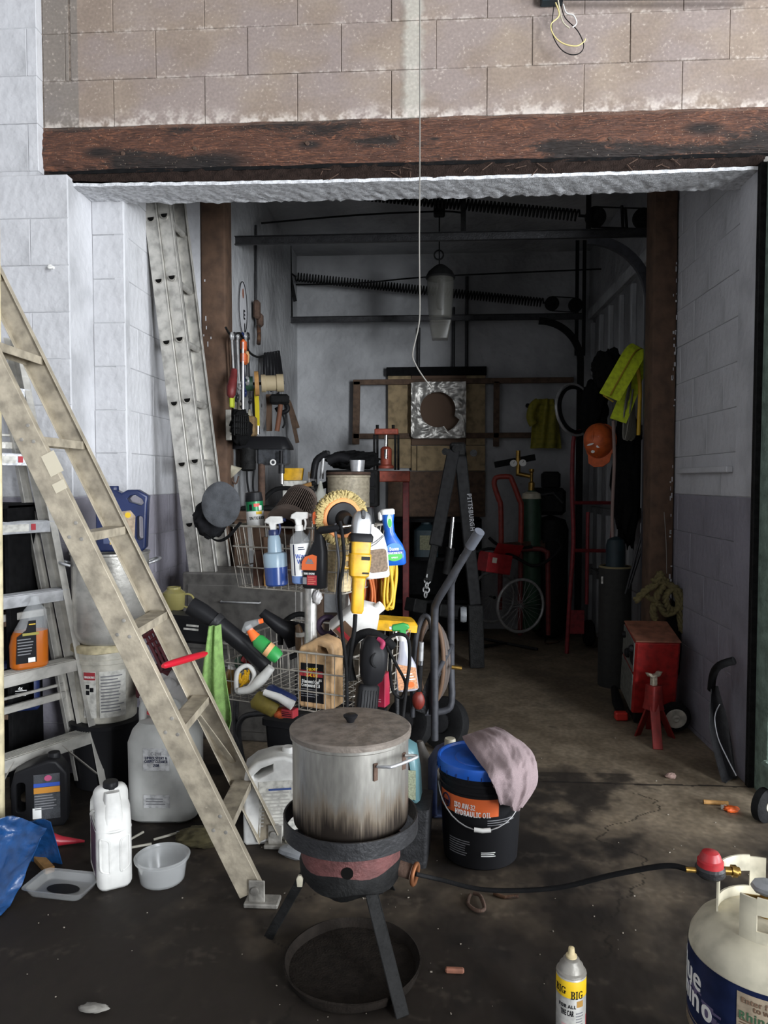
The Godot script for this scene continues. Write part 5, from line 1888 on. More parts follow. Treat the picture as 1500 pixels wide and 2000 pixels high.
func build_cart() -> void:
	var ct := T("wire_cart", "two tier wire shopping cart crammed with bottles and tools", "cart", Vector3(-0.52, 0, -2.72), -0.36)
	basket(ct, "upper_basket", -0.275, 0.24, 0.885, 1.125, 0.0, -0.34, 0.03, 14, 9, 3)
	basket(ct, "lower_basket", -0.29, 0.285, 0.455, 0.672, 0.03, -0.5, 0.012, 15, 12, 3)
	mat("column", hx("c9c7c2"), 0.3, 0.5, "grime", 3.0)
	var q: MB
	for z in [-0.03, -0.32]:
		q = MB.new()
		q.tube([Vector3(0.075, 0.64, z), Vector3(0.075, 0.9, z)], 0.022, 16)
		part("column", q, M.column, ct)
	q = MB.new()
	for s in [-0.24, 0.24]:
		q.tube(smooth([Vector3(s, 0.45, 0.0), Vector3(s, 0.3, 0.0), Vector3(s * 0.98, 0.13, -0.06)], 4), 0.011, 8)
		q.tube(smooth([Vector3(s, 0.45, -0.46), Vector3(s, 0.3, -0.46), Vector3(s * 0.98, 0.13, -0.42)], 4), 0.011, 8)
		q.tube([Vector3(s, 0.16, -0.05), Vector3(s, 0.16, -0.43)], 0.011, 8)
	q.tube(smooth([Vector3(-0.24, 0.16, -0.05), Vector3(-0.22, 0.36, 0.01), Vector3(-0.1, 0.42, 0.02), Vector3(0.24, 0.44, 0.02)], 5), 0.011, 8)
	part("under_frame", q, M.dark_steel, ct)
	for s in [[-0.235, -0.06], [0.235, -0.06], [-0.235, -0.42], [0.235, -0.42]]:
		q = MB.new(Transform3D(Basis(Vector3.BACK, PI / 2), Vector3(s[0], 0.055, s[1])))
		q.lathe(vm([[0, -0.014], [0.045, -0.014], [0.055, -0.008], [0.055, 0.008], [0.045, 0.014], [0, 0.014]]), 20)
		var w := part("caster", q, M.black_rubber, ct)
		q = MB.new()
		q.box(Vector3(s[0] - 0.02, 0.09, s[1]), Vector3(0.003, 0.09, 0.03), 0.001)
		q.box(Vector3(s[0] + 0.02, 0.09, s[1]), Vector3(0.003, 0.09, 0.03), 0.001)
		q.box(Vector3(s[0], 0.136, s[1]), Vector3(0.043, 0.004, 0.03), 0.001)
		part("fork", q, M.steel, w)
	var X := ct.global_transform
	var tote := T("black_tote", "black plastic tote pushed under the wire cart", "tote", X * Vector3(0.02, 0.001, -0.25), -0.36)
	q = MB.new()
	q.loft([[0, 0.17, 0.15, 0.02], [0.33, 0.19, 0.165, 0.02], [0.335, 0.2, 0.175, 0.02], [0.36, 0.2, 0.175, 0.02]], 3)
	part("body", q, M.black_plastic, tote)
	# --- bottles hooked over the front of the upper basket ---
	var sb := T("blue_spray_bottle", "clear spray bottle half filled with dark blue liquid, hooked on the upper basket", "spray bottle", P(541, 1143, 2.66), -0.1)
	lean_to(sb, Vector3(0, -0.1, 0.06))
	q = MB.new()
	q.lathe(vm([[0, 0], [0.036, 0.0], [0.041, 0.005], [0.042, 0.066], [0.042, 0.068], [0, 0.068]]), 32)
	part("liquid", q, mat("window_blue", hx("28427f"), 0.25), sb)
	q = MB.new()
	q.lathe(vm([[0.042, 0.068], [0.043, 0.112], [0.04, 0.118], [0.026, 0.122], [0.023, 0.17], [0.019, 0.182], [0.015, 0.19]]), 32, 1, 1, 30)
	part("shell", q, mat_alpha("shell_blue", "9db4c4", 0.75), sb)
	cap_on(sb, 0.183, 0.019, 0.02, M.navy, 0, "collar")
	trigger_head(sb, 0.2, M.white_plastic, M.navy, 1.0, 0.75)
	var ww := T("wash_bottle", "clear spray bottle with a white and blue wash wax label", "spray bottle", P(590, 1138, 2.61), 0.0)
	lean_to(ww, Vector3(0, 0.15, 0.05))
	q = MB.new()
	q.lathe(vm([[0, 0], [0.032, 0.0], [0.035, 0.004], [0.035, 0.03], [0, 0.03]]), 28)
	part("liquid", q, mat("window_pale_blue", hx("6c88bb"), 0.3), ww)
	q = MB.new()
	q.lathe(vm([[0.035, 0.03], [0.035, 0.15], [0.03, 0.165], [0.016, 0.18], [0.013, 0.19]]), 28, 1, 1, 40)
	part("shell", q, M.clear, ww)
	q = MB.new()
	q.patch(0.0354, -1.5, 1.3, 0.028, 0.142, 18)
	var wl := part("label_plate", q, M.print_white, ww)
	txt("Wash", 0.016, M.print_blue, wl, X3(Vector3(0, 0.098, 0), 0.25), 0.0358)
	txt("Wax", 0.016, M.print_blue, wl, X3(Vector3(0, 0.08, 0), 0.25), 0.0358)
	curve_lines(wl, 0.0358, 0.0, 0.9, 0.04, 0.066, 4, M.print_blue)
	curve_lines(wl, 0.0358, -0.2, 0.6, 0.118, 0.132, 2, M.print_navy)
	q = MB.new()
	q.patch(0.0357, -0.75, -0.6, 0.03, 0.14, 3)
	part("label_stripe", q, M.print_navy, wl)
	cap_on(ww, 0.186, 0.0145, 0.02, M.white_plastic, 0, "collar")
	trigger_head(ww, 0.203, M.white_plastic, M.white_plastic, 1.0, 0.72)
	var ob := T("tire_spray", "black bottle with an orange cap and orange label on the upper basket", "bottle", P(616, 1148, 2.58), -0.15)
	q = MB.new()
	q.loft([[0, 0.04, 0.024, 0.02], [0.005, 0.044, 0.027, 0.022], [0.09, 0.043, 0.026, 0.022, 0.001], [0.13, 0.034, 0.024, 0.022, 0.01], [0.165, 0.021, 0.02, 0.02, 0.017], [0.215, 0.016, 0.016, 0.016, 0.014], [0.235, 0.014, 0.014, 0.014, 0.01]], 5)
	part("body", q, M.black_plastic, ob)
	q = MB.new()
	q.loft([[0.225, 0.017, 0.016, 0.012, 0.01], [0.24, 0.018, 0.016, 0.01, 0.01], [0.262, 0.016, 0.014, 0.008, 0.009], [0.268, 0.012, 0.011, 0.006, 0.009]], 3)
	part("cap", q, M.orange_bright, ob)
	q = MB.new(Transform3D(Basis(), Vector3(-0.008, 0, 0.0272)))
	q.prism(vm([[-0.034, 0.065], [0.02, 0.065], [0.022, 0.115], [0.005, 0.12], [-0.02, 0.112], [-0.032, 0.095]]), 0.0015, 0.0003, [], 1, false)
	var ol := part("label_plate", q, M.orange_print, ob)
	plate(ol, "emblem", Vector3(-0.012, 0.09, 0.0284), 0.028, 0.005, M.print_grey)
	q = MB.new(Transform3D(Basis(), Vector3(-0.012, 0.094, 0.0284)))
	q.prism(vm([[-0.012, 0], [0.012, 0], [0.006, 0.012], [0.002, 0.006], [-0.004, 0.014]]), 0.0012, 0.0002, [], 1, false)
	part("emblem", q, M.print_grey, ol)
	txt("TIRE SHINE", 0.007, M.print_white, ob, X3(Vector3(-0.014, 0.053, 0.0278)), 0, "Droid Sans", 0.04)
	plate(ob, "label_panel", Vector3(-0.004, 0.03, 0.0278), 0.035, 0.034, M.print_red)
	lines(ob, Vector3(-0.004, 0.03, 0.0284), 0.03, 0.028, 4, mat("print_salmon", hx("c2705c"), 0.5))
	plate(ob, "label_panel", Vector3(-0.03, 0.028, 0.0278), 0.014, 0.024, M.print_grey)
	# --- polisher ---
	var ap := T("angle_polisher", "yellow angle polisher with a woolly pad hung on the upper basket", "polisher", P(703, 1200, 2.5))
	var hd := P(706, 1018, 2.53)
	var tip := P(697, 1198, 2.5)
	q = WB(ap)
	var ax := (hd - tip).normalized()
	var fr := Basis(ax.cross(Vector3(0.25, 0, 1)).normalized() * 1.0, ax, Vector3())
	fr.z = fr.x.cross(fr.y)
	q.x = q.x * Transform3D(fr, tip)
	q.loft([[0, 0.016, 0.016, 0.008, 0, 0], [0.01, 0.021, 0.02, 0.01], [0.08, 0.02, 0.019, 0.01], [0.12, 0.022, 0.022, 0.01], [0.128, 0.032, 0.03, 0.012], [0.165, 0.036, 0.033, 0.014], [0.2, 0.037, 0.034, 0.014], [0.205, 0.033, 0.031, 0.012], [0.245, 0.034, 0.032, 0.012]], 4)
	part("motor_housing", q, M.yellow, ap)
	var XB := q.x
	q = MB.new(XB)
	q.prism(rrect(-0.058, 0.148, -0.03, 0.196, 0.008).map(func(v): return Vector2(v[0], v[1])), 0.024, 0.004, [vm(rrect(-0.049, 0.158, -0.036, 0.176, 0.005, true))])
	part("trigger_guard", q, M.yellow, ap)
	q = MB.new(XB)
	q.box(Vector3(-0.034, 0.222, 0.006), Vector3(0.004, 0.035, 0.03), 0.001)
	q.box(Vector3(0.016, 0.188, 0.0338), Vector3(0.03, 0.012, 0.002), 0.0005)
	q.box(Vector3(0.018, 0.138, 0.0325), Vector3(0.022, 0.006, 0.002), 0.0005)
	q.lathe(vm([[0, 0], [0, 0]]), 3)
	part("name_plate", q, M.black_plastic, ap)
	q = MB.new(XB)
	q.loft([[0.243, 0.038, 0.036, 0.01], [0.262, 0.04, 0.038, 0.012], [0.272, 0.034, 0.033, 0.012]], 4)
	part("collar", q, M.black_plastic, ap)
	q = MB.new(XB)
	q.loft([[0.27, 0.032, 0.03, 0.014], [0.31, 0.033, 0.032, 0.016], [0.335, 0.028, 0.03, 0.018], [0.348, 0.016, 0.022, 0.014]], 5)
	part("gear_head", q, M.grinder_grey, ap)
	q = MB.new(XB)
	q.prism(vm(rrect(-0.006, 0.32, 0.008, 0.352, 0.006)), 0.066, 0.002)
	part("head_slot", q, M.dark_steel, ap)
	# spindle, backing disc and woollen pad
	var pc := P(668, 1012, 2.6)
	var pn := Vector3(0.42, -0.08, 0.9).normalized()
	var dirx := pn.cross(Vector3.UP).normalized()
	var pb := Basis(dirx, pn, dirx.cross(pn))
	q = WB(ap)
	q.x = q.x * Transform3D(pb, pc)
	q.lathe(vm([[0, 0.0], [0.058, 0.0], [0.06, 0.006], [0.055, 0.012], [0.03, 0.016], [0.026, 0.04], [0.018, 0.07], [0, 0.07]]), 40)
	part("backing_plate", q, M.black_plastic, ap)
	q = WB(ap)
	q.x = q.x * Transform3D(pb, pc)
	q.lathe(vm([[0.058, -0.004], [0.07, -0.004], [0.072, 0.004], [0.068, 0.009], [0.058, 0.008]]), 44)
	part("foam_ring", q, M.foam_orange, ap)
	q = WB(ap)
	q.x = q.x * Transform3D(pb, pc)
	q.lathe(vm([[0, -0.03], [0.085, -0.028], [0.092, -0.012], [0.08, -0.001], [0.066, 0.0]]), 44)
	for i in 1500:
		var a := rng.randf() * TAU
		var r0 := rng.randf_range(0.068, 0.084)
		var r1 := rng.randf_range(0.088, 0.1)
		var a1 := a + rng.randf_range(-0.08, 0.08)
		var z0 := rng.randf_range(-0.025, 0.003)
		var p0 := Vector3(cos(a) * r0, z0, sin(a) * r0)
		var p1 := Vector3(cos(a1) * r1, z0 + rng.randf_range(-0.008, 0.012), sin(a1) * r1)
		q.tube([p0, p0.lerp(p1, 0.6) + Vector3(0, 0.004, 0), p1], [0.005, 0.0045, 0.002], 4, false, 1.0, false)
	part("wool_pad", q, M.wool, ap)
	q = WB(ap)
	q.tube([P(622, 1036, 2.52), P(626, 1036, 2.52), P(660, 1031, 2.5), P(664, 1030, 2.5)], [0.01, 0.014, 0.013, 0.01], 14)
	part("side_handle", q, M.black_plastic, ap)
	q = WB(ap)
	q.tube([P(662, 1030, 2.5), P(690, 1026, 2.52)], 0.005, 8)
	part("handle_bolt", q, M.chrome, ap)
	q = WB(ap)
	q.tube(smooth([P(694, 1200, 2.5), P(692, 1230, 2.5), P(686, 1270, 2.5), P(680, 1330, 2.51)], 5), 0.0075, 8)
	part("cable", q, M.black_rubber, ap)
	# polisher cord and strap hanging over the rim
	q = MB.new()
	q.tube(smooth(PP([[664, 1018], [668, 1040], [672, 1090], [664, 1150], [668, 1230], [676, 1300], [678, 1385]], 2.49), 5), 0.006, 8)
	one("power_lead", q, M.black_rubber, "black power cord hanging down past the tan jug's right side", "cord")
	q = MB.new()
	q.tube(smooth(PP([[655, 1022], [656, 1045], [662, 1100], [658, 1170], [664, 1210]], 2.5), 5), 0.005, 8)
	one("grey_lead", q, M.grey_tube, "dark grey cord looped over the upper basket rim beside the polisher handle", "cord")
	# --- bottles to the right of the polisher ---
	var wb := T("window_label_bottle", "white bottle with a worn brown picture label beside the polisher", "bottle", P(736, 1128, 2.66), 0.2)
	lean_to(wb, Vector3(0, 0.2, 0.1))
	q = MB.new()
	q.loft([[0, 0.042, 0.026, 0.02], [0.006, 0.047, 0.03, 0.024], [0.1, 0.046, 0.03, 0.024, 0.002], [0.15, 0.04, 0.028, 0.022, 0.0], [0.175, 0.028, 0.024, 0.02, -0.006], [0.185, 0.018, 0.018, 0.018, -0.01], [0.2, 0.018, 0.018, 0.018, -0.01]], 5)
	part("body", q, M.white_plastic, wb)
	cap_on(wb, 0.195, 0.022, 0.06, M.black_plastic, -0.01)
	q = MB.new(Transform3D(Basis(), Vector3(0.006, 0, 0.0305)))
	q.prism(vm(rrect(-0.034, 0.022, 0.034, 0.105, 0.012)), 0.0015, 0.0003, [], 1, false)
	part("label_plate", q, mat("print_worn", hx("8b7866"), 0.8, 0, "dirty", 12.0), wb)
	for k in 2:
		q = MB.new()
		q.tube([Vector3(-0.036, 0.108 + k * 0.008, 0.031), Vector3(0.006, 0.125 + k * 0.008, 0.0305), Vector3(0.038, 0.15 + k * 0.004, 0.027)], 0.0014, 5)
		part("moulded_line", q, M.print_grey, wb)
	var ds := T("dish_spray", "bright blue dish soap spray bottle at the right end of the upper basket", "spray bottle", P(770, 1103, 2.76), 0.15)
	lean_to(ds, Vector3(0, 0.15, 0.06))
	q = MB.new()
	q.loft([[0, 0.04, 0.024, 0.02], [0.006, 0.045, 0.028, 0.024], [0.045, 0.045, 0.028, 0.024], [0.075, 0.038, 0.026, 0.022, -0.003], [0.105, 0.025, 0.022, 0.02, -0.008], [0.125, 0.019, 0.019, 0.018, -0.011], [0.16, 0.021, 0.02, 0.018, -0.014], [0.195, 0.024, 0.02, 0.018, -0.012], [0.2, 0.022, 0.018, 0.015, -0.012]], 5)
	part("body", q, mat("dish_blue", hx("1b58b0"), 0.3), ds)
	q = MB.new()
	q.loft([[0.19, 0.025, 0.021, 0.012, -0.013], [0.206, 0.026, 0.021, 0.01, -0.014], [0.21, 0.02, 0.016, 0.01, -0.012]], 3)
	q.box(Vector3(-0.041, 0.185, 0), Vector3(0.016, 0.034, 0.02), 0.005)
	part("nozzle_head", q, M.white_plastic, ds)
	q = MB.new(Transform3D(Basis(), Vector3(0, 0.05, 0.0292)))
	q.lathe(vm([[0, 0], [0, 0]]), 3)
	q.prism(ellipse(0.036, 0.034, 26), 0.0015, 0.0003, [], 1, false)
	var dl := part("label_plate", q, mat("print_sky", hx("4e86d8"), 0.4), ds)
	q = MB.new(Transform3D(Basis(), Vector3(0, 0.034, 0.0302)))
	q.prism(ellipse(0.03, 0.017, 22), 0.0012, 0.0003, [], 1, false)
	part("label_green", q, M.print_green, dl)
	plate(dl, "label_banner", Vector3(0, 0.05, 0.0308), 0.068, 0.013, M.print_blue)
	txt("POWERWASH", 0.0085, M.print_white, dl, X3(Vector3(0, 0.047, 0.0316)), 0, "Droid Sans", 0.058)
	txt("Dawn", 0.014, M.print_white, dl, X3(Vector3(0, 0.062, 0.0316)), 0, "Droid Sans", 0.034)
	txt("SPRAY", 0.006, M.print_white, dl, X3(Vector3(0, 0.03, 0.0316)))
	q = MB.new(Transform3D(Basis(), Vector3(-0.01, 0.165, 0.0208)))
	q.prism(ellipse(0.009, 0.026, 18), 0.0015, 0.0003, [], 1, false)
	part("neck_label", q, mat("print_mint", hx("a9d9b4"), 0.5), ds)
	q = MB.new(Transform3D(Basis(), Vector3(-0.009, 0.158, 0.0218)))
	q.prism(ellipse(0.007, 0.016, 14), 0.0012, 0.0003, [], 1, false)
	part("neck_leaf", q, M.print_green, ds)
	# --- in the upper basket ---
	var gc := T("green_can", "green and white upholstery cleaner can with a black cap in the upper basket", "can", X * Vector3(-0.195, 1.03, -0.09), 0.35)
	lean_to(gc, Vector3(0, 0.35, 0.07))
	q = MB.new()
	q.lathe(vm([[0, 0], [0.034, 0], [0.034, 0.19], [0, 0.19]]), 30)
	part("body", q, M.green_can, gc)
	q = MB.new()
	q.patch(0.0344, -1.6, 1.6, 0.12, 0.151, 20)
	q.patch(0.0343, -1.6, 1.6, 0.0, 0.13, 20)
	var gl := part("label_plate", q, M.print_white, gc)
	q = MB.new()
	q.patch(0.0347, 0.0, 0.75, 0.138, 0.149, 8)
	part("label_stripe", q, M.print_yellow, gl)
	txt("INTERIOR", 0.012, M.print_black, gl, X3(Vector3(0, 0.124, 0), 0.25), 0.0347)
	q = MB.new(X3(Vector3(0, 0.172, 0), 0, 0, 0.0))
	q.patch(0.0344, -0.2, 0.5, -0.004, 0.008, 8)
	part("label_stripe", q, mat("print_coral", hx("cc4a3e"), 0.5), gc)
	q = MB.new()
	q.patch(0.0344, 0.35, 0.8, 0.153, 0.172, 6)
	part("label_badge", q, M.print_white, gc)
	q = MB.new()
	q.patch(0.0344, -0.75, -0.4, 0.155, 0.178, 6)
	part("label_badge", q, M.print_black, gc)
	q = MB.new()
	q.lathe(vm([[0.034, 0.188], [0.035, 0.192], [0.031, 0.222], [0.02, 0.226], [0, 0.226]]), 24)
	part("cap", q, M.black_plastic, gc)
	# felt hat hung on the left corner
	var ht := T("felt_hat", "dark felt hat hung on the left corner of the upper basket", "hat", P(425, 1050, 2.78))
	q = WB(ht)
	var hc := P(432, 985, 2.75)
	var hn := Vector3(0.35, 0.25, 1.0).normalized()
	var hx0 := hn.cross(Vector3.UP).normalized()
	var hb := Basis(hx0, hn, hx0.cross(hn))
	q.x = q.x * Transform3D(hb, hc)
	q.lathe(vm([[0, 0.006], [0.06, 0.008], [0.085, 0.004], [0.088, -0.002], [0.082, -0.006], [0.05, -0.006], [0, -0.006]]), 36, 0.82, 1.0, 60, 0.004)
	part("brim", q, M.felt_grey, ht)
	q = WB(ht)
	blob(q, P(412, 1012, 2.82), Vector3(0.062, 0.075, 0.055), 0.25, 4)
	part("crown", q, M.felt_black, ht)
	q = WB(ht)
	q.strap(smooth(PP([[400, 1040], [424, 1056], [446, 1048], [470, 1020]], 2.76), 4), Vector3(0, 0.5, 1), 0.02, 0.003)
	part("visor", q, M.black_matte, ht)
	# air filter lying on its side
	var af := T("air_filter", "dark conical pleated air filter lying in the upper basket", "air filter", X * Vector3(-0.01, 1.17, -0.14))
	q = WB(af)
	var fo := P(560, 1030, 2.78)
	var fe := P(592, 968, 3.0)
	var fx := (fe - fo).normalized()
	var ff := Basis(fx.cross(Vector3.UP).normalized(), fx, Vector3())
	ff.z = ff.x.cross(ff.y)
	q.x = q.x * Transform3D(ff, fo)
	q.lathe(vm([[0.035, 0.004], [0.06, 0.0], [0.082, 0.002], [0.085, 0.02], [0.082, 0.035], [0.074, 0.04]]), 40)
	part("end_ring", q, M.filter_brown, af)
	q = WB(af)
	q.x = q.x * Transform3D(ff, fo)
	q.lathe(vm([[0.062, 0.2], [0.066, 0.202], [0.066, 0.222], [0.0, 0.222]]), 40)
	part("end_ring", q, M.filter_brown, af)
	q = WB(af)
	q.x = q.x * Transform3D(ff, fo)
	for i in 54:
		var a := TAU * i / 54
		var d := Vector3(cos(a), 0, sin(a))
		var tn := Vector3(-sin(a), 0, cos(a))
		q.bar(d * 0.074 + Vector3(0, 0.036, 0), d * 0.06 + Vector3(0, 0.203, 0), 0.0035, 0.012, tn, 0.0006)
	part("pleats", q, M.filter_brown, af).set_meta("kind", "stuff")
	q = WB(af)
	q.x = q.x * Transform3D(ff, fo)
	q.lathe(vm([[0, 0.04], [0.066, 0.038], [0.053, 0.2], [0, 0.2]]), 32)
	part("core", q, M.black_matte, af)
	q = WB(af)
	q.x = q.x * Transform3D(ff, fo)
	q.lathe(vm([[0.034, 0.003], [0.03, 0.05], [0, 0.052]]), 24)
	part("mouth", q, M.leather, af)
	# brushes, tins and boards standing in the upper basket
	var things := [
		["tan_brush_handle", "tan wooden brush handle standing in the upper basket behind the wires", "brush", -0.13, 0.1, 0.015, "pale_wood"],
		["brown_brush", "brown leather sheath standing left in the upper basket", "sheath", -0.17, 0.14, 0.022, "leather"]]
	for t in things:
		var o := T(t[0], t[1], t[2], X * Vector3(t[3], 0.892, -0.06), 0.2)
		q = MB.new()
		q.loft([[0, t[5], t[5] * 0.6, 0.006], [t[4] * 0.4, t[5] * 1.1, t[5] * 0.6, 0.006], [t[4], t[5] * 0.8, t[5] * 0.5, 0.006]], 3)
		part("handle", q, M[t[6]], o)
		q = MB.new()
		q.loft([[t[4], t[5], t[5] * 0.7, 0.004], [t[4] + 0.09, t[5] * 1.1, t[5] * 0.8, 0.004]], 3)
		part("bristles" if t[2] == "brush" else "flap", q, M.print_brown, o)
	var bx := T("speckled_tin", "cream speckled tin standing right in the upper basket", "tin", X * Vector3(0.175, 0.892, -0.07), -0.3)
	q = MB.new()
	q.lathe(vm([[0, 0], [0.043, 0], [0.043, 0.16], [0.045, 0.162], [0.045, 0.17], [0, 0.172]]), 30)
	part("body", q, mat("speckle", hx("c9b48a"), 0.6, 0, "dirty", 10.0), bx)
	cap_on(bx, 0.172, 0.02, 0.016, M.dark_steel)
	var cb1 := T("folded_carton", "small brown carton lying at the back of the upper basket", "carton", X * Vector3(-0.03, 0.892, -0.19), 0.3)
	q = MB.new()
	q.box(Vector3(0, 0.07, 0), Vector3(0.16, 0.14, 0.1), 0.003)
	part("body", q, mat("carton_brown", hx("4b3a33"), 0.85, 0, "grime", 5.0), cb1)
	plate(cb1, "tape", Vector3(0, 0.07, 0.0508), 0.16, 0.03, M.print_brown)
	var pb2 := T("black_tool_case", "small black plastic case standing left in the upper basket", "case", X * Vector3(-0.2, 0.892, -0.2), 0.2)
	q = MB.new()
	q.box(Vector3(0, 0.06, 0), Vector3(0.08, 0.12, 0.08), 0.008)
	part("body", q, M.black_plastic, pb2)
	cap_on(pb2, 0.118, 0.015, 0.02, M.dark_steel)
	var cw := MB.new()
	blob(cw, X * Vector3(0.11, 0.87, -0.02), Vector3(0.016, 0.024, 0.012), 0.5, 14, 12)
	one("film_scrap", cw, M.film, "scrap of clear film caught under the upper basket", "film", Vector3())
	# --- lower basket ---
	var tj := T("tan_jug", "tan polishing compound jug with a black label in the lower basket", "jug", P(627, 1378, 2.72), -0.34)
	jug(tj, [[-0.072, 0.01], [-0.062, 0], [0.062, 0], [0.072, 0.01], [0.072, 0.225], [0.062, 0.248], [0.01, 0.265], [-0.004, 0.258], [-0.016, 0.25], [-0.062, 0.228], [-0.072, 0.205]], [[[0.012, 0.236], [0.006, 0.218], [0.012, 0.211], [0.048, 0.2], [0.053, 0.212], [0.044, 0.229]].duplicate()], 0.09, M.tan_plastic, 0.009)
	cap_on(tj, 0.247, 0.02, 0.022, M.white_plastic, -0.04)
	plate(tj, "label_plate", Vector3(-0.012, 0.095, 0.0458), 0.095, 0.145, M.print_black)
	var tl: Node3D = tj.get_child(tj.get_child_count() - 1)
	plate(tl, "label_band", Vector3(-0.016, 0.13, 0.0466), 0.095, 0.022, M.print_red)
	txt("Super", 0.013, M.print_yellow, tl, X3(Vector3(-0.012, 0.148, 0.0472), 0, 0, 0.08))
	txt("X-CUT", 0.015, M.print_yellow, tl, X3(Vector3(-0.012, 0.125, 0.0476)), 0, "Droid Sans", 0.05)
	txt("Diamond Cut", 0.013, M.print_white, tl, X3(Vector3(-0.018, 0.1, 0.0472)), 0, "Droid Sans", 0.072)
	txt("Compound 2.0", 0.013, M.print_white, tl, X3(Vector3(-0.018, 0.086, 0.0472)), 0, "Droid Sans", 0.076)
	lines(tl, Vector3(-0.018, 0.058, 0.047), 0.08, 0.035, 4, M.print_grey)
	txt("85", 0.009, M.print_white, tl, X3(Vector3(0.022, 0.108, 0.0476)))
	var vt := T("blower_tube", "black plastic blower tube slanting across the left end of the wire cart", "tube", P(450, 1245, 2.72))
	q = WB(vt)
	q.tube(PP([[372, 1183, 2.66], [395, 1196, 2.66], [420, 1213, 2.67], [424, 1217, 2.67], [480, 1262, 2.72], [520, 1300, 2.74]], 2.7), [0.034, 0.034, 0.03, 0.033, 0.034, 0.034], 18)
	part("pipe", q, M.black_plastic, vt)
	q = WB(vt)
	q.tube(PP([[418, 1212, 2.67], [428, 1220, 2.67]], 2.7), 0.037, 18)
	part("clamp_ring", q, M.dark_steel, vt)
	var gs := T("green_spray", "small spray bottle with green label and orange trigger lying in the lower basket", "spray bottle", P(505, 1258, 2.62))
	q = WB(gs)
	q.tube(PP([[497, 1244, 2.62], [505, 1252, 2.62], [538, 1280, 2.6], [545, 1286, 2.6]], 2.6), [0.014, 0.026, 0.027, 0.022], 18)
	part("body", q, M.green_plastic, gs)
	q = WB(gs)
	q.tube(PP([[487, 1230, 2.62], [500, 1247, 2.62]], 2.6), [0.012, 0.02], 14)
	part("collar", q, M.orange_bright, gs)
	q = WB(gs)
	q.tube(PP([[478, 1232, 2.63], [484, 1222, 2.62], [496, 1217, 2.62], [508, 1213, 2.62]], 2.6), [0.012, 0.017, 0.013, 0.009], 10)
	q.tube(PP([[484, 1222, 2.62], [492, 1236, 2.62]], 2.6), 0.012, 10)
	part("trigger_head", q, M.clear, gs)
	q = WB(gs)
	q.tube(PP([[506, 1214, 2.62], [513, 1212, 2.62]], 2.6), 0.009, 10)
	part("nozzle", q, M.orange_bright, gs)
	q = WB(gs)
	q.tube(PP([[521, 1266, 2.597], [529, 1272, 2.597]], 2.6), 0.0265, 14)
	part("label_band", q, mat("print_peach", hx("c99a6a"), 0.6), gs)
	# jumble of bottles at the bottom of the lower basket, each its own make
	var jt := T("torn_white_jug", "white jug cut open and filled with yellow bits in the lower basket", "jug", P(490, 1338, 2.74))
	q = WB(jt)
	q.tube(smooth(PP([[462, 1345, 2.72], [464, 1312, 2.72], [484, 1300, 2.72], [497, 1318, 2.72], [488, 1340, 2.7], [470, 1352, 2.7]], 2.7), 4, true), 0.009, 8, true)
	q.tube(smooth(PP([[466, 1350, 2.7], [490, 1345, 2.7], [512, 1325, 2.7], [530, 1303, 2.7]], 2.7), 5), [0.012, 0.013, 0.014, 0.015, 0.016, 0.017, 0.018, 0.019, 0.02, 0.02, 0.02, 0.019, 0.018, 0.017, 0.016, 0.015], 12)
	part("body", q, M.white_plastic, jt)
	q = WB(jt)
	for i in 12:
		var a = P(rng.randf_range(468, 488), rng.randf_range(1312, 1345), 2.73)
		q.bar(a, a + Vector3(rng.randf_range(-0.02, 0.02), 0.03, 0.005), 0.01, 0.005)
	part("yellow_bits", q, M.yellow, jt).set_meta("kind", "stuff")
	var nb := T("navy_white_bottle", "navy and white bottle lying on its side in the lower basket", "bottle", P(545, 1365, 2.66))
	q = WB(nb)
	q.tube(PP([[520, 1345, 2.66], [526, 1349, 2.66], [570, 1371, 2.64], [575, 1374, 2.64]], 2.66), [0.02, 0.032, 0.032, 0.024], 16, false, 0.8)
	part("body", q, M.navy, nb)
	q = WB(nb)
	q.tube(PP([[516, 1352, 2.63], [545, 1362, 2.62], [572, 1378, 2.61]], 2.66), [0.012, 0.014, 0.018], 12)
	part("white_side", q, M.white_plastic, nb)
	var yb := T("yellow_bottle", "dull yellow bottle lying under the white jug in the lower basket", "bottle", P(515, 1380, 2.68))
	q = WB(yb)
	q.tube(PP([[495, 1362, 2.68], [500, 1366, 2.68], [538, 1384, 2.66], [542, 1386, 2.66]], 2.66), [0.02, 0.034, 0.034, 0.024], 16)
	part("body", q, mat("mustard", hx("85762e"), 0.6, 0, "grime", 4.0), yb)
	var orr := MB.new()
	blob(orr, P(550, 1392, 2.66), Vector3(0.035, 0.018, 0.03), 0.3, 31, 14)
	one("orange_rag", orr, M.orange, "crumpled orange rag at the bottom of the lower basket", "rag")
	var rd := T("red_carton", "red printed carton at the bottom of the lower basket beside the orange rag", "carton", P(566, 1398, 2.64), -0.34)
	q = MB.new()
	q.box(Vector3(0, 0.012, 0), Vector3(0.05, 0.03, 0.04), 0.002)
	part("body", q, M.print_red, rd)
	lines(rd, Vector3(0, 0.012, 0.0208), 0.04, 0.02, 3, M.print_black)
	var ag := T("amber_brown_bottle", "brown glass bottle lying at the left end of the lower basket", "bottle", P(447, 1330, 2.86))
	q = WB(ag)
	q.tube(PP([[452, 1305, 2.84], [450, 1312, 2.84], [446, 1322, 2.84], [444, 1350, 2.86]], 2.8), [0.012, 0.014, 0.022, 0.022], 14)
	part("body", q, mat("amber_glass", hx("7a5a28"), 0.3), ag)
	q = WB(ag)
	q.tube(PP([[452, 1306, 2.84], [453, 1299, 2.84]], 2.8), 0.015, 12)
	part("cap", q, M.white_plastic, ag)
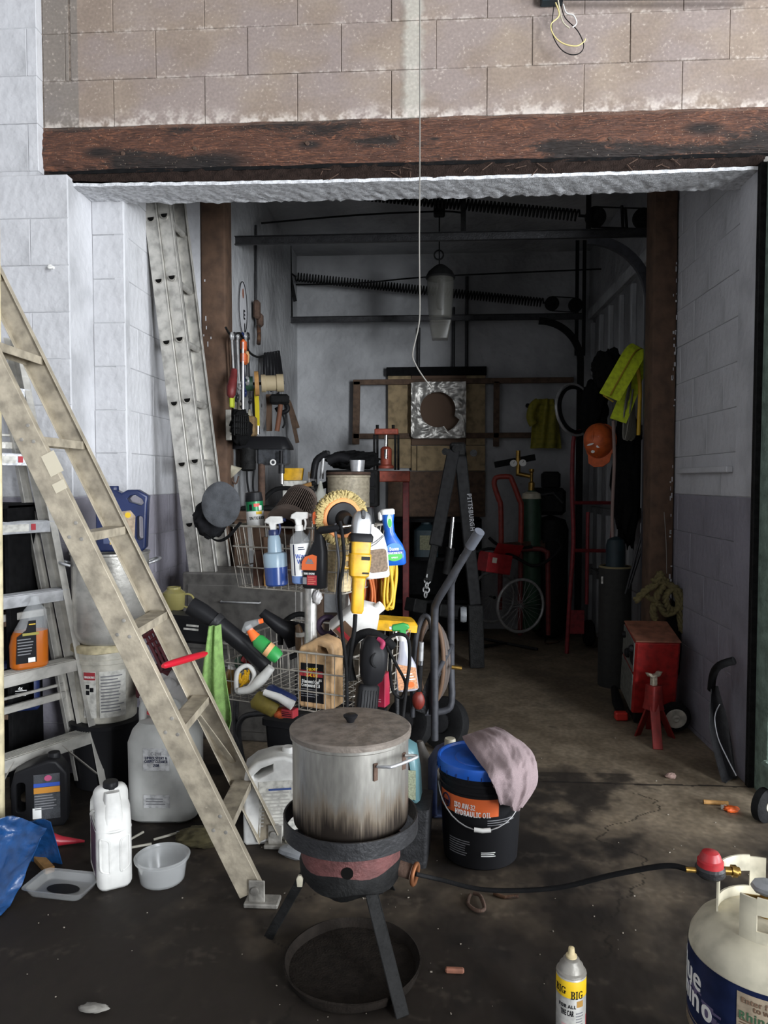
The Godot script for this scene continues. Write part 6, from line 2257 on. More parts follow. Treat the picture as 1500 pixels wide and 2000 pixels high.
	var rg := T("red_green_bottle", "small red and green bottle leaning in the lower basket's left half", "bottle", P(482, 1295, 2.8))
	q = WB(rg)
	q.tube(PP([[468, 1296, 2.82], [480, 1292, 2.8]], 2.8), 0.026, 14)
	part("body", q, M.cylinder_green, rg)
	q = WB(rg)
	q.tube(PP([[480, 1292, 2.8], [486, 1278, 2.8], [476, 1272, 2.8]], 2.8), [0.024, 0.02, 0.012], 14)
	part("shoulder", q, M.red, rg)
	var bl := T("brown_glass_bottle", "small brown bottle with a paper tag standing behind the tan jug", "bottle", P(583, 1265, 2.86))
	q = WB(bl)
	q.tube(PP([[586, 1268, 2.86], [585, 1240, 2.86], [583, 1226, 2.86], [580, 1220, 2.86]], 2.8), [0.018, 0.018, 0.012, 0.009], 14)
	part("body", q, mat("brown_glass", hx("6b5238"), 0.35, 0, "grime", 5.0), bl)
	q = WB(bl)
	q.tube(PP([[586, 1243, 2.855], [586, 1235, 2.855]], 2.8), 0.0178, 14)
	part("paper_tag", q, M.paper, bl)
	var hb2 := T("black_heat_gun", "black pistol grip tool resting among the bottles in the lower basket", "tool", P(545, 1235, 2.9))
	q = WB(hb2)
	q.tube(PP([[512, 1196, 2.86], [520, 1203, 2.86], [545, 1222, 2.88], [585, 1240, 2.92]], 2.8), [0.018, 0.022, 0.03, 0.05], 14)
	part("barrel", q, M.black_plastic, hb2)
	q = WB(hb2)
	q.tube(PP([[560, 1232, 2.9], [572, 1262, 2.9]], 2.8), [0.026, 0.022], 12)
	part("grip", q, M.black_plastic, hb2)
	var hl := MB.new()
	hl.tube(smooth(PP([[548, 1260, 2.92], [552, 1220, 2.94], [580, 1200, 2.96], [605, 1210, 2.96], [600, 1262, 2.95], [565, 1285, 2.92]], 2.9), 6), 0.011, 8)
	one("black_hose_coil", hl, M.black_rubber, "black rubber hose coiled in the lower basket behind the chrome column", "hose")
	var tp := MB.new()
	tp.tube(ring(P(640, 1222, 2.85), 0.034, Vector3(0.1, 0.6, 1).normalized(), 20), 0.012, 8, true)
	one("purple_tape_roll", tp, mat("plum", hx("3e2c45"), 0.5), "dark purple tape roll lying behind the tan jug", "tape roll")
	# green cloth
	var g0 := []
	for i in 16:
		var r := PackedVector3Array()
		var t := i / 15.0
		for j in 9:
			var s := j / 8.0
			var wpx := lerpf(10.0, 27.0, minf(1.0, t * 1.3)) * (1.0 if t < 0.85 else 1.0 - (t - 0.85) * 2.6)
			var cx := lerpf(418.0, 428.0, t) - 6.0 * sin(t * 3.0)
			var p = P(cx + (s - 0.5) * 2.0 * wpx, lerpf(1222, 1438, t), 2.6)
			p.z += 0.016 * sin(s * 11.0 + t * 2.0) + 0.01 * sin(s * 5.0)
			r.append(p)
		g0.append(r)
	g0.reverse()
	q = MB.new()
	q.sheet(g0, 0.003)
	one("green_cloth", q, M.green_cloth, "light green cloth hanging from the left corner of the cart", "cloth")
	# --- right end of the cart ---
	var bf := T("black_buffer", "glossy black electric buffer hung on the cart's right end", "buffer", P(722, 1290, 2.52))
	q = WB(bf)
	q.x = q.x * Transform3D(Basis.from_euler(Vector3(-0.1, 0.35, -0.12)), P(726, 1335, 2.5))
	q.loft([[-0.005, 0.02, 0.018, 0.015, -0.005], [0.012, 0.036, 0.032, 0.025, -0.002], [0.06, 0.046, 0.042, 0.034], [0.105, 0.047, 0.044, 0.036, -0.002], [0.14, 0.038, 0.038, 0.032, -0.008], [0.16, 0.018, 0.02, 0.016, -0.012]], 6)
	part("shell", q, M.black_plastic, bf)
	q = WB(bf)
	q.x = q.x * Transform3D(Basis.from_euler(Vector3(-0.1, 0.35, -0.12)), P(726, 1335, 2.5))
	q.tube(ring(Vector3(0.004, 0.085, 0.036), 0.026, Vector3(0.25, 0, 1).normalized(), 18), 0.005, 8, true)
	part("grip_rim", q, M.black_rubber, bf)
	q = WB(bf)
	q.x = q.x * Transform3D(Basis.from_euler(Vector3(-0.1, 0.35, -0.12)), P(714, 1392, 2.52))
	q.loft([[-0.03, 0.034, 0.026, 0.016], [0.0, 0.038, 0.028, 0.016], [0.09, 0.038, 0.03, 0.016], [0.1, 0.03, 0.024, 0.014]], 4)
	for i in 6:
		q.box(Vector3(-0.025 + i * 0.01, 0.05, 0.0305), Vector3(0.004, 0.06, 0.003), 0.001)
	part("vented_body", q, M.black_plastic, bf)
	q = WB(bf)
	q.tube(smooth(PP([[688, 1330, 2.54], [680, 1285, 2.56], [694, 1248, 2.58], [722, 1236, 2.58], [752, 1250, 2.58], [766, 1262, 2.6]], 2.5), 6), 0.017, 10)
	part("strap", q, M.black_rubber, bf)
	q = WB(bf)
	q.tube(smooth(PP([[738, 1248, 2.5], [748, 1256, 2.49], [744, 1266, 2.49]], 2.5), 4), 0.009, 8)
	part("pink_tie", q, mat("raspberry", hx("8f2348"), 0.6), bf)
	var wjt := T("white_tipped_jug", "white cleaner jug tipped over at the back of the cart's right end", "jug", P(695, 1215, 2.78))
	wjt.rotation = Vector3(0.3, 0.1, -0.85)
	jug(wjt, [[-0.06, -0.08], [0.06, -0.08], [0.065, 0.05], [0.03, 0.09], [0.0, 0.1], [-0.06, 0.06]], [], 0.09, M.white_plastic, 0.02)
	cap_on(wjt, 0.09, 0.02, 0.03, M.white_plastic, 0.012)
	plate(wjt, "label_plate", Vector3(0.0, -0.04, 0.0458), 0.1, 0.06, M.print_brown)
	plate(wjt, "label_band", Vector3(0.0, -0.05, 0.0466), 0.09, 0.015, M.print_red)
	var bgy := T("burgundy_box", "burgundy cardboard box hanging behind the black buffer", "box", P(744, 1372, 2.64), -0.3)
	q = MB.new()
	q.box(Vector3(0, 0.05, 0), Vector3(0.05, 0.12, 0.05), 0.002)
	part("body", q, mat("burgundy", hx("8c1633"), 0.5), bgy)
	lines(bgy, Vector3(0, 0.015, 0.026), 0.035, 0.016, 2, mat("print_pale_pink", hx("c08a92"), 0.6))
	var gt := T("orange_clean_spray", "spray bottle with green trigger and orange picture label by the hand truck", "spray bottle", P(797, 1347, 2.72), 0.05)
	lean_to(gt, Vector3(0, 0.1, 0.1))
	q = MB.new()
	q.loft([[0, 0.036, 0.022, 0.018], [0.006, 0.04, 0.026, 0.02], [0.09, 0.038, 0.025, 0.02], [0.125, 0.024, 0.02, 0.018], [0.16, 0.017, 0.017, 0.016], [0.19, 0.014, 0.014, 0.014]], 5)
	part("shell", q, mat_alpha("clear_shell", "cfd0dc", 0.5), gt)
	q = MB.new(Transform3D(Basis(), Vector3(0, 0, 0.0262)))
	q.prism(vm([[-0.036, 0.008], [0.036, 0.008], [0.036, 0.085], [-0.03, 0.105], [-0.036, 0.09]]), 0.0014, 0.0003, [], 1, false)
	var gtl := part("label_plate", q, mat("print_peel", hx("d39a70"), 0.5, 0, "dirty", 14.0), gt)
	q = MB.new(Transform3D(Basis(), Vector3(0.012, 0.025, 0.0275)))
	q.prism(ellipse(0.012, 0.011, 16), 0.0014, 0.0003, [], 1, false)
	part("fruit_print", q, M.orange_bright, gtl)
	lines(gtl, Vector3(0.01, 0.055, 0.0272), 0.045, 0.03, 3, M.print_white)
	cap_on(gt, 0.185, 0.016, 0.02, M.white_plastic, 0, "collar")
	trigger_head(gt, 0.2, M.green_plastic, M.white_plastic, -1.0, 0.72)
	q = MB.new()
	q.tube(smooth(PP([[742, 1262, 2.5], [770, 1240, 2.5], [796, 1246, 2.5], [800, 1290, 2.5], [794, 1340, 2.48], [788, 1390, 2.46], [786, 1412, 2.45]], 2.5), 6), 0.006, 8)
	one("buffer_lead", q, M.black_rubber, "black cord arching right of the buffer down to the teal jug", "cord")
	q = MB.new()
	q.tube(smooth(PP([[755, 1262, 2.52], [775, 1300, 2.51], [792, 1335, 2.5], [784, 1362, 2.5], [768, 1350, 2.5], [762, 1310, 2.52], [762, 1270, 2.53]], 2.5), 6), 0.0055, 8)
	one("looped_lead", q, M.black_rubber, "looped black cord crossing in front of the orange labelled spray bottle", "cord")
	var tq := T("teal_jug", "teal washer fluid jug behind the stock pot", "jug", P(775, 1466, 2.52), -0.1)
	tq.position.y = 0.0
	tq.position = Vector3(tq.position.x, 0.205, tq.position.z)
	jug(tq, [[-0.085, 0.01], [-0.075, 0], [0.075, 0], [0.085, 0.01], [0.08, 0.1], [0.066, 0.18], [0.03, 0.2], [-0.02, 0.21], [-0.07, 0.19], [-0.085, 0.16]], [], 0.11, mat_alpha("teal", "5d8187", 0.88), 0.022)
	plate(tq, "label_plate", Vector3(0.05, 0.07, 0.0562), 0.045, 0.1, mat("label_flower", hx("a3aa8e"), 0.7, 0, "dirty", 16.0))
	q = MB.new(Transform3D(Basis(), Vector3(-0.02, 0.18, 0.045)))
	q.lathe(vm([[0.0, -0.02], [0.03, -0.02], [0.028, 0.01], [0.016, 0.03], [0.016, 0.045]]), 20)
	part("clear_neck", q, M.clear, tq)
	q = MB.new(Transform3D(Basis(), Vector3(-0.02, 0.22, 0.045)))
	q.lathe(vm([[0, 0.0], [0.019, 0], [0.019, 0.016], [0.01, 0.02], [0.008, 0.035], [0, 0.036]]), 20)
	q.tube(smooth([Vector3(0, 0.034, 0), Vector3(0.012, 0.05, 0), Vector3(0.028, 0.04, 0), Vector3(0.034, 0.01, 0)], 4), 0.008, 8)
	part("yellow_pump", q, M.print_yellow, tq)
	var stand := T("grey_crate", "dark grey plastic crate hidden behind the stock pot", "crate", Vector3(tq.position.x, 0, tq.position.z), -0.1)
	q = MB.new()
	q.loft([[0, 0.11, 0.075, 0.012], [0.2, 0.12, 0.085, 0.012], [0.204, 0.12, 0.085, 0.012]], 3)
	part("body", q, M.dark_steel, stand)
	var bj := T("bright_blue_jug", "bright blue plastic jug on the floor behind the burner ring", "jug", PF(798, 1640) + Vector3(-0.02, 0, -0.06), 0.3)
	jug(bj, [[-0.085, 0.02], [-0.065, 0], [0.065, 0], [0.085, 0.02], [0.085, 0.1], [0.06, 0.14], [-0.06, 0.16], [-0.085, 0.12]], [], 0.12, M.blue_plastic, 0.03)
	cap_on(bj, 0.15, 0.02, 0.02, M.blue_plastic, -0.02)
	var sj := T("slate_jug", "dark blue jug with handwriting standing just left of the oil bucket", "jug", PF(864, 1600) + Vector3(0.03, 0, -0.06), 0.15)
	jug(sj, [[-0.08, 0.01], [-0.07, 0], [0.07, 0], [0.08, 0.01], [0.08, 0.2], [0.05, 0.25], [0.0, 0.27], [-0.05, 0.25], [-0.08, 0.2]], [], 0.12, mat("slate", hx("4c5674"), 0.45, 0, "grime", 3.0), 0.02)
	cap_on(sj, 0.255, 0.022, 0.04, M.cream, 0.0)
	var gn := T("grey_funnel", "grey cone shaped funnel standing behind the pot's right side", "funnel", PF(820, 1560), 0)
	q = MB.new()
	q.lathe(vm([[0.1, 0.0], [0.105, 0.0], [0.105, 0.07], [0.096, 0.075], [0.03, 0.2], [0.012, 0.24], [0.0, 0.24]]), 32)
	part("cone", q, mat("cone_grey", hx("6b6660"), 0.6, 0, "grime", 4.0), gn)
	# orange and yellow extension leads hanging behind
	for s in [["orange_cord_bundle", "bundle of orange extension cord hanging behind the polisher", "cord_orange", 706, 1152, 46.0, 50.0, 18, 3], ["yellow_cord_bundle", "bundle of yellow extension cord hanging below the blue dish spray", "yellow_cord", 757, 1135, 17.0, 52.0, 11, 6]]:
		var o := T(s[0], s[1], "extension cord", P(s[3], s[4] + s[6], 3.0))
		rng.seed = s[8]
		q = WB(o)
		for i in s[7]:
			var pts := []
			var ox := rng.randf_range(-0.45, 0.45)
			var sw := rng.randf_range(0.35, 0.9)
			for j in 18:
				var a := TAU * j / 18
				var px: float = s[3] + s[5] * (ox + sw * 0.7 * sin(a)) + 3.0 * sin(a * 2.0 + i)
				var py: float = s[4] - s[6] * cos(a) * rng.randf_range(0.94, 1.04) + 3.0 * rng.randf()
				pts.append(P(px, py, 2.9 + 0.05 * sin(i * 1.7) + 0.03 * cos(a)))
			q.tube(smooth(pts, 3, true), 0.0055, 6, true)
		part("coil", q, M[s[2]], o)
		q = WB(o)
		q.tube(ring(P(s[3], s[4] - s[6] * 0.5, 2.97), 0.02, Vector3.UP, 12), 0.007, 6, true)
		part("tie", q, M.black_rubber, o)
	rng.seed = 21
	var yr := T("yellow_ramp", "yellow plastic ramp block behind the cart's right end", "ramp", P(770, 1215, 3.15), 0.2)
	q = WB(yr)
	q.x = q.x * X3(P(768, 1213, 3.15), 0.2, 0.1, -0.1)
	q.loft([[-0.03, 0.1, 0.05, 0.01], [0.0, 0.1, 0.05, 0.01], [0.012, 0.085, 0.04, 0.01]], 3)
	part("block", q, M.yellow, yr)

func ellipse(rx: float, ry: float, n: int) -> Array:
	var out := []
	for i in n:
		out.append(Vector2(cos(TAU * i / n) * rx, sin(TAU * i / n) * ry))
	return out

# ---------- inside the bay ----------
func WL(px: float, py: float, off := 0.02) -> Vector3:   # a point just off the bay's left wall
	var r := ray(px, py)
	return EYE + r * ((-1.155 + off) / r.x)

func helix(a: Vector3, b: Vector3, r: float, turns: int, wire: float) -> Array:
	var ax := (b - a).normalized()
	var u := ax.cross(Vector3.UP).normalized()
	var w := ax.cross(u)
	var out := []
	for i in turns * 8 + 1:
		var t := float(i) / (turns * 8)
		var an := t * turns * TAU
		out.append(a.lerp(b, t) + u * cos(an) * r + w * sin(an) * r)
	return out

func tubes(o: Node3D, called: String, lists: Array, r: float, m: Material, n := 10) -> MeshInstance3D:
	var last: MeshInstance3D
	for l in lists:
		var q := WB(o)
		q.tube(l, r, n)
		last = part(called, q, m, o)
	return last

func wheel(o: Node3D, c: Vector3, axis: Vector3, r: float, tire: float, spokes: int, rim: Material, sub := "wheel") -> void:
	var q := WB(o)
	q.tube(ring(c, r, axis, 40), tire, 8, true)
	var w := part(sub, q, rim, o)
	q = WB(o)
	var rg := ring(c, r, axis, maxi(spokes, 3))
	for i in spokes:
		q.tube([c + axis * (0.02 if i % 2 else -0.02), rg[i]], 0.0014, 4, false, 1.0, false)
	part("spokes", q, M.steel, w).set_meta("kind", "stuff")
	q = WB(o)
	q.tube([c - axis * 0.035, c + axis * 0.035], 0.013, 10)
	part("hub", q, M.chrome, w)

func build_bay() -> void:
	var q: MB
	# --- overhead door tracks, springs and pulleys ---
	for k in 2:
		var d: float = [4.42, 6.2][k]
		var y: float = [455.0, 612.0][k]
		var o := T("door_track", ["near overhead door track crossing the bay under the lintel", "far overhead door track crossing in front of the back wall"][k], "track", P(860, y, d))
		var x0: Vector3 = P([442, 562][k], y, d)
		var xe: Vector3 = P([1276, 1138][k], y + (0 if k == 0 else 6), d)
		x0.y = xe.y
		q = WB(o)
		var Rr: float = [0.36, 0.34][k]
		rail_c(q, x0, xe, Vector3.UP, Vector3.BACK, 0.05, 0.022, 0.003)
		part("horizontal_rail", q, M.dark_steel, o)
		q = WB(o)
		var ex: float = [1.272, 1.235][k]
		var pts := []
		for i in 13:
			var a := PI / 2 * i / 12.0
			pts.append(Vector3(ex - Rr + sin(a) * Rr, xe.y - 0.03 - Rr + cos(a) * Rr, -d - 0.01))
		pts.append(Vector3(ex, 0.02, -d - 0.01))
		q.strap(pts, Vector3.BACK, 0.03, 0.052)
		part("curved_rail", q, M.grey_tube if k == 0 else M.black_iron, o)
		# hanger straps
		for h in [[[905, 1150]], [[1127, 1141]]][k]:
			for hxx in h:
				var hp := P(hxx, y, d)
				q = WB(o)
				q.bar(Vector3(hp.x, hp.y - (0.02 if k == 0 else 0.34), hp.z - 0.012), Vector3(hp.x, 3.25, hp.z - 0.012), 0.03, 0.004)
				part("hanger", q, M.black_iron, o)
		if k == 1:
			var hp := P(567, y, d)
			q = WB(o)
			q.bar(Vector3(hp.x, hp.y - 0.06, hp.z - 0.012), Vector3(hp.x - 0.01, 3.25, hp.z - 0.012), 0.04, 0.005)
			q.bar(Vector3(hp.x + 0.04, hp.y + 0.1, hp.z - 0.012), Vector3(hp.x - 0.05, 3.24, hp.z - 0.012), 0.03, 0.005)
			part("hanger", q, M.black_iron, o)
		# spring
		var s := T("door_spring", ["near stretched door spring above the front track", "far stretched door spring slanting above the rear track"][k], "spring", P([930, 820][k], [402, 565][k], d))
		var a0: Vector3 = P([560, 578][k], [366, 541][k], d + 0.04)
		var b0: Vector3 = P([1130, 1060][k], [421, 591][k], d + 0.04)
		q = WB(s)
		q.tube(helix(a0, b0, [0.031, 0.034][k], [78, 84][k], 0.0), 0.0062, 5)
		part("coil", q, M.black_iron, s)
		q = WB(s)
		q.tube([b0, b0.lerp(P([1163, 1078][k], [424, 593][k], d + 0.04), 0.8)], 0.008, 6)
		q.tube([a0, a0 + Vector3(-0.04, 0.03, 0)], 0.008, 6)
		part("end_hook", q, M.black_iron, s)
		# pulleys
		var pu := T("pulley_pair", ["near pair of door pulleys beside the right post", "far pair of door pulleys at the back wall"][k], "pulley", P([1210, 1100][k], [425, 594][k], d))
		for e in [[[1163, 424], [1256, 427]], [[1078, 593], [1124, 596]]][k]:
			var c := P(e[0], e[1], d + 0.04)
			var rr: float = [0.06, 0.058][k]
			q = WB(pu)
			q.x = q.x * Transform3D(Basis(Vector3.RIGHT, PI / 2), c)
			q.lathe(vm([[0, -0.012], [rr, -0.012], [rr, -0.007], [rr * 0.85, 0.0], [rr, 0.007], [rr, 0.012], [rr * 0.3, 0.013], [rr * 0.25, 0.02], [0, 0.02]]), 28)
			part("sheave", q, M.black_iron, pu)
		var c1 := P([1163, 1078][k], [424, 593][k], d + 0.04)
		var c2 := P([1256, 1124][k], [427, 596][k], d + 0.04)
		tubes(pu, "cable", [[c1 + Vector3(0, 0.058, 0), c2 + Vector3(0, 0.058, 0)], [c1 - Vector3(0, 0.058, 0), c2 - Vector3(0, 0.058, 0)]], 0.0045, M.black_iron, 6)
		if k == 0:
			tubes(pu, "clip", [[c1.lerp(c2, 0.55) + Vector3(0, 0.07, 0), c1.lerp(c2, 0.58) - Vector3(0, 0.06, 0)], [c1.lerp(c2, 0.62) + Vector3(0, 0.06, 0), c1.lerp(c2, 0.66) - Vector3(0, 0.06, 0)]], 0.009, M.black_iron, 6)
	q = MB.new()
	q.tube(smooth([P(510, 436, 4.9), P(700, 420, 4.95), P(858, 413, 5.0), P(905, 416, 5.0)], 6), 0.006, 6)
	one("ceiling_cable", q, M.black_rubber, "thin dark cable running along the ceiling to the hanging lamp", "cable")
	q = MB.new()
	q.tube(smooth([WL(577, 556, -0.005), P(700, 553, 6.0), P(850, 540, 5.9), Vector3(1.345, P(1142, 526, 6.0).y, -6.0)], 6), 0.006, 6)
	one("slack_rope", q, M.black_rubber, "slack dark rope strung below the far door spring", "rope")
	# --- hanging lamp ---
	var lp := T("hanging_lamp", "old jar shaped lamp with a black cap hanging on a cord", "lamp", P(860, 660, 5.3))
	q = WB(lp)
	var lt := P(858, 408, 5.3)
	q.box(lt, Vector3(0.08, 0.1, 0.08), 0.01)
	part("junction_box", q, M.black_iron, lp)
	tubes(lp, "cord", [[lt, P(858, 520, 5.3)]], 0.005, M.black_rubber, 6)
	q = WB(lp)
	q.tube(ring(P(857, 498, 5.3), 0.032, Vector3.BACK, 18), 0.006, 6, true)
	part("hook_ring", q, M.black_iron, lp)
	q = WB(lp)
	var lc := P(860, 545, 5.3)
	q.x = q.x * Transform3D(Basis(), lc)
	q.lathe(vm([[0.1, 0.0], [0.105, 0.012], [0.085, 0.05], [0.045, 0.085], [0.02, 0.1], [0, 0.1]]), 28)
	part("cap", q, M.black_iron, lp)
	q = WB(lp)
	q.x = q.x * Transform3D(Basis(), lc)
	q.lathe(vm([[0.07, -0.28], [0.082, -0.27], [0.092, -0.1], [0.095, 0.005], [0.091, 0.005], [0.088, -0.1], [0.078, -0.262], [0.068, -0.272]]), 28)
	part("glass_jar", q, mat_alpha("dusty_glass", "6b6a64", 0.3), lp)
	q = WB(lp)
	q.x = q.x * Transform3D(Basis(), lc)
	q.loft([[-0.42, 0.055, 0.055, 0.01], [-0.3, 0.078, 0.078, 0.01]], 2, true, false)
	part("lower_guard", q, mat_alpha("dusty_guard", "55534c", 0.45), lp)
	q = WB(lp)
	q.x = q.x * Transform3D(Basis(), lc)
	q.lathe(vm([[0, -0.22], [0.02, -0.21], [0.034, -0.16], [0.03, -0.1], [0.018, -0.06], [0.018, 0.0], [0, 0]]), 20)
	part("bulb", q, M.dark_steel, lp)
	# --- hanging wire and loose wires in front of the lintel ---
	q = MB.new()
	q.tube(smooth(PP([[820, -40], [820, 300], [819, 480], [820, 600], [817, 640], [806, 690], [812, 712], [828, 738], [843, 757]], 3.08), 6), 0.003, 6)
	one("hanging_wire", q, M.grey_line, "single thin wire hanging down in front of the beam and bay", "wire")
	var eb := T("electrical_box", "grey electrical box with bare wires at the top of the lintel wall", "electrical box", P(1078, -4, 3.15))
	q = WB(eb)
	q.box(P(1078, -8, 3.17), Vector3(0.09, 0.06, 0.05), 0.004)
	part("box", q, M.dark_teal, eb)
	mat("wire_cream", hx("cdbd82"), 0.6)
	var wl := [[[[1085, 5], [1092, 30], [1076, 48], [1082, 70], [1100, 85], [1125, 90], [1140, 82], [1143, 76]], "wire_cream"], [[[1100, 8], [1106, 25], [1120, 30], [1126, 45], [1118, 54]], "white_plastic"], [[[1082, 10], [1078, 60], [1092, 92], [1112, 106], [1132, 104], [1140, 88], [1128, 60], [1104, 35], [1096, 10]], "black_rubber"], [[[1090, 0], [1098, 40], [1112, 55]], "cream"]]
	for w in wl:
		tubes(eb, "wire", [smooth(PP(w[0], 3.12), 5)], 0.0028 if w[1] != "black_rubber" else 0.002, M[w[1]], 6)
	q = MB.new()
	q.tube([P(1102, -4, 3.14), P(1478, -5, 3.14)], 0.009, 8)
	one("conduit_pipe", q, M.dark_teal, "dark conduit along the top right of the lintel wall", "pipe")
	# --- back wall: boarded opening, frame and foil plate ---
	var bw := T("boarded_opening", "boarded up opening of brown panels in the back wall", "panel", P(852, 920, 6.46))
	var fa := P(757, 733, 6.46)
	var fb := P(948, 1000, 6.46)
	for p in [[757, 733, 803, 915, "cardboard"], [803, 733, 910, 870, "print_brown"], [910, 733, 948, 870, "cardboard"], [814, 870, 948, 920, "cardboard"], [757, 920, 948, 1010, "brown_wood"], [803, 870, 814, 920, "cardboard"]]:
		var a := P(p[0], p[1], 6.46)
		var b := P(p[2], p[3], 6.46)
		q = WB(bw)
		q.box((a + b) / 2, Vector3(b.x - a.x - 0.006, a.y - b.y - 0.006, 0.03), 0.003)
		part("panel", q, M[p[4]], bw)
	q = WB(bw)
	var ta := P(755, 718, 6.45)
	var tb := P(950, 733, 6.45)
	q.box((ta + tb) / 2, Vector3(tb.x - ta.x, ta.y - tb.y, 0.05), 0.003)
	part("dark_lintel", q, M.black_matte, bw)
	var wf := T("strip_frame", "brown strip frame fixed across the back wall", "frame", P(830, 850, 6.42))
	for s in [[[690, 747], [1120, 742], 0.045], [[690, 852], [1040, 850], 0.045], [[697, 745], [695, 868], 0.06], [[970, 745], [969, 872], 0.05]]:
		q = WB(wf)
		q.bar(P(s[0][0], s[0][1], 6.42), P(s[1][0], s[1][1], 6.42), s[2], 0.03, Vector3.UP if s[0][1] == s[1][1] or absf(s[0][1] - s[1][1]) < 10 else Vector3.RIGHT, 0.003)
		part("strip", q, M.brown_wood, wf)
	for s in [[818, 640, 728], [886, 600, 740], [912, 540, 740]]:
		q = MB.new()
		q.tube([P(s[0], s[1], 6.47), P(s[0] - 1, s[2], 6.47)], 0.014, 8)
		one("wall_conduit", q, M.dark_steel, {818: "left thin conduit on the back wall behind the hanging wire", 886: "middle conduit running down the back wall to the foil plate", 912: "right conduit running down the back wall past the lamp"}[s[0]], "pipe", Vector3(), "conduits on the back wall")
	var fp := T("foil_plate", "crumpled shiny metal plate with a round hole on the back wall", "metal plate", P(856, 800, 6.36))
	var nz := fnl(55, 5.0, 3)
	var rows := []
	var hc := P(855, 800, 6.36)
	var c0 := P(803, 746, 6.36)
	var c3 := P(910, 856, 6.36)
	for i in 12:
		var r := PackedVector3Array()
		var t := i / 11.0
		for j in 72:
			var a := TAU * j / 72
			var d := Vector2(cos(a), sin(a))
			var hole := hc + Vector3(d.x, d.y, 0) * 0.15 * (1.0 + (0.35 if j > 58 and j < 68 else 0.0))
			var sx: float = ((c3.x if d.x > 0 else c0.x) - hc.x) / (d.x if absf(d.x) > 1e-3 else (1e-3 if d.x > 0 else -1e-3))
			var sy: float = ((c0.y if d.y > 0 else c3.y) - hc.y) / (d.y if absf(d.y) > 1e-3 else (1e-3 if d.y > 0 else -1e-3))
			var e := hc + Vector3(d.x, d.y, 0) * minf(sx, sy)
			var p := hole.lerp(e, t)
			p.z += 0.022 * nz.get_noise_2d(p.x * 2.0, p.y * 2.0) + 0.006 * nz.get_noise_2d(p.x * 9.0, p.y * 9.0)
			r.append(p)
		rows.append(r)
	rows.reverse()
	q = WB(fp)
	q.grid(rows, true)
	for i in rows.size():
		pass
	rows.reverse()
	var back := []
	for r in rows:
		var r2 := PackedVector3Array()
		for p in r:
			r2.append(p - Vector3(0, 0, 0.003))
		back.append(r2)
	q.grid(back, true)
	part("plate", q, M.foil, fp)
	# --- shop press with its red table ---
	var sp := T("shop_press", "red hydraulic shop press standing before the back wall", "press", Vector3(P(760, 940, 5.8).x, 0, -5.8))
	for s in [[732, 838, 778, 849, "press_red", "top_beam"], [718, 920, 801, 941, "press_red", "table_beam"]]:
		var a := P(s[0], s[1], 5.8)
		var b := P(s[2], s[3], 5.8)
		q = WB(sp)
		q.box((a + b) / 2, Vector3(b.x - a.x, a.y - b.y, 0.1), 0.006)
		part(s[5], q, M[s[4]], sp)
	for s in [[722, 1.3, 0.0, 0.05, "press_red", "leg"], [793, 1.3, 0.0, 0.05, "press_red", "leg"]]:
		var p := P(s[0], 941, 5.8)
		q = WB(sp)
		q.box(Vector3(p.x, p.y / 2, -5.8), Vector3(s[3], p.y, 0.07), 0.004)
		part("leg", q, M.dark_red, sp)
	q = WB(sp)
	for s in [731, 737, 772, 778]:
		q.bar(P(s, 849, 5.82), P(s, 918, 5.82), 0.018, 0.02)
	part("upright", q, M.black_iron, sp)
	q = WB(sp)
	for s in [737, 768]:
		q.tube([P(s, 840, 5.78), P(s, 830, 5.78)], 0.012, 8)
	part("bolt", q, M.black_iron, sp)
	q = WB(sp)
	q.x = q.x * Transform3D(Basis(), P(754, 915, 5.76))
	q.lathe(vm([[0, 0], [0.06, 0], [0.06, 0.02], [0.044, 0.03], [0.044, 0.15], [0.03, 0.165], [0.018, 0.17], [0, 0.17]]), 24)
	var jk := part("bottle_jack", q, M.press_red, sp)
	tubes(sp, "ram", [[P(754, 872, 5.72), P(754, 850, 5.72)], [P(754, 896, 5.715), P(754, 878, 5.715)]], 0.013, M.chrome)
	# --- workbench on the left with its clutter ---
	var bn := T("workbench", "dark cluttered workbench along the left wall of the bay", "workbench", Vector3(-0.86, 0, -5.0))
	q = MB.new()
	q.box(Vector3(0, 1.1, 0), Vector3(0.54, 0.05, 1.7), 0.004)
	part("top", q, M.brown_wood, bn)
	for s in [[-0.22, 0.78], [0.22, 0.78], [-0.22, -0.78], [0.22, -0.78]]:
		q = MB.new()
		q.box(Vector3(s[0], 0.5375, s[1]), Vector3(0.07, 1.075, 0.07), 0.004)
		part("leg", q, M.brown_wood, bn)
	q = MB.new()
	q.box(Vector3(0, 0.25, 0), Vector3(0.5, 0.03, 1.5), 0.003)
	part("shelf", q, M.brown_wood, bn)
	var dp := T("drill_press", "black bench drill press under the hanging wrenches", "drill press", Vector3(-0.975, 1.126, -4.36))
	q = WB(dp)
	var ha := P(452, 852, 4.36)
	var hb := P(568, 876, 4.36)
	q.x = q.x * Transform3D(Basis(), Vector3((ha.x + hb.x) / 2, hb.y, -4.4))
	q.loft([[-0.004, 0.178, 0.1, 0.05], [0.0, 0.178, 0.1, 0.05], [0.015, 0.176, 0.1, 0.05], [0.065, 0.15, 0.085, 0.05], [0.07, 0.14, 0.078, 0.05]], 5)
	part("belt_cover", q, M.black_plastic, dp)
	q = WB(dp)
	q.box(P(535, 892, 4.4), Vector3(0.18, 0.1, 0.13), 0.012)
	part("head", q, M.felt_grey, dp)
	q = WB(dp)
	q.x = q.x * Transform3D(Basis(), P(484, 918, 4.34))
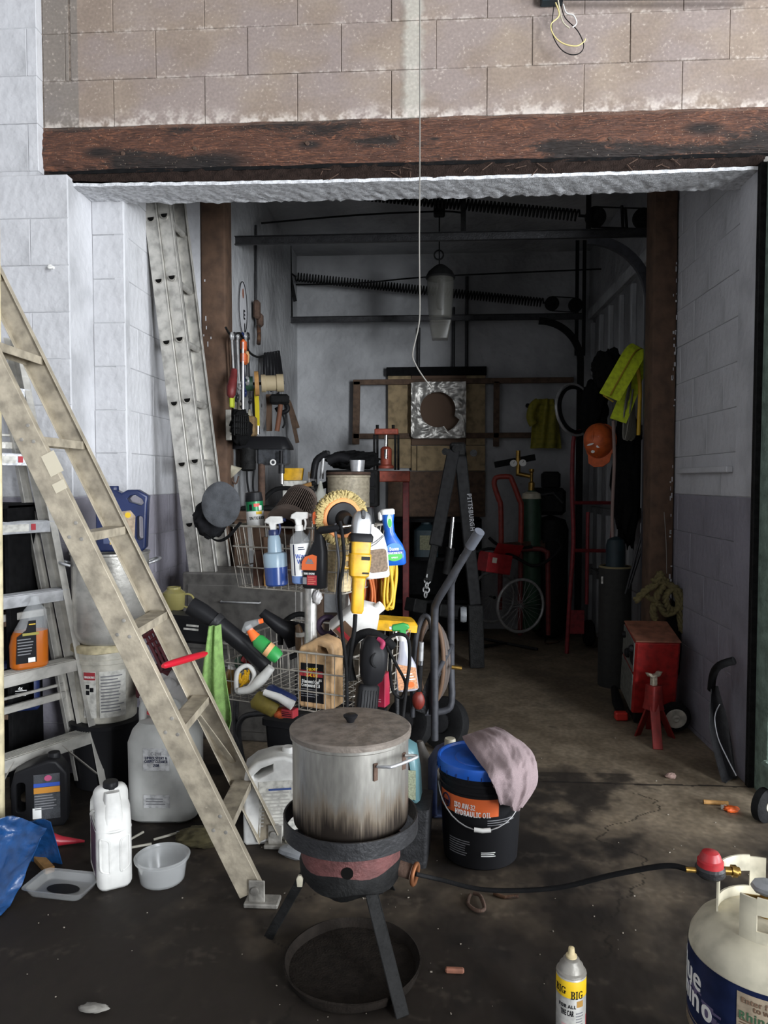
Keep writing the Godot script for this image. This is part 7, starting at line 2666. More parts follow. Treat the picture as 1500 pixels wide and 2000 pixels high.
	q.lathe(vm([[0, -0.008], [0.03, -0.006], [0.047, 0.004], [0.047, 0.04], [0.049, 0.042], [0.049, 0.05], [0.047, 0.052], [0.047, 0.13], [0, 0.13]]), 28)
	part("motor", q, M.black_iron, dp)
	tubes(dp, "column", [[P(511, 900, 4.36), P(511, 1040, 4.36)]], 0.021, M.rust_brown, 16)
	tubes(dp, "spindle", [[P(550, 905, 4.36), P(550, 925, 4.36)]], 0.018, M.dark_steel)
	tubes(dp, "chuck", [[P(549, 880, 4.28), P(549, 905, 4.28)]], 0.012, M.black_plastic)
	tubes(dp, "bit", [[P(550, 922, 4.36), P(551, 945, 4.36)]], 0.012, M.chrome)
	q = WB(dp)
	q.tube(ring(P(533, 903, 4.26), 0.014, Vector3(0.2, 0, 1).normalized(), 16), 0.005, 6, true)
	part("dial", q, M.white_plastic, dp)
	tubes(dp, "cord", [smooth(PP([[482, 920], [484, 950], [490, 975], [496, 1000]], 4.3), 4), smooth(PP([[496, 918], [494, 950], [500, 985]], 4.3), 4)], 0.006, M.black_rubber, 6)
	q = WB(dp)
	q.box(Vector3(-0.975, 1.138, -4.36), Vector3(0.22, 0.025, 0.28), 0.006)
	part("foot", q, M.black_iron, dp)
	var cl := T("clamp_lamp", "small cream clamp lamp beside the left post", "lamp", P(452, 925, 4.3))
	q = WB(cl)
	q.x = q.x * Transform3D(Basis.from_euler(Vector3(0.3, 0, 0.7)), P(456, 920, 4.3))
	q.lathe(vm([[0.012, 0.05], [0.018, 0.03], [0.03, 0.01], [0.05, -0.02], [0.046, -0.02], [0.026, 0.01], [0.01, 0.05]]), 24)
	part("shade", q, M.cream, cl)
	tubes(cl, "arm", [smooth(PP([[448, 905], [446, 925], [460, 945], [466, 930]], 4.3), 4)], 0.005, M.rust_brown, 6)
	var dr := T("metal_drum", "rust stained cream drum standing on the workbench end", "drum", Vector3(P(681, 985, 4.45).x, 1.126, -4.45))
	q = MB.new()
	q.lathe(vm([[0, 0], [0.124, 0], [0.127, 0.004], [0.125, 0.1], [0.127, 0.105], [0.127, 0.19], [0.132, 0.193], [0.132, 0.202], [0.126, 0.206], [0, 0.208]]), 40)
	part("body", q, mat("drum_cream", hx("b0a58f"), 0.6, 0.1, "dirty", 5.0), dr)
	q = MB.new()
	q.lathe(vm([[0.126, 0.206], [0.134, 0.21], [0.132, 0.222], [0.06, 0.226], [0, 0.226]]), 40)
	part("lid", q, M.rust_brown, dr)
	var cu := T("metal_cup", "shiny small metal cup upside down on the cream drum", "cup", Vector3(P(698, 918, 4.42).x, 1.353, -4.42))
	q = MB.new()
	q.lathe(vm([[0.038, 0], [0.04, 0], [0.046, 0.066], [0.042, 0.068], [0, 0.068]]), 28)
	part("body", q, M.alu_bright, cu)
	var yb := T("yellow_bin", "yellow parts bin on a stack of white boxes on the workbench", "bin", P(573, 938, 4.6))
	q = WB(yb)
	q.x = q.x * Transform3D(Basis(Vector3.UP, 0.1), P(573, 938, 4.6))
	q.loft([[0, 0.055, 0.05, 0.006], [0.074, 0.064, 0.06, 0.006], [0.074, 0.06, 0.056, 0.006], [0.006, 0.052, 0.047, 0.006]], 2, true, true)
	part("body", q, M.yellow, yb)
	var bx := T("white_box", "low white box under the yellow bin", "box", P(576, 960, 4.6))
	q = WB(bx)
	q.box(Vector3(P(578, 950, 4.6).x, 1.212, -4.6), Vector3(0.15, 0.17, 0.1), 0.003)
	part("body", q, M.paper, bx)
	bx = T("white_frame_box", "small white framed box right of the yellow bin", "box", P(597, 945, 4.62))
	q = WB(bx)
	q.box(Vector3(P(597, 933, 4.62).x + 0.045, 1.24, -4.62), Vector3(0.05, 0.225, 0.06), 0.003)
	part("body", q, M.white_plastic, bx)
	q = WB(bx)
	q.box(P(597, 933, 4.588) + Vector3(0.045, 0, 0), Vector3(0.034, 0.05, 0.002), 0)
	part("window", q, M.print_grey, bx)
	var fn := T("clear_funnel_jug", "clear cone shaped funnel on the workbench left of the drum", "funnel", P(626, 985, 4.3))
	q = WB(fn)
	q.x = q.x * Transform3D(Basis(), P(626, 980, 4.3))
	q.lathe(vm([[0.046, 0], [0.048, 0.004], [0.016, 0.08], [0.008, 0.12], [0, 0.12]]), 24)
	part("cone", q, mat_alpha("funnel_clear", "b9b9ae", 0.45), fn)
	var bg := MB.new()
	blob(bg, P(690, 893, 4.9) + Vector3(0, -0.02, 0), Vector3(0.17, 0.06, 0.12), 0.35, 71, 26)
	one("black_bag", bg, M.black_matte, "black cloth bag heaped on the workbench behind the drum", "bag")
	var tb2 := T("black_tool_chest", "black tool chest on the workbench under the black bag", "tool chest", Vector3(P(690, 900, 4.95).x, 1.126, -4.95))
	q = MB.new()
	q.box(Vector3(0, 0.12, 0), Vector3(0.34, 0.24, 0.22), 0.006)
	part("body", q, M.black_iron, tb2)
	for k in 2:
		q = MB.new()
		q.box(Vector3(0, 0.07 + k * 0.11, 0.112), Vector3(0.3, 0.09, 0.006), 0.002)
		part("drawer", q, M.black_plastic, tb2)
	var ro := [[["orange_clamp", "orange handled clamp on top of the bench clutter", "clamp"], [[578, 955], [612, 944]], 0.014, "pale_wood"], [["yellow_tool", "flat yellow tool beside the orange clamp", "tool"], [[584, 962], [604, 955]], 0.012, "yellow"], [["black_strap", "black curved pry bar on the bench clutter", "tool"], [[515, 975], [540, 955], [580, 955], [600, 962]], 0.014, "black_rubber"], [["dark_bar", "long dark bar leaning over the bench clutter", "bar"], [[520, 998], [560, 975], [610, 960]], 0.012, "dark_steel"], [["chrome_ratchet", "chrome ratchet standing among black tools by the drum", "ratchet"], [[628, 935], [631, 900], [634, 885]], 0.012, "steel"], [["black_grip_tool", "black pistol tool standing behind the yellow bin", "tool"], [[612, 935], [618, 900], [640, 885]], 0.022, "black_plastic"], [["black_drill", "black cordless drill lying left of the drum", "drill"], [[640, 900], [662, 893], [682, 900]], 0.03, "black_plastic"], [["black_torch", "black torch lying below the black bag", "torch"], [[615, 955], [640, 945], [655, 938]], 0.02, "black_iron"]]
	for r in ro:
		var o := T(r[0][0], r[0][1], r[0][2], P(r[1][0][0], r[1][0][1], 4.5))
		tubes(o, "shaft", [smooth(PP(r[1], 4.5), 4)], r[2], M[r[3]], 10)
		q = WB(o)
		q.box(P(r[1][r[1].size() - 1][0], r[1][r[1].size() - 1][1], 4.5), Vector3(0.03, 0.03, 0.03), 0.008)
		part("head", q, M.dark_steel if r[3] != "pale_wood" else M.black_iron, o)
	# grey cabinet behind the cart
	var gc := T("grey_cabinet", "grey sheet metal cabinet behind the wire cart", "cabinet", Vector3(-0.93, 0, -3.75), -0.1)
	q = MB.new()
	q.box(Vector3(0.02, 0.42, 0), Vector3(0.62, 0.84, 0.3), 0.008)
	part("body", q, mat("cabinet_grey", hx("6f6c68"), 0.45, 0.2, "grime", 2.0), gc)
	q = MB.new()
	q.box(Vector3(0.02, 0.62, 0.152), Vector3(0.56, 0.32, 0.008), 0.003)
	q.box(Vector3(0.02, 0.24, 0.152), Vector3(0.56, 0.38, 0.008), 0.003)
	part("drawer_front", q, M.cabinet_grey, gc)
	for y in [0.7, 0.38]:
		q = MB.new()
		q.tube([Vector3(-0.08, y, 0.157), Vector3(-0.08, y, 0.175), Vector3(0.12, y, 0.175), Vector3(0.12, y, 0.157)], 0.005, 6)
		part("handle", q, M.steel, gc)
	# cup and grille and case behind the beige ladder
	var mg := T("glass_mug", "yellowish glass mug behind the beige ladder", "mug", P(340, 1190, 3.2))
	q = WB(mg)
	q.x = q.x * Transform3D(Basis(), P(340, 1190, 3.2))
	q.lathe(vm([[0, 0], [0.04, 0], [0.046, 0.01], [0.05, 0.075], [0.03, 0.09], [0.03, 0.1], [0.026, 0.1], [0.026, 0.088], [0.044, 0.07], [0, 0.01]]), 26)
	part("body", q, mat("mug_glass", hx("8d8553"), 0.2), mg)
	q = WB(mg)
	q.tube(ring(P(366, 1173, 3.2), 0.03, Vector3.BACK, 18), 0.005, 6, true)
	part("handle", q, M.mug_glass, mg)
	var cs := T("black_case", "black tool case with white sticker left of the blower tube", "case", P(375, 1240, 3.0), 0.1)
	q = WB(cs)
	q.x = q.x * X3(P(372, 1225, 3.0), 0.1, 0, -0.1)
	q.box(Vector3(), Vector3(0.2, 0.11, 0.12), 0.012)
	part("body", q, M.black_plastic, cs)
	q = WB(cs)
	q.x = q.x * X3(P(372, 1225, 3.0), 0.1, 0, -0.1)
	q.box(Vector3(0.02, 0.02, 0.061), Vector3(0.05, 0.008, 0.002), 0)
	q.box(Vector3(0.015, 0.005, 0.061), Vector3(0.06, 0.008, 0.002), 0)
	part("sticker", q, M.paper, cs)
	var gl := T("maroon_grille", "maroon plastic lattice crate between bucket and beige ladder", "crate", P(315, 1290, 3.02))
	q = WB(gl)
	for i in 6:
		q.bar(P(282 + i * 8, 1235 - i * 4, 3.05), P(318 + i * 7, 1310 - i * 3, 3.0), 0.012, 0.014)
		q.bar(P(280 + i * 8, 1245 + i * 12, 3.04), P(325 + i * 6, 1215 + i * 13, 3.0), 0.012, 0.014)
	part("lattice", q, mat("maroon", hx("571f27"), 0.6), gl)
	q = WB(gl)
	q.box(P(310, 1330, 3.1), Vector3(0.16, 0.12, 0.12), 0.006)
	part("body", q, M.maroon, gl)
	hand_tools()
	heavy_gear()
	right_side()
	floor_bits()
	for st in [["grey_stand", "tall grey locker standing in the dark behind the shop press", 690, 5.95, 0.3, 0.9]]:
		pass

func hand_tools() -> void:
	var q: MB
	var pl := T("oval_sign", "faded oval sign painted white high on the left wall", "sign", WL(475, 602, 0.004))
	q = WB(pl)
	q.x = q.x * Transform3D(Basis(Vector3.UP, PI / 2), WL(475, 602, 0.004))
	q.prism(ellipse(0.11, 0.17, 30), 0.008, 0.002)
	part("board", q, M.white_block, pl)
	q = WB(pl)
	var el := []
	for v in ellipse(0.1, 0.16, 30):
		el.append(WL(475, 602, 0.011) + Vector3(0, v.y, -v.x))
	q.tube(el, 0.003, 4, true)
	part("border", q, M.dark_steel, pl)
	for s in ["E", "J"]:
		var lt := txt(s, 0.06, M.print_black, pl, Transform3D(Basis(Vector3.UP, PI / 2), Vector3(0.008, -0.04 if s == "E" else -0.12, 0)))
	q = WB(pl)
	q.x = q.x * Transform3D(Basis(Vector3.UP, PI / 2), WL(475, 602, 0.0085) + Vector3(0, 0.09, 0))
	q.prism(ellipse(0.02, 0.03, 14), 0.002, 0.0005)
	part("emblem", q, M.faded_red, pl)
	q = MB.new()
	q.tube([WL(500, 440, 0.015), WL(500, 592, 0.015)], 0.008, 6)
	one("drop_cable", q, M.dark_steel, "straight cable dropping down the left wall to the rusty hook", "cable")
	var hk := T("rusty_hook_block", "rusty chain hook block hanging on the left wall", "hook block", WL(504, 640, 0.05))
	q = WB(hk)
	q.box(WL(502, 605, 0.04), Vector3(0.04, 0.12, 0.06), 0.012)
	q.box(WL(508, 625, 0.05), Vector3(0.04, 0.09, 0.06), 0.015)
	part("block", q, M.rust_brown, hk)
	tubes(hk, "hook", [smooth([WL(505, 635, 0.05), WL(506, 655, 0.05), WL(505, 672, 0.05)], 4)], 0.014, M.rust, 8)
	# a wire rail with wrenches and pliers hanging on it
	q = MB.new()
	q.tube(smooth([WL(441, 640, 0.05), WL(452, 655, 0.05), WL(470, 652, 0.07), WL(485, 685, 0.07), WL(502, 697, 0.07), WL(520, 694, 0.07), WL(545, 690, 0.07)], 5), 0.007, 6)
	one("tool_rail", q, M.black_iron, "bent black rod along the left wall that the hand tools hang on", "rail")
	var cols := ["steel", "dark_steel", "steel", "dark_steel", "navy", "steel", "dark_steel"]
	for i in 7:
		var x := 453.0 + i * 5.2
		var o := T("hanging_wrench", ["wrench hung nearest the left post", "second wrench hung from the left post", "third wrench from the left post, a bright one", "fourth wrench from the left post, a dark one", "wrench with a blue grip hung on the rod", "sixth wrench from the left post, a bright one", "wrench hung furthest from the left post"][i], "wrench", WL(x, 655, 0.06), 0, "wrenches on the left wall")
		var y1 := 735.0 + (i * 37 % 60)
		q = WB(o)
		q.bar(WL(x, 662, 0.06), WL(x + 4, y1, 0.06), 0.02, 0.008, Vector3.BACK, 0.002)
		part("shank", q, M[cols[i]], o)
		q = WB(o)
		q.tube(ring(WL(x, 657, 0.06), 0.018, Vector3.RIGHT, 14), 0.008, 6, true)
		part("ring_end", q, M[cols[i]], o)
		q = WB(o)
		q.tube(ring(WL(x + 4, y1 + 4, 0.06), 0.02, Vector3.RIGHT, 12, 0.6, 5.2), 0.009, 6)
		part("jaw", q, M[cols[i]], o)
	for i in 5:
		var x := 520.0 + i * 5.5
		var o := T("hanging_pliers", ["black pliers hung leftmost of the black bunch", "black pliers hung second in the black bunch", "black pliers hung in the middle of the black bunch", "black pliers hung fourth in the black bunch", "black pliers hung rightmost of the black bunch"][i], "pliers", WL(x, 695, 0.07), 0, "black pliers on the rod")
		for s in [-1, 1]:
			q = WB(o)
			q.tube(smooth([WL(x + s * 1.0, 690 - i, 0.07), WL(x + s * 2.5 + i * 0.7, 715, 0.07), WL(x + s * 2.0 + i * 1.5, 738, 0.07)], 4), 0.0135, 8)
			part("handle", q, M.black_plastic, o)
		q = WB(o)
		q.tube([WL(x + i * 1.4, 735, 0.07), WL(x + 2 + i * 2.0, 762 + i * 3, 0.07)], [0.016, 0.005], 8)
		part("jaw", q, M.dark_steel if i % 2 else M.steel, o)
	var rs := T("red_screwdriver", "red handled file hanging beside the left post", "file", WL(455, 750, 0.07))
	q = WB(rs)
	q.tube([WL(457, 722, 0.07), WL(456, 735, 0.07), WL(452, 758, 0.07), WL(451, 772, 0.07), WL(452, 778, 0.07)], [0.018, 0.022, 0.028, 0.024, 0.01], 12)
	part("handle", q, M.dark_red, rs)
	q = MB.new()
	q.box(WL(453, 784, 0.07), Vector3(0.02, 0.07, 0.05), 0.006)
	one("lime_tag", q, mat("lime", hx("a3ac2c"), 0.7), "lime yellow tag below the red handle on the left wall", "tag")
	var oc := T("orange_clamp", "bar clamp with two orange jaws hanging on the left wall", "clamp", WL(476, 690, 0.08))
	q = WB(oc)
	q.box(WL(476, 675, 0.08), Vector3(0.03, 0.07, 0.06), 0.012)
	q.box(WL(477, 700, 0.08), Vector3(0.03, 0.07, 0.08), 0.012)
	part("jaw", q, M.orange, oc)
	tubes(oc, "bar", [[WL(474, 668, 0.08), WL(475, 800, 0.08)]], 0.008, M.alu_bright, 6)
	var wf := T("wood_handled_file", "file with pale wooden handle hanging on the left wall", "file", WL(483, 700, 0.08))
	q = WB(wf)
	q.tube([WL(482, 686, 0.08), WL(482.5, 693, 0.08), WL(482, 706, 0.08), WL(482, 710, 0.08)], [0.009, 0.015, 0.014, 0.008], 10)
	part("handle", q, mat("file_wood", hx("b48a5c"), 0.6), wf)
	tubes(wf, "blade", [[WL(482, 710, 0.08), WL(482, 735, 0.08)]], 0.006, M.dark_steel, 6)
	# spools on a peg
	var pg := WL(478, 750, 0.03)
	var ax := (P(545, 748, 4.55) - pg).normalized()
	for s in [["green_tape_roll", "green and black tape roll innermost on the wall peg", "tape roll", 0.045, 0.0, 0.05, "cylinder_green"], ["orange_reel", "flat orange reel between the green roll and the cream spool", "reel", 0.075, 0.06, 0.085, "pale_wood"], ["wire_spool", "cream spool of wire on the wall peg", "spool", 0.054, 0.1, 0.235, "cream"]]:
		var o := T(s[0], s[1], s[2], pg + ax * s[4])
		q = WB(o)
		var bz := Basis(ax.cross(Vector3.UP).normalized(), ax, Vector3())
		bz.z = bz.x.cross(bz.y)
		q.x = q.x * Transform3D(bz, pg + ax * s[4])
		var L: float = s[5] - s[4]
		var r: float = s[3]
		if s[0] == "wire_spool":
			q.lathe(vm([[0.012, 0], [r, 0], [r, 0.025], [r * 0.9, 0.028], [r * 0.88, L - 0.045], [r, L - 0.042], [r, L], [0.015, L], [0.015, L - 0.01]]), 28)
		else:
			q.lathe(vm([[0.02, 0], [r, 0], [r, L], [0.02, L]]), 28)
		part("roll", q, M[s[6]] if s[0] != "wire_spool" else mat("spool_tan", hx("a39476"), 0.7), o)
	q = MB.new()
	q.tube([pg - ax * 0.02, pg + ax * 0.24], 0.009, 8)
	one("wall_peg", q, M.black_iron, "dark peg carrying the spools on the left wall", "peg")
	var yl := T("yellow_strap_tool", "bright yellow tape strip hanging below the spools", "strip", P(503, 765, 4.6))
	q = WB(yl)
	q.strap(PP([[500, 758], [502, 790], [503, 832]], 4.6), Vector3(1, 0, 0.3), 0.028, 0.006)
	part("strip", q, mat("strip_yellow", hx("d8c22c"), 0.5), yl)
	tubes(yl, "tip", [PP([[503, 832], [504, 848]], 4.6)], 0.012, M.chrome, 8)
	var sd := T("saw_blade", "round steel saw blade hanging behind the yellow strip", "saw blade", WL(512, 792, 0.03))
	q = WB(sd)
	q.x = q.x * Transform3D(Basis(Vector3.BACK, -PI / 2), WL(510, 792, 0.04))
	q.lathe(vm([[0.015, 0], [0.15, 0], [0.155, 0.001], [0.15, 0.003], [0.015, 0.003]]), 36)
	part("disc", q, M.steel, sd)
	for b in [["brown_batten", "upright brown batten right of the yellow strip", [[525, 770], [526, 842]], 0.04, "print_brown"], ["long_batten", "long dark slat hanging crooked by the back corner", [[563, 782], [581, 865]], 0.03, "brown_wood"], ["short_batten", "shorter dark slat overlapping the long slat", [[565, 785], [582, 836]], 0.028, "brown_wood"], ["metal_strip", "thin dull metal strip hanging left of the drill press", [[446, 800], [447, 860]], 0.03, "alu_dull"]]:
		q = MB.new()
		var a := WL(b[2][0][0], b[2][0][1], 0.05)
		var c := P(b[2][1][0], b[2][1][1], -a.z)
		q.bar(a, c, b[3], 0.012, Vector3.RIGHT, 0.002)
		one(b[0], q, M[b[4]], b[1], "slat")
	var hm := T("hammer", "black headed hammer with a brown handle on the left wall", "hammer", P(543, 800, 5.0))
	tubes(hm, "handle", [PP([[548, 790], [545, 815], [541, 842]], 5.0)], 0.017, mat("hammer_wood", hx("6b432e"), 0.7), 8)
	q = WB(hm)
	q.box(P(546, 780, 5.0), Vector3(0.13, 0.07, 0.06), 0.015)
	part("head", q, M.black_iron, hm)
	var bs := T("black_hand_saw", "black tool frame hanging beside the hammer", "saw", P(555, 800, 5.1))
	tubes(bs, "frame", [smooth(PP([[540, 770], [556, 785], [562, 800], [548, 806], [540, 796]], 5.1), 4)], 0.016, M.black_plastic, 8)
	tubes(bs, "blade", [smooth(PP([[551, 806], [556, 825], [552, 836]], 5.1), 4)], 0.007, M.black_iron, 6)
	var bk := T("black_wire_basket", "black wire basket of dark tools on the left wall", "basket", WL(470, 830, 0.08))
	q = WB(bk)
	for i in 4:
		var y := 812.0 + i * 12
		q.tube([WL(456, y, 0.02), WL(458, y, 0.14), WL(484, y, 0.14), WL(486, y, 0.02)], 0.005, 5)
	for i in 7:
		q.tube([WL(458 + i * 4.3, 810, 0.14), WL(458 + i * 4.3, 850, 0.14)], 0.004, 5)
	part("wires", q, M.black_iron, bk)
	q = WB(bk)
	blob(q, WL(470, 835, 0.08), Vector3(0.05, 0.1, 0.16), 0.3, 44, 14)
	part("dark_contents", q, M.black_matte, bk)
	q = MB.new()
	q.box(WL(490, 833, 0.1), Vector3(0.06, 0.12, 0.09), 0.01)
	one("wood_block", q, mat("block_wood", hx("7d6440"), 0.8, 0, "grime", 4.0), "wooden block hanging over the drill press cover", "block")
	q = MB.new()
	q.bar(WL(462, 780, 0.02), WL(468, 820, 0.02), 0.16, 0.006, Vector3.BACK)
	one("grey_sheet", q, M.alu_dull, "dull grey metal sheet hung behind the wrenches", "metal sheet")
	var bb := T("small_bulb", "small shiny bulb hanging between wrench and yellow strip", "bulb", P(488, 808, 4.7))
	q = WB(bb)
	q.x = q.x * Transform3D(Basis(), P(488, 809, 4.7))
	q.lathe(vm([[0, -0.018], [0.014, -0.012], [0.018, 0], [0.012, 0.014], [0.008, 0.03], [0, 0.03]]), 16)
	part("body", q, M.cream, bb)
	tubes(bb, "wire", [PP([[488, 803], [488, 770]], 4.7)], 0.003, M.black_iron, 5)

func heavy_gear() -> void:
	var q: MB
	# --- engine hoist ---
	var eh := T("engine_hoist", "folded dark grey engine hoist standing in the middle of the bay", "hoist", Vector3(P(885, 1190, 5.0).x, 0, -5.0))
	q = WB(eh)
	q.bar(P(886, 880, 5.0), P(850, 1066, 4.9), 0.085, 0.07, Vector3.RIGHT, 0.006)
	part("boom", q, mat("hoist_grey", hx("202021"), 0.6, 0.1, "grime", 3.0), eh)
	q = WB(eh)
	q.bar(P(850, 1060, 4.9), P(836, 1135, 4.86), 0.05, 0.05, Vector3.RIGHT, 0.005)
	part("boom_extension", q, M.black_iron, eh)
	q = WB(eh)
	q.bar(P(897, 868, 5.08), P(928, 1180, 5.08), 0.08, 0.08, Vector3.RIGHT, 0.006)
	part("mast", q, M.hoist_grey, eh)
	q = WB(eh)
	q.bar(P(928, 1180, 5.08), Vector3(P(932, 1180, 5.08).x, 0.02, -5.08), 0.1, 0.1, Vector3.RIGHT, 0.006)
	part("mast_foot", q, M.black_iron, eh)
	var tp := P(914, 1000, 5.08)
	var up := (P(897, 868, 5.08) - P(928, 1180, 5.08)).normalized()
	var tx := txt("PITTSBURGH", 0.032, M.print_grey, eh, Transform3D())
	tx.global_transform = Transform3D(Basis(-up, up.cross(Vector3.BACK) * -1.0, Vector3.BACK), tp + Vector3(0.018, 0, 0.042))
	var bz := tx.global_transform.basis
	if bz.determinant() < 0:
		tx.global_transform = Transform3D(Basis(-up, Vector3.BACK.cross(-up), Vector3.BACK), tp + Vector3(0.018, 0, 0.042))
	q = WB(eh)
	q.box(P(893, 878, 5.04), Vector3(0.1, 0.09, 0.14), 0.01)
	for s in [[870, 882], [890, 876], [925, 885]]:
		q.tube([P(s[0], s[1], 4.95), P(s[0], s[1], 5.1)], 0.024, 14)
	part("pivot", q, M.black_iron, eh)
	tubes(eh, "ram", [[P(885, 1010, 4.96), P(879, 1085, 4.96)]], 0.014, M.chrome)
	tubes(eh, "ram_body", [[P(880, 1070, 4.96), P(872, 1120, 4.98)]], 0.03, M.black_iron)
	q = WB(eh)
	q.bar(P(800, 1180, 4.95), P(905, 1200, 5.3), 0.09, 0.1, Vector3.UP, 0.006)
	part("base_leg", q, M.black_iron, eh)
	q = WB(eh)
	q.bar(P(850, 1190, 4.9), P(930, 1195, 5.2), 0.08, 0.1, Vector3.UP, 0.006)
	part("base_leg", q, M.black_iron, eh)
	q = WB(eh)
	for i in 5:
		var p := P(836 - i * 1.2, 1125 + i * 9.0, 4.86)
		q.tube(ring(p, 0.02, Vector3.BACK if i % 2 else Vector3(0.9, 0, 0.4).normalized(), 12), 0.006, 6, true)
	part("chain", q, M.steel, eh)
	q = WB(eh)
	q.x = q.x * Transform3D(Basis(Vector3.FORWARD, PI / 2), P(905, 1200, 5.0))
	q.lathe(vm([[0, -0.02], [0.05, -0.02], [0.055, 0], [0.05, 0.02], [0, 0.02]]), 20)
	part("caster", q, M.grey_plastic, eh)
	# --- gas welding cart ---
	var gc := T("welding_cart", "red tube gas welding cart on two spoked wheels", "cart", Vector3(P(1000, 1200, 5.95).x, 0, -5.95))
	tubes(gc, "handle", [smooth(PP([[979, 1062], [978, 990], [974, 975], [966, 950], [966, 938], [972, 932], [994, 931], [1000, 938], [1014, 975], [1018, 990], [1017, 1060]], 5.85), 3)], 0.021, mat("cart_red", hx("9c3a30"), 0.45, 0, "grime", 3.0))
	tubes(gc, "frame_tube", [PP([[1017, 1050], [1016, 1240]], 5.85), smooth(PP([[1000, 1075], [1050, 1072], [1066, 1078], [1070, 1095], [1071, 1240]], 5.8), 4), PP([[978, 1060], [976, 1190]], 5.95)], 0.02, M.dark_red)
	q = WB(gc)
	q.bar(P(985, 1068, 5.8), P(1062, 1062, 5.95), 0.06, 0.05, Vector3.UP, 0.004)
	part("cross_beam", q, M.rust_brown, gc)
	var wa := Vector3(0.42, 0, 0.9).normalized()
	wheel(gc, P(1017, 1183, 5.8), wa, 0.205, 0.012, 28, M.steel)
	wheel(gc, P(962, 1166, 6.15), wa, 0.205, 0.012, 28, M.steel)
	var rb := T("red_tool_box", "open red metal toolbox hung on the welding cart", "toolbox", P(970, 1120, 5.7))
	q = WB(rb)
	q.x = q.x * X3(P(970, 1100, 5.7), 0.5, 0, -0.18)
	q.box(Vector3(-0.02, 0, 0), Vector3(0.22, 0.15, 0.14), 0.004)
	part("body", q, M.red, rb)
	q = WB(rb)
	q.x = q.x * X3(P(985, 1085, 5.66), 0.5, -0.9, -0.18)
	q.box(Vector3(0.03, 0.03, 0.02), Vector3(0.22, 0.004, 0.14), 0.001)
	part("lid", q, M.red, rb)
	q = WB(rb)
	q.x = q.x * X3(P(970, 1100, 5.7), 0.5, 0, -0.18)
	q.box(Vector3(-0.07, 0.02, 0.071), Vector3(0.04, 0.04, 0.002), 0)
	part("sticker", q, M.dirty_white, rb)
	var gy := T("green_gas_cylinder", "tall dark green gas cylinder with a cream collar on the cart", "gas cylinder", Vector3(P(1037, 1070, 5.95).x, 0.12, -5.95))
	q = MB.new()
	q.lathe(vm([[0, 0], [0.075, 0.0], [0.08, 0.01], [0.08, 1.0], [0.07, 1.05], [0.035, 1.08], [0.03, 1.1], [0, 1.1]]), 32)
	part("shell", q, M.cylinder_green, gy)
	q = MB.new()
	q.lathe(vm([[0.07, 1.03], [0.078, 1.035], [0.07, 1.075], [0.04, 1.09]]), 24)
	part("collar", q, M.cream, gy)
	q = MB.new()
	q.lathe(vm([[0, 1.1], [0.025, 1.1], [0.025, 1.16], [0.012, 1.17], [0.012, 1.24], [0.02, 1.25], [0.02, 1.27], [0, 1.27]]), 16)
	part("valve", q, M.brass, gy)
	var rg := T("gauge_regulator", "brass regulator with two round white gauges above the cylinder", "regulator", P(1012, 915, 5.8))
	for s in [[1003, 905], [1021, 904]]:
		q = WB(rg)
		q.x = q.x * Transform3D(Basis(Vector3.RIGHT, PI / 2), P(s[0], s[1], 5.75))
		q.lathe(vm([[0, -0.02], [0.026, -0.02], [0.027, 0.004], [0.024, 0.006], [0.023, 0.003], [0, 0.003]]), 24)
		part("gauge", q, M.print_white, rg)
		q = WB(rg)
		q.bar(P(s[0], s[1], 5.744), P(s[0] + 2, s[1] - 4, 5.744), 0.003, 0.001)
		part("needle", q, M.print_black, rg)
	tubes(rg, "body", [PP([[1012, 905], [1012, 880]], 5.78), PP([[1012, 905], [1012, 925]], 5.78), PP([[1008, 925], [1035, 930]], 5.85)], 0.018, M.brass)
	q = MB.new()
	q.bar(P(966, 908, 6.0), P(1045, 893, 6.0), 0.05, 0.04, Vector3.UP)
	one("black_beam", q, M.black_iron, "black angle iron lying behind the two gauges", "bar")
	tubes(gc, "hose", [smooth(PP([[930, 1078], [960, 1072], [1000, 1085], [1040, 1105], [1070, 1095], [1095, 1070], [1085, 1055], [1060, 1058]], 5.7), 5), smooth(PP([[955, 1050], [975, 1065], [1010, 1070], [1040, 1068]], 5.72), 5)], 0.012, M.black_rubber, 8)
	# dark gear filling the back of the bay
	var dk := [["dark_air_compressor", "black air compressor tank in the dark right of the gauges", "compressor", 1075, 6.1, 0.28, 1.15, 0.3], ["dark_shelf_unit", "dark shelf unit against the back wall behind the hoist", "shelf", 845, 6.25, 0.8, 0.98, 0.3]]
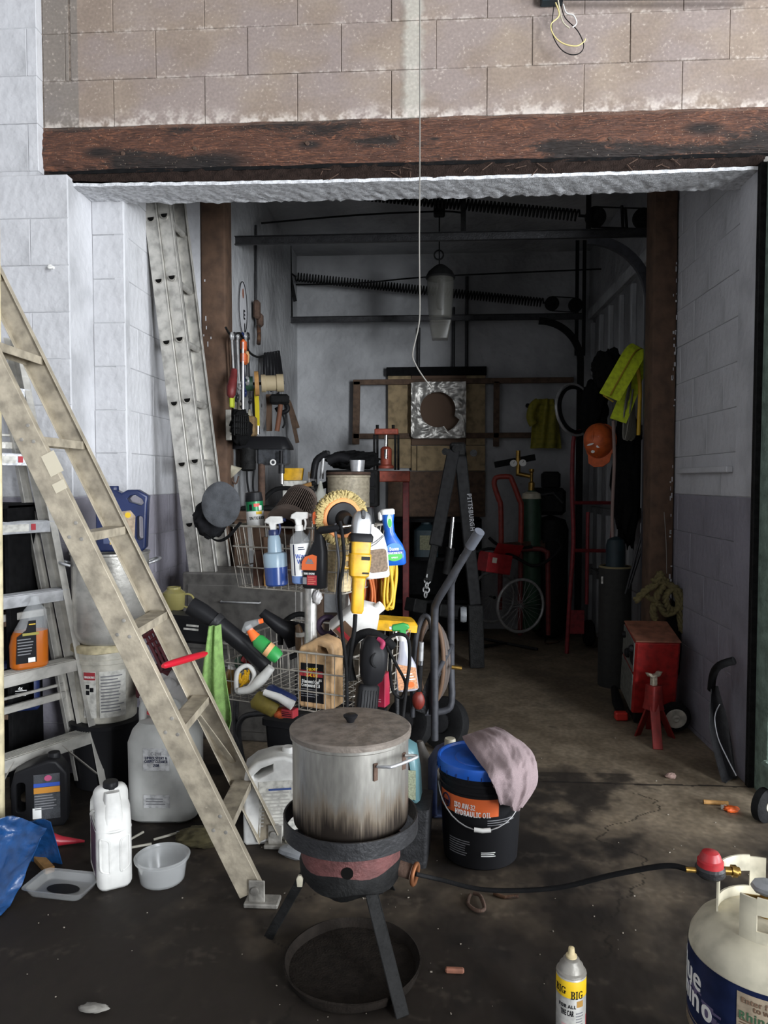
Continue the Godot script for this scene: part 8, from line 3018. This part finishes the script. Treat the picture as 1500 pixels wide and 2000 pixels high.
	for d in dk:
		var p := P(d[3], 1000, d[4])
		var o := T(d[0], d[1], d[2], Vector3(p.x, 0, -d[4]))
		if d[2] == "compressor":
			q = MB.new()
			q.lathe(vm([[0, 0.02], [0.1, 0.03], [0.14, 0.08], [0.145, 0.9], [0.12, 0.98], [0, 1.02]]), 28)
			part("tank", q, M.black_iron, o)
			q = MB.new()
			q.box(Vector3(-0.02, 1.13, 0), Vector3(0.26, 0.22, 0.2), 0.03)
			q.box(Vector3(0.0, 1.3, 0), Vector3(0.14, 0.14, 0.14), 0.02)
			part("pump", q, M.black_iron, o)
			q = MB.new()
			q.tube([Vector3(-0.1, 1.18, 0.11), Vector3(0.0, 1.2, 0.11), Vector3(0.08, 1.12, 0.11)], 0.014, 8)
			part("pipe", q, M.dark_steel, o)
		else:
			for y in [0.3, 0.65, 0.97]:
				q = MB.new()
				q.box(Vector3(0, y, 0), Vector3(d[5], 0.03, d[7]), 0.002)
				part("shelf_board", q, M.black_matte, o)
			for s in [-0.38, 0.38]:
				for z in [-0.13, 0.13]:
					q = MB.new()
					q.box(Vector3(s, 0.49, z), Vector3(0.04, 0.98, 0.04), 0.002)
					part("upright", q, M.black_matte, o)
			q = MB.new()
			q.box(Vector3(0, 0.49, -0.14), Vector3(d[5], 0.98, 0.01), 0)
			part("back_panel", q, M.black_matte, o)
	var cn := T("dark_canister", "dark canister with a pale worn label on the dark shelf unit", "canister", Vector3(P(832, 1010, 6.2).x, 0.666, -6.2))
	q = MB.new()
	q.loft([[0, 0.1, 0.09, 0.03], [0.22, 0.1, 0.09, 0.03], [0.27, 0.04, 0.04, 0.03], [0.29, 0.04, 0.04, 0.03]], 4)
	part("body", q, M.dark_teal, cn)
	plate(cn, "label_plate", Vector3(0, 0.12, 0.0905), 0.1, 0.12, mat("label_dim", hx("6d6d55"), 0.8, 0, "dirty", 8.0))
	# --- grey hand truck nearer the cart ---
	var ht := T("hand_truck", "grey tubular hand truck with a black tyre beside the wire cart", "hand truck", Vector3(P(865, 1400, 3.4).x, 0, -3.4))
	tubes(ht, "side_tube", [smooth(PP([[930, 1046, 3.0], [905, 1090, 3.05], [868, 1150, 3.1], [852, 1178, 3.15], [849, 1200, 3.17], [849, 1300, 3.2], [849, 1445, 3.22]], 3.2), 3), smooth(PP([[905, 1088, 3.12], [884, 1130, 3.3], [881, 1160, 3.35], [881, 1300, 3.4], [882, 1370, 3.4], [868, 1388, 3.4], [830, 1392, 3.4]], 3.4), 3)], 0.0165, M.grey_tube, 12)
	q = WB(ht)
	q.tube(PP([[937, 1038, 2.98], [918, 1068, 3.03]], 3), 0.0215, 14)
	part("grip", q, mat("grip_grey", hx("5b5e66"), 0.45), ht)
	tubes(ht, "brace", [PP([[851, 1320, 3.2], [882, 1260, 3.38]], 3.3), smooth(PP([[806, 1400, 3.25], [806, 1320, 3.25], [812, 1250, 3.25], [822, 1212, 3.25], [832, 1203, 3.25], [842, 1220, 3.25], [846, 1280, 3.25], [842, 1395, 3.25]], 3.25), 3)], 0.012, M.grey_tube)
	q = WB(ht)
	q.bar(P(822, 1392, 3.25), P(852, 1310, 3.25), 0.05, 0.004, Vector3.RIGHT)
	part("gusset", q, M.dark_steel, ht)
	for s in [[868, 1402, 3.55], [800, 1408, 3.55]]:
		q = WB(ht)
		var wc := P(s[0], s[1], s[2])
		wc.y = 0.128
		q.x = q.x * Transform3D(Basis(Vector3(0.15, 0, -1).normalized(), -0.0) * Basis(Vector3.BACK, PI / 2 - 0.5) * Basis(Vector3.RIGHT, 0.9), wc)
		q.lathe(vm([[0.05, -0.03], [0.09, -0.04], [0.12, -0.03], [0.128, 0], [0.12, 0.03], [0.09, 0.04], [0.05, 0.03], [0.045, 0.0], [0.05, -0.03]]), 32)
		part("tyre", q, M.black_rubber, ht)
		q = WB(ht)
		q.x = q.x * Transform3D(Basis(Vector3(0.15, 0, -1).normalized(), -0.0) * Basis(Vector3.BACK, PI / 2 - 0.5) * Basis(Vector3.RIGHT, 0.9), wc)
		q.lathe(vm([[0, -0.02], [0.05, -0.02], [0.05, 0.02], [0, 0.03]]), 20)
		part("wheel_hub", q, M.dark_steel, ht)
	var ah := T("air_hose", "rusty brown air hose coiled over the hand truck", "hose", P(845, 1300, 3.3))
	for i in 3:
		q = WB(ah)
		var pts := []
		for j in 24:
			var a := TAU * j / 24
			pts.append(P(842 + (24 + i * 3) * sin(a) + i * 2, 1292 - (84 - i * 5) * cos(a), 3.3 + 0.03 * i + 0.02 * cos(a * 2)))
		q.tube(pts, 0.0105, 8, true)
		part("coil", q, M.print_brown if i == 0 else mat("hose_grey", hx("4c433e"), 0.7), ah)
	tubes(ah, "brass_fitting", [PP([[882, 1303, 3.3], [902, 1305, 3.3]], 3.3)], 0.009, M.brass)
	var an := T("air_nozzle", "steel ribbed air nozzle hanging on the hand truck", "nozzle", P(822, 1270, 3.18))
	tubes(an, "body", [PP([[823, 1254, 3.18], [822, 1290, 3.18]], 3.18)], 0.011, M.steel)
	tubes(an, "collar", [PP([[822, 1290, 3.18], [822, 1299, 3.18]], 3.18)], 0.012, M.chrome)
	tubes(an, "grip", [PP([[821, 1299, 3.18], [818, 1350, 3.18]], 3.18)], 0.012, M.black_rubber)
	q = MB.new()
	blob(q, P(817, 1368, 3.2), Vector3(0.028, 0.04, 0.02), 0.1, 3, 12)
	one("red_lens", q, mat("brick_red", hx("6f251c"), 0.5), "brick red plastic lens hanging low on the hand truck", "lens")

func right_side() -> void:
	var q: MB
	var rc := T("yellow_raincoat", "olive yellow raincoat hanging on the back wall", "raincoat", P(1068, 880, 6.42))
	var rows := []
	for i in 14:
		var r := PackedVector3Array()
		var t := i / 13.0
		for j in 15:
			var s := j / 14.0
			var w := lerpf(24.0, 30.0, t) * (0.7 if t < 0.1 else 1.0)
			var p := P(1066 + (s - 0.5) * 2 * w, lerpf(780, 876, t), 6.4)
			p.z += 0.05 * sin(s * PI) + 0.02 * sin(s * 16.0 + t * 3.0) + 0.015 * sin(t * 9.0)
			r.append(p)
		rows.append(r)
	rows.reverse()
	q = WB(rc)
	q.sheet(rows, 0.006)
	part("body", q, M.rain_yellow, rc)
	q = WB(rc)
	q.tube(smooth(PP([[1050, 785, 6.35], [1040, 795, 6.33], [1036, 815, 6.33], [1042, 830, 6.33]], 6.3), 4), 0.035, 10)
	part("sleeve", q, M.rain_yellow, rc)
	q = MB.new()
	q.tube([P(1030, 792, 6.45), P(1042, 796, 6.36)], 0.02, 8)
	one("coat_peg", q, M.black_iron, "dark peg on the back wall holding the raincoat", "peg")
	var br := T("bike_rim", "silver bicycle rim hanging in front of the raincoat", "rim", P(1123, 800, 5.5))
	q = WB(br)
	q.tube(ring(P(1122, 800, 5.5), 0.188, Vector3(0.6, 0.1, 0.8).normalized(), 44), 0.012, 8, true, 0.8)
	part("rim", q, M.steel, br)
	q = WB(br)
	q.tube(ring(P(1124, 800, 5.52), 0.165, Vector3(0.6, 0.1, 0.8).normalized(), 44), 0.014, 8, true)
	part("rubber_tape", q, M.black_rubber, br)
	q = MB.new()
	blob(q, P(1190, 722, 4.95), Vector3(0.1, 0.13, 0.08), 0.4, 91, 22)
	one("black_coat", q, M.black_matte, "black jacket bundled on the hooks behind the yellow strap", "jacket")
	q = MB.new()
	blob(q, P(1160, 800, 5.3), Vector3(0.09, 0.2, 0.1), 0.35, 93, 20)
	one("dark_backpack", q, M.black_matte, "dark backpack hanging above the orange hard hat", "backpack")
	for s in [[1160, 765, 5.3, "dark_hook", "small dark hook on the side door behind the backpack"], [1195, 700, 4.95, "upper_dark_hook", "small dark hook on the side door holding the black jacket"]]:
		var hp := P(s[0], s[1], s[2])
		q = MB.new()
		q.tube([hp, Vector3(1.356, hp.y, hp.z)], 0.014, 8)
		one(s[3], q, M.black_iron, s[4], "hook")
	q = MB.new()
	blob(q, P(1225, 930, 4.95), Vector3(0.1, 0.42, 0.09), 0.3, 95, 24)
	one("long_dark_coat", q, M.black_matte, "long dark coat hanging below the yellow strap", "coat")
	# lifting strap
	var ys := T("lifting_strap", "neon yellow lifting strap folded over a hook on the right", "strap", P(1230, 760, 4.6))
	q = WB(ys)
	q.strap(smooth(PP([[1258, 740, 4.72], [1264, 700, 4.68], [1254, 682, 4.62], [1240, 690, 4.58], [1222, 720, 4.54], [1190, 776, 4.5]], 4.6), 5), Vector3(0.83, -0.5, 0.3), 0.128, 0.006)
	part("front_leg", q, M.hi_vis, ys)
	q = WB(ys)
	q.strap(smooth(PP([[1250, 690, 4.68], [1238, 740, 4.64], [1222, 785, 4.62], [1207, 822, 4.6]], 4.6), 5), Vector3(0.93, -0.33, 0.25), 0.1, 0.006)
	part("rear_leg", q, M.hi_vis, ys)
	q = WB(ys)
	q.strap(smooth(PP([[1254, 681, 4.612], [1240, 688, 4.572], [1222, 718, 4.532], [1192, 772, 4.492]], 4.6), 5), Vector3(0.83, -0.5, 0.3), 0.008, 0.006)
	q.strap(PP([[1178, 772, 4.49], [1198, 785, 4.49]], 4.6), Vector3(0, 1, 0.2), 0.008, 0.005)
	part("stitching", q, mat("stitch", hx("97801c"), 0.8), ys)
	var hh := T("hard_hat", "orange hard hat with stickers hanging on the right side", "hard hat", P(1170, 870, 4.85))
	var hu := Vector3(-0.55, 0.3, 0.78).normalized()
	var hf := Vector3(-0.12, -0.95, 0.25)
	hf = (hf - hu * hf.dot(hu)).normalized()
	var HX := Transform3D(Basis(hu.cross(hf), hu, hf), P(1170, 861, 4.9))
	q = WB(hh)
	q.x = q.x * HX
	q.lathe(vm([[0.1, -0.03], [0.104, -0.01], [0.1, 0.035], [0.082, 0.075], [0.05, 0.098], [0, 0.106]]), 32, 0.9, 1.1, 60)
	q.tube([Vector3(0, 0.01, -0.11), Vector3(0, 0.08, -0.075), Vector3(0, 0.106, 0), Vector3(0, 0.08, 0.075), Vector3(0, 0.01, 0.112)], 0.009, 6)
	part("shell", q, M.orange, hh)
	q = WB(hh)
	q.x = q.x * HX
	q.lathe(vm([[0.098, -0.024], [0.116, -0.03], [0.116, -0.036], [0.098, -0.036]]), 32, 0.9, 1.12)
	q.x = q.x * Transform3D(Basis(Vector3.RIGHT, PI / 2), Vector3(0, -0.03, 0))
	q.prism(vm([[-0.08, 0.08], [0.08, 0.08], [0.07, 0.14], [0.03, 0.168], [-0.03, 0.168], [-0.07, 0.14]]), 0.007, 0.002)
	part("brim", q, M.orange, hh)
	for s in [[1153, 868, 0.045, 0.012, 4.8], [1172, 856, 0.028, 0.034, 4.8], [1170, 871, 0.036, 0.022, 4.8], [1158, 882, 0.024, 0.02, 4.82]]:
		q = WB(hh)
		q.x = q.x * X3(P(s[0], s[1], s[4]), -0.1, 0, 0.3)
		q.prism(ellipse(s[2] / 2, s[3] / 2, 14), 0.003, 0.001)
		part("sticker", q, M.print_white if s[2] != 0.03 or s[3] == 0.03 else M.print_grey, hh)
	q = MB.new()
	for i in 7:
		var x := 1217.0 + i * 2.6
		q.tube(smooth(PP([[1232, 740], [x + 4, 790], [x, 845], [x + 3, 858 + i % 3], [x + 8, 840], [1236, 760]], 4.6 + 0.01 * i), 4), 0.0055, 6)
	one("grey_rope_hank", q, mat("rope_grey", hx("77756c"), 0.9), "hank of grey rope hanging beside the neon strap", "rope")
	q = MB.new()
	q.tube(smooth(PP([[1246, 720], [1250, 760], [1248, 820], [1247, 850]], 4.6), 4), 0.012, 8)
	one("yellow_hanging_cord", q, M.yellow_cord, "single yellow cord hanging right of the grey rope hank", "cord")
	q = MB.new()
	q.tube(smooth(PP([[1258, 730], [1266, 760], [1262, 850], [1264, 920], [1260, 980]], 4.5), 4), 0.008, 8)
	one("green_hanging_cord", q, M.rope, "thin olive cord hanging against the right timber post", "cord")
	q = MB.new()
	q.tube(smooth(PP([[1198, 822], [1200, 900], [1196, 1000], [1197, 1080], [1194, 1120]], 4.75), 4), 0.011, 8)
	one("pale_hanging_strap", q, mat("strap_pale", hx("8a7670"), 0.8), "long pale strap hanging straight down beside the hard hat", "strap")
	# red hand truck in the dark
	var rt := T("red_hand_truck", "tall red hand truck standing in the dark right side", "hand truck", Vector3(P(1150, 1230, 5.66).x, 0, -5.66))
	tubes(rt, "side_tube", [smooth(PP([[1136, 842], [1122, 850], [1118, 900], [1118, 980], [1120, 1060], [1112, 1180], [1107, 1276]], 5.6), 3), smooth(PP([[1200, 905], [1197, 1000], [1192, 1080], [1188, 1250]], 5.75), 3)], 0.016, mat("truck_red", hx("8b2a30"), 0.5, 0, "grime", 3.0))
	tubes(rt, "cross_bar", [PP([[1118, 982, 5.6], [1196, 982, 5.75]], 5.6), PP([[1120, 1075, 5.6], [1193, 1076, 5.75]], 5.6), PP([[1148, 1000], [1146, 1180]], 5.66)], 0.014, M.truck_red)
	q = WB(rt)
	q.box(P(1124, 1215, 5.6), Vector3(0.13, 0.18, 0.012), 0.003)
	part("toe_plate", q, M.truck_red, rt)
	q = WB(rt)
	q.x = q.x * Transform3D(Basis(Vector3.FORWARD, PI / 2), P(1150, 1236, 5.78))
	q.lathe(vm([[0, -0.03], [0.08, -0.035], [0.1, -0.02], [0.1, 0.02], [0.08, 0.035], [0, 0.03]]), 24)
	part("wheel", q, M.black_rubber, rt)
	# dark drum and cylinder
	var dd := T("dark_tube_bin", "dark fibre tube with a pale rim standing right", "tube", Vector3(P(1200, 1250, 4.75).x, 0, -4.75))
	q = MB.new()
	q.lathe(vm([[0, 0], [0.1, 0], [0.1, 0.755], [0.096, 0.757], [0.092, 0.755], [0.092, 0.2], [0, 0.2]]), 32)
	part("wall", q, mat("fibre_dark", hx("2c2c2a"), 0.8, 0, "grime", 3.0), dd)
	q = MB.new()
	q.lathe(vm([[0.101, 0.75], [0.102, 0.756], [0.095, 0.762], [0.09, 0.756]]), 32)
	part("rim", q, mat("rim_pale", hx("7d7355"), 0.8), dd)
	q = WB(dd)
	q.box(P(1176, 1133, 4.66), Vector3(0.012, 0.045, 0.004), 0.001)
	part("tag", q, M.paper, dd)
	var tc := T("teal_cylinder", "dark teal cylinder standing inside the fibre tube", "cylinder", Vector3(P(1200, 1250, 4.75).x, 0.205, -4.75))
	q = MB.new()
	q.lathe(vm([[0, 0], [0.06, 0], [0.06, 0.68], [0.05, 0.72], [0.02, 0.74], [0, 0.74]]), 24)
	part("shell", q, M.dark_teal, tc)
	var rods := [["long grey rod leaning from the fibre tube to the post", [[1222, 1160], [1262, 1010]]], ["thin rod beside the long grey rod", [[1228, 1150], [1266, 1030]]], ["short rod bent against the right post", [[1262, 1150], [1256, 1040]]]]
	for r in rods:
		q = MB.new()
		q.tube(PP(r[1], 4.5), 0.008, 6)
		one("metal_rod", q, M.dark_steel, r[0], "rod", Vector3(), "rods leaning on the right post")
	q = MB.new()
	q.tube(smooth([P(1297, 1000, 4.17), P(1301, 1060, 4.16), P(1302, 1120, 4.17)], 5), 0.0022, 5)
	one("post_wire", q, M.grey_line, "thin pale wire hanging down the right timber post", "wire")
	# red welder
	var wd := T("red_welder", "red welding machine with a grey front panel near the right post", "welder", P(1255, 1365, 4.1), 0)
	wd.position.y = 0.0
	wd.position = Vector3(1.165, 0, -4.02)
	wd.rotation = Vector3(0.2, -0.04, 0)
	q = MB.new()
	q.box(Vector3(0, 0.32, 0), Vector3(0.22, 0.4, 0.27), 0.01)
	part("cabinet", q, mat("welder_red", hx("a01d1c"), 0.45, 0.1, "grime", 3.0), wd)
	q = MB.new()
	q.box(Vector3(0, 0.523, 0), Vector3(0.225, 0.008, 0.275), 0.003)
	part("top_cover", q, M.faded_red, wd)
	q = MB.new()
	q.box(Vector3(-0.112, 0.43, 0), Vector3(0.006, 0.16, 0.25), 0.002)
	q.box(Vector3(-0.112, 0.235, 0), Vector3(0.006, 0.2, 0.25), 0.002)
	var fpn := part("front_panel", q, mat("panel_grey", hx("6f706a"), 0.6, 0.1, "grime", 4.0), wd)
	for s in [[0.1, 0.47, 0.018], [-0.08, 0.47, 0.018], [0.02, 0.41, 0.025]]:
		q = MB.new(Transform3D(Basis(Vector3.BACK, PI / 2), Vector3(-0.115, s[1], s[0])))
		q.lathe(vm([[0, -0.0], [s[2], 0.0], [s[2], 0.012], [s[2] * 0.7, 0.02], [0, 0.02]]), 18)
		part("knob", q, M.black_plastic, fpn)
	q = MB.new()
	q.box(Vector3(-0.116, 0.43, 0.09), Vector3(0.004, 0.09, 0.06), 0.001)
	part("meter", q, M.black_plastic, fpn)
	for s in [0.165, -0.1]:
		q = MB.new(Transform3D(Basis(Vector3.RIGHT, PI / 2), Vector3(0.1, 0.128 if s > 0 else 0.075, s)))
		q.lathe(vm([[0, -0.02], [0.06, -0.022], [0.074, -0.02], [0.078, 0], [0.074, 0.02], [0.06, 0.022], [0, 0.02]]), 28)
		var ww := part("wheel", q, M.black_rubber, wd)
		q = MB.new(Transform3D(Basis(Vector3.RIGHT, PI / 2), Vector3(0.1, 0.128 if s > 0 else 0.075, s)))
		q.lathe(vm([[0, 0.022], [0.012, 0.03], [0.02, 0.024], [0.05, 0.026], [0.054, 0.021]]), 24)
		part("hub_cap", q, M.dirty_white, ww)
	q = MB.new()
	q.tube([Vector3(0.1, 0.075, -0.1), Vector3(0.1, 0.128, 0.165)], 0.01, 8)
	part("axle", q, M.steel, wd)
	q = MB.new()
	q.box(Vector3(-0.05, 0.075, -0.02), Vector3(0.05, 0.1, 0.16), 0.004)
	part("skid", q, M.black_iron, wd)
	# rope heap on the welder
	var rp := T("rope_heap", "thick olive rope heaped on top of the red welder", "rope", P(1290, 1170, 4.15))
	var loops := [[[[1242, 1160], [1262, 1140], [1280, 1128], [1290, 1108], [1296, 1128], [1284, 1150], [1276, 1180], [1280, 1196]], 0.019], [[[1276, 1120], [1300, 1126], [1326, 1140], [1333, 1165], [1322, 1180], [1304, 1172], [1300, 1150], [1312, 1136]], 0.018], [[[1262, 1150], [1286, 1166], [1300, 1186], [1322, 1176], [1330, 1150], [1310, 1130]], 0.018], [[[1300, 1120], [1322, 1150], [1328, 1190], [1332, 1220]], 0.017]]
	for l in loops:
		q = WB(rp)
		var pts := smooth(PP(l[0], 4.06), 7)
		for k in 3:
			var tw := []
			for i in pts.size():
				var a := i * 0.75 + k * TAU / 3
				tw.append(pts[i] + Vector3(cos(a), sin(a), cos(a + 1.0)) * l[1] * 0.45)
			q.tube(tw, l[1] * 0.62, 6)
		part("strand", q, M.rope, rp)
	rp.position.y -= 0.035
	q = MB.new()
	blob(q, P(1318, 1255, 4.15), Vector3(0.055, 0.2, 0.09), 0.25, 97, 18)
	one("dark_cable_bundle", q, M.black_matte, "dark bundle of welding cable hanging behind the red welder", "cable bundle")
	q = MB.new()
	q.tube(smooth(PP([[1350, 1225], [1372, 1212], [1383, 1198], [1384, 1182]], 4.1), 4), [0.014, 0.014, 0.014, 0.014, 0.014, 0.013, 0.012, 0.011, 0.009, 0.007, 0.006, 0.005, 0.004], 8)
	one("dark_bracket_hook", q, M.rust_brown, "dark hook sticking out beside the right wall above the welder", "hook")
	# jack stand
	var js := T("jack_stand", "red jack stand with a worn steel saddle on the floor", "jack stand", PF(1275, 1446))
	var jb := PF(1275, 1446)
	q = WB(js)
	for f in [[1245, 1436], [1285, 1464], [1312, 1440], [1270, 1424]]:
		var g := PF(f[0], f[1])
		q.bar(jb + Vector3(0, 0.2, 0) + (g - jb) * 0.14, g, 0.046, 0.01, Vector3(g.z - jb.z, 0, jb.x - g.x).normalized(), 0.002)
	part("leg", q, mat("stand_red", hx("8f2622"), 0.55, 0.1, "grime", 4.0), js)
	q = WB(js)
	q.x = q.x * Transform3D(Basis(Vector3.UP, 0.5), jb)
	q.loft([[0.16, 0.04, 0.04, 0.01], [0.2, 0.034, 0.034, 0.01], [0.28, 0.03, 0.03, 0.01]], 3)
	part("collar", q, M.stand_red, js)
	q = WB(js)
	q.x = q.x * Transform3D(Basis(Vector3.UP, 0.5), jb)
	q.box(Vector3(0, 0.3, 0), Vector3(0.03, 0.06, 0.024), 0.003)
	q.prism(vm([[-0.045, 0.345], [-0.03, 0.325], [-0.02, 0.322], [0.02, 0.322], [0.03, 0.325], [0.045, 0.345], [0.03, 0.344], [0.02, 0.333], [-0.02, 0.333], [-0.03, 0.344]]), 0.03, 0.002)
	part("saddle", q, mat("saddle_steel", hx("b5ab98"), 0.55, 0.1, "dirty", 8.0), js)
	# small red tool on the floor
	var rl := T("red_black_tool", "black tool with a bright red end lying left of the jack stand", "tool", PF(1214, 1404))
	q = WB(rl)
	q.box(PF(1213, 1398, 0.025), Vector3(0.068, 0.045, 0.05), 0.008)
	part("red_end", q, mat("hot_red", hx("c5332a"), 0.4), rl)
	q = WB(rl)
	q.tube([PF(1212, 1390, 0.035), PF(1206, 1372, 0.04), PF(1200, 1345, 0.03)], [0.026, 0.03, 0.022], 10)
	part("body", q, M.black_plastic, rl)
	# shovel leaning in the right corner
	var sv := T("scoop_shovel", "steel scoop shovel with black handle leaning on the right wall", "shovel", P(1425, 1530, 3.32))
	tubes(sv, "handle", [smooth(PP([[1434, 1290, 3.22], [1405, 1300, 3.27], [1393, 1318, 3.36], [1389, 1346, 3.42]], 3.5), 4)], 0.017, M.black_rubber, 12)
	q = WB(sv)
	rows = []
	for i in 12:
		var r := PackedVector3Array()
		var t := i / 11.0
		var cx := lerpf(1392, 1432, t * t * 0.6 + t * 0.4)
		for j in 9:
			var s := j / 8.0 - 0.5
			var p := P(cx + s * 2.0 * lerpf(10, 24, minf(1, t * 2.5)), lerpf(1340, 1534, t), 3.42 - 0.17 * t)
			p.z += 0.1 * s * s - 0.05 * s
			p.y = maxf(p.y, 0.01)
			p.x = minf(p.x, 1.335)
			r.append(p)
		rows.append(r)
	rows.reverse()
	q.sheet(rows, 0.004)
	part("blade", q, M.dark_steel, sv)
	tubes(sv, "worn_edge", [smooth(PP([[1406, 1375, 3.36], [1396, 1400, 3.35], [1402, 1440, 3.32], [1420, 1480, 3.27], [1438, 1515, 3.22]], 3.4), 4)], 0.003, M.alu_bright, 6)

func floor_bits() -> void:
	var q := MB.new()
	q.tube([PF(932, 1245, 0.012), PF(985, 1256, 0.012), PF(1050, 1268, 0.012)], 0.011, 8)
	one("steel_bar", q, M.dark_steel, "long steel bar lying on the bay floor in front of the wheels", "bar")
	q = MB.new()
	q.tube([PF(926, 1266, 0.01), PF(940, 1263, 0.014), PF(990, 1256, 0.03)], [0.01, 0.016, 0.006], 8)
	one("short_tool", q, M.black_iron, "short dark tool crossing the long steel bar", "tool")
	q = MB.new()
	q.tube(smooth([PF(1112, 1236, 0.01), PF(1090, 1234, 0.02), PF(1070, 1244, 0.02), PF(1066, 1256, 0.01), PF(1088, 1254, 0.01), PF(1100, 1246, 0.01)], 4), 0.007, 6)
	one("wire_loop", q, M.rust, "loop of old wire on the floor by the red hand truck", "wire")
	var ot := T("orange_tape", "crumpled orange and white tape near the right floor edge", "tape", PF(1425, 1580))
	q = WB(ot)
	blob(q, PF(1428, 1580, 0.012), Vector3(0.028, 0.012, 0.02), 0.5, 33, 10)
	part("orange_fold", q, M.orange_bright, ot)
	q = WB(ot)
	blob(q, PF(1415, 1577, 0.01), Vector3(0.014, 0.01, 0.012), 0.5, 34, 8)
	part("white_fold", q, M.paper, ot)
	q = MB.new()
	q.tube([PF(1374, 1566, 0.01), PF(1422, 1569, 0.01)], 0.009, 8)
	one("wooden_stick", q, M.pale_wood, "short grey brown stick behind the orange tape", "stick")
	q = MB.new()
	blob(q, PF(1310, 1515, 0.01), Vector3(0.022, 0.012, 0.015), 0.5, 35, 10)
	one("pink_scrap", q, mat("scrap_pink", hx("a58a80"), 0.8), "small pinkish paper scrap on the floor right of the towel", "scrap")
	q = MB.new()
	q.tube(smooth([PF(918, 1748, 0.006), PF(914, 1765, 0.006), PF(930, 1778, 0.008), PF(946, 1775, 0.012), PF(938, 1750, 0.012), PF(925, 1745, 0.008)], 4), 0.006, 6)
	one("bent_hook", q, M.rust_brown, "bent rusty wire hook lying below the gas hose", "hook")
	q = MB.new()
	q.tube(smooth([PF(965, 1745, 0.006), PF(985, 1752, 0.006), PF(1012, 1750, 0.006)], 4), 0.006, 6)
	one("rusty_clip", q, M.rust, "small rusty clip right of the bent hook under the hose", "clip")
	q = MB.new()
	q.box(PF(888, 1895, 0.008), Vector3(0.05, 0.014, 0.015), 0.004)
	one("pink_crayon", q, M.faded_red, "small dull pink stub on the dark floor left of the spray can", "stub")
	q = MB.new()
	blob(q, PF(182, 1968, 0.012), Vector3(0.035, 0.007, 0.014), 0.5, 37, 10)
	one("paper_scrap", q, mat("scrap_grey", hx("77746e"), 0.9), "crumpled pale paper scrap at the lower left floor", "scrap")
	q = MB.new()
	for i in 110:
		var p := PF(rng.randf_range(20, 1480), rng.randf_range(1330, 1995), 0.002)
		var s := rng.randf_range(0.001, 0.0034)
		q.x = Transform3D(Basis(Vector3.UP, rng.randf() * TAU), p)
		q.box(Vector3(), Vector3(s * rng.randf_range(1, 2.2), s * 0.7, s), 0.0)
	one("debris", q, mat("crumb", hx("8c8478"), 0.9), "scattered pale crumbs and grit over the dirty floor", "debris", Vector3(), "", "stuff")
	# machine foot at the right edge
	var mc := T("machine_caster", "green grey machine wheel at the right picture edge", "wheel", PF(1495, 1605))
	q = WB(mc)
	var c := PF(1492, 1605) + Vector3(0, 0.065, 0)
	q.x = q.x * Transform3D(Basis(Vector3.UP, 0.6) * Basis(Vector3.RIGHT, PI / 2), c)
	q.lathe(vm([[0.018, -0.02], [0.05, -0.022], [0.064, -0.014], [0.064, 0.014], [0.05, 0.022], [0.018, 0.02]]), 26)
	part("tyre", q, M.black_rubber, mc)
	q = WB(mc)
	q.x = q.x * Transform3D(Basis(Vector3.UP, 0.6) * Basis(Vector3.RIGHT, PI / 2), c)
	q.lathe(vm([[0, -0.024], [0.018, -0.022], [0.022, 0], [0.018, 0.022], [0, 0.026]]), 18)
	part("hub", q, M.cream, mc)
	q = WB(mc)
	q.box(c + Vector3(0.05, 0.1, -0.02), Vector3(0.08, 0.1, 0.1), 0.01)
	part("bracket", q, M.green_paint, mc)
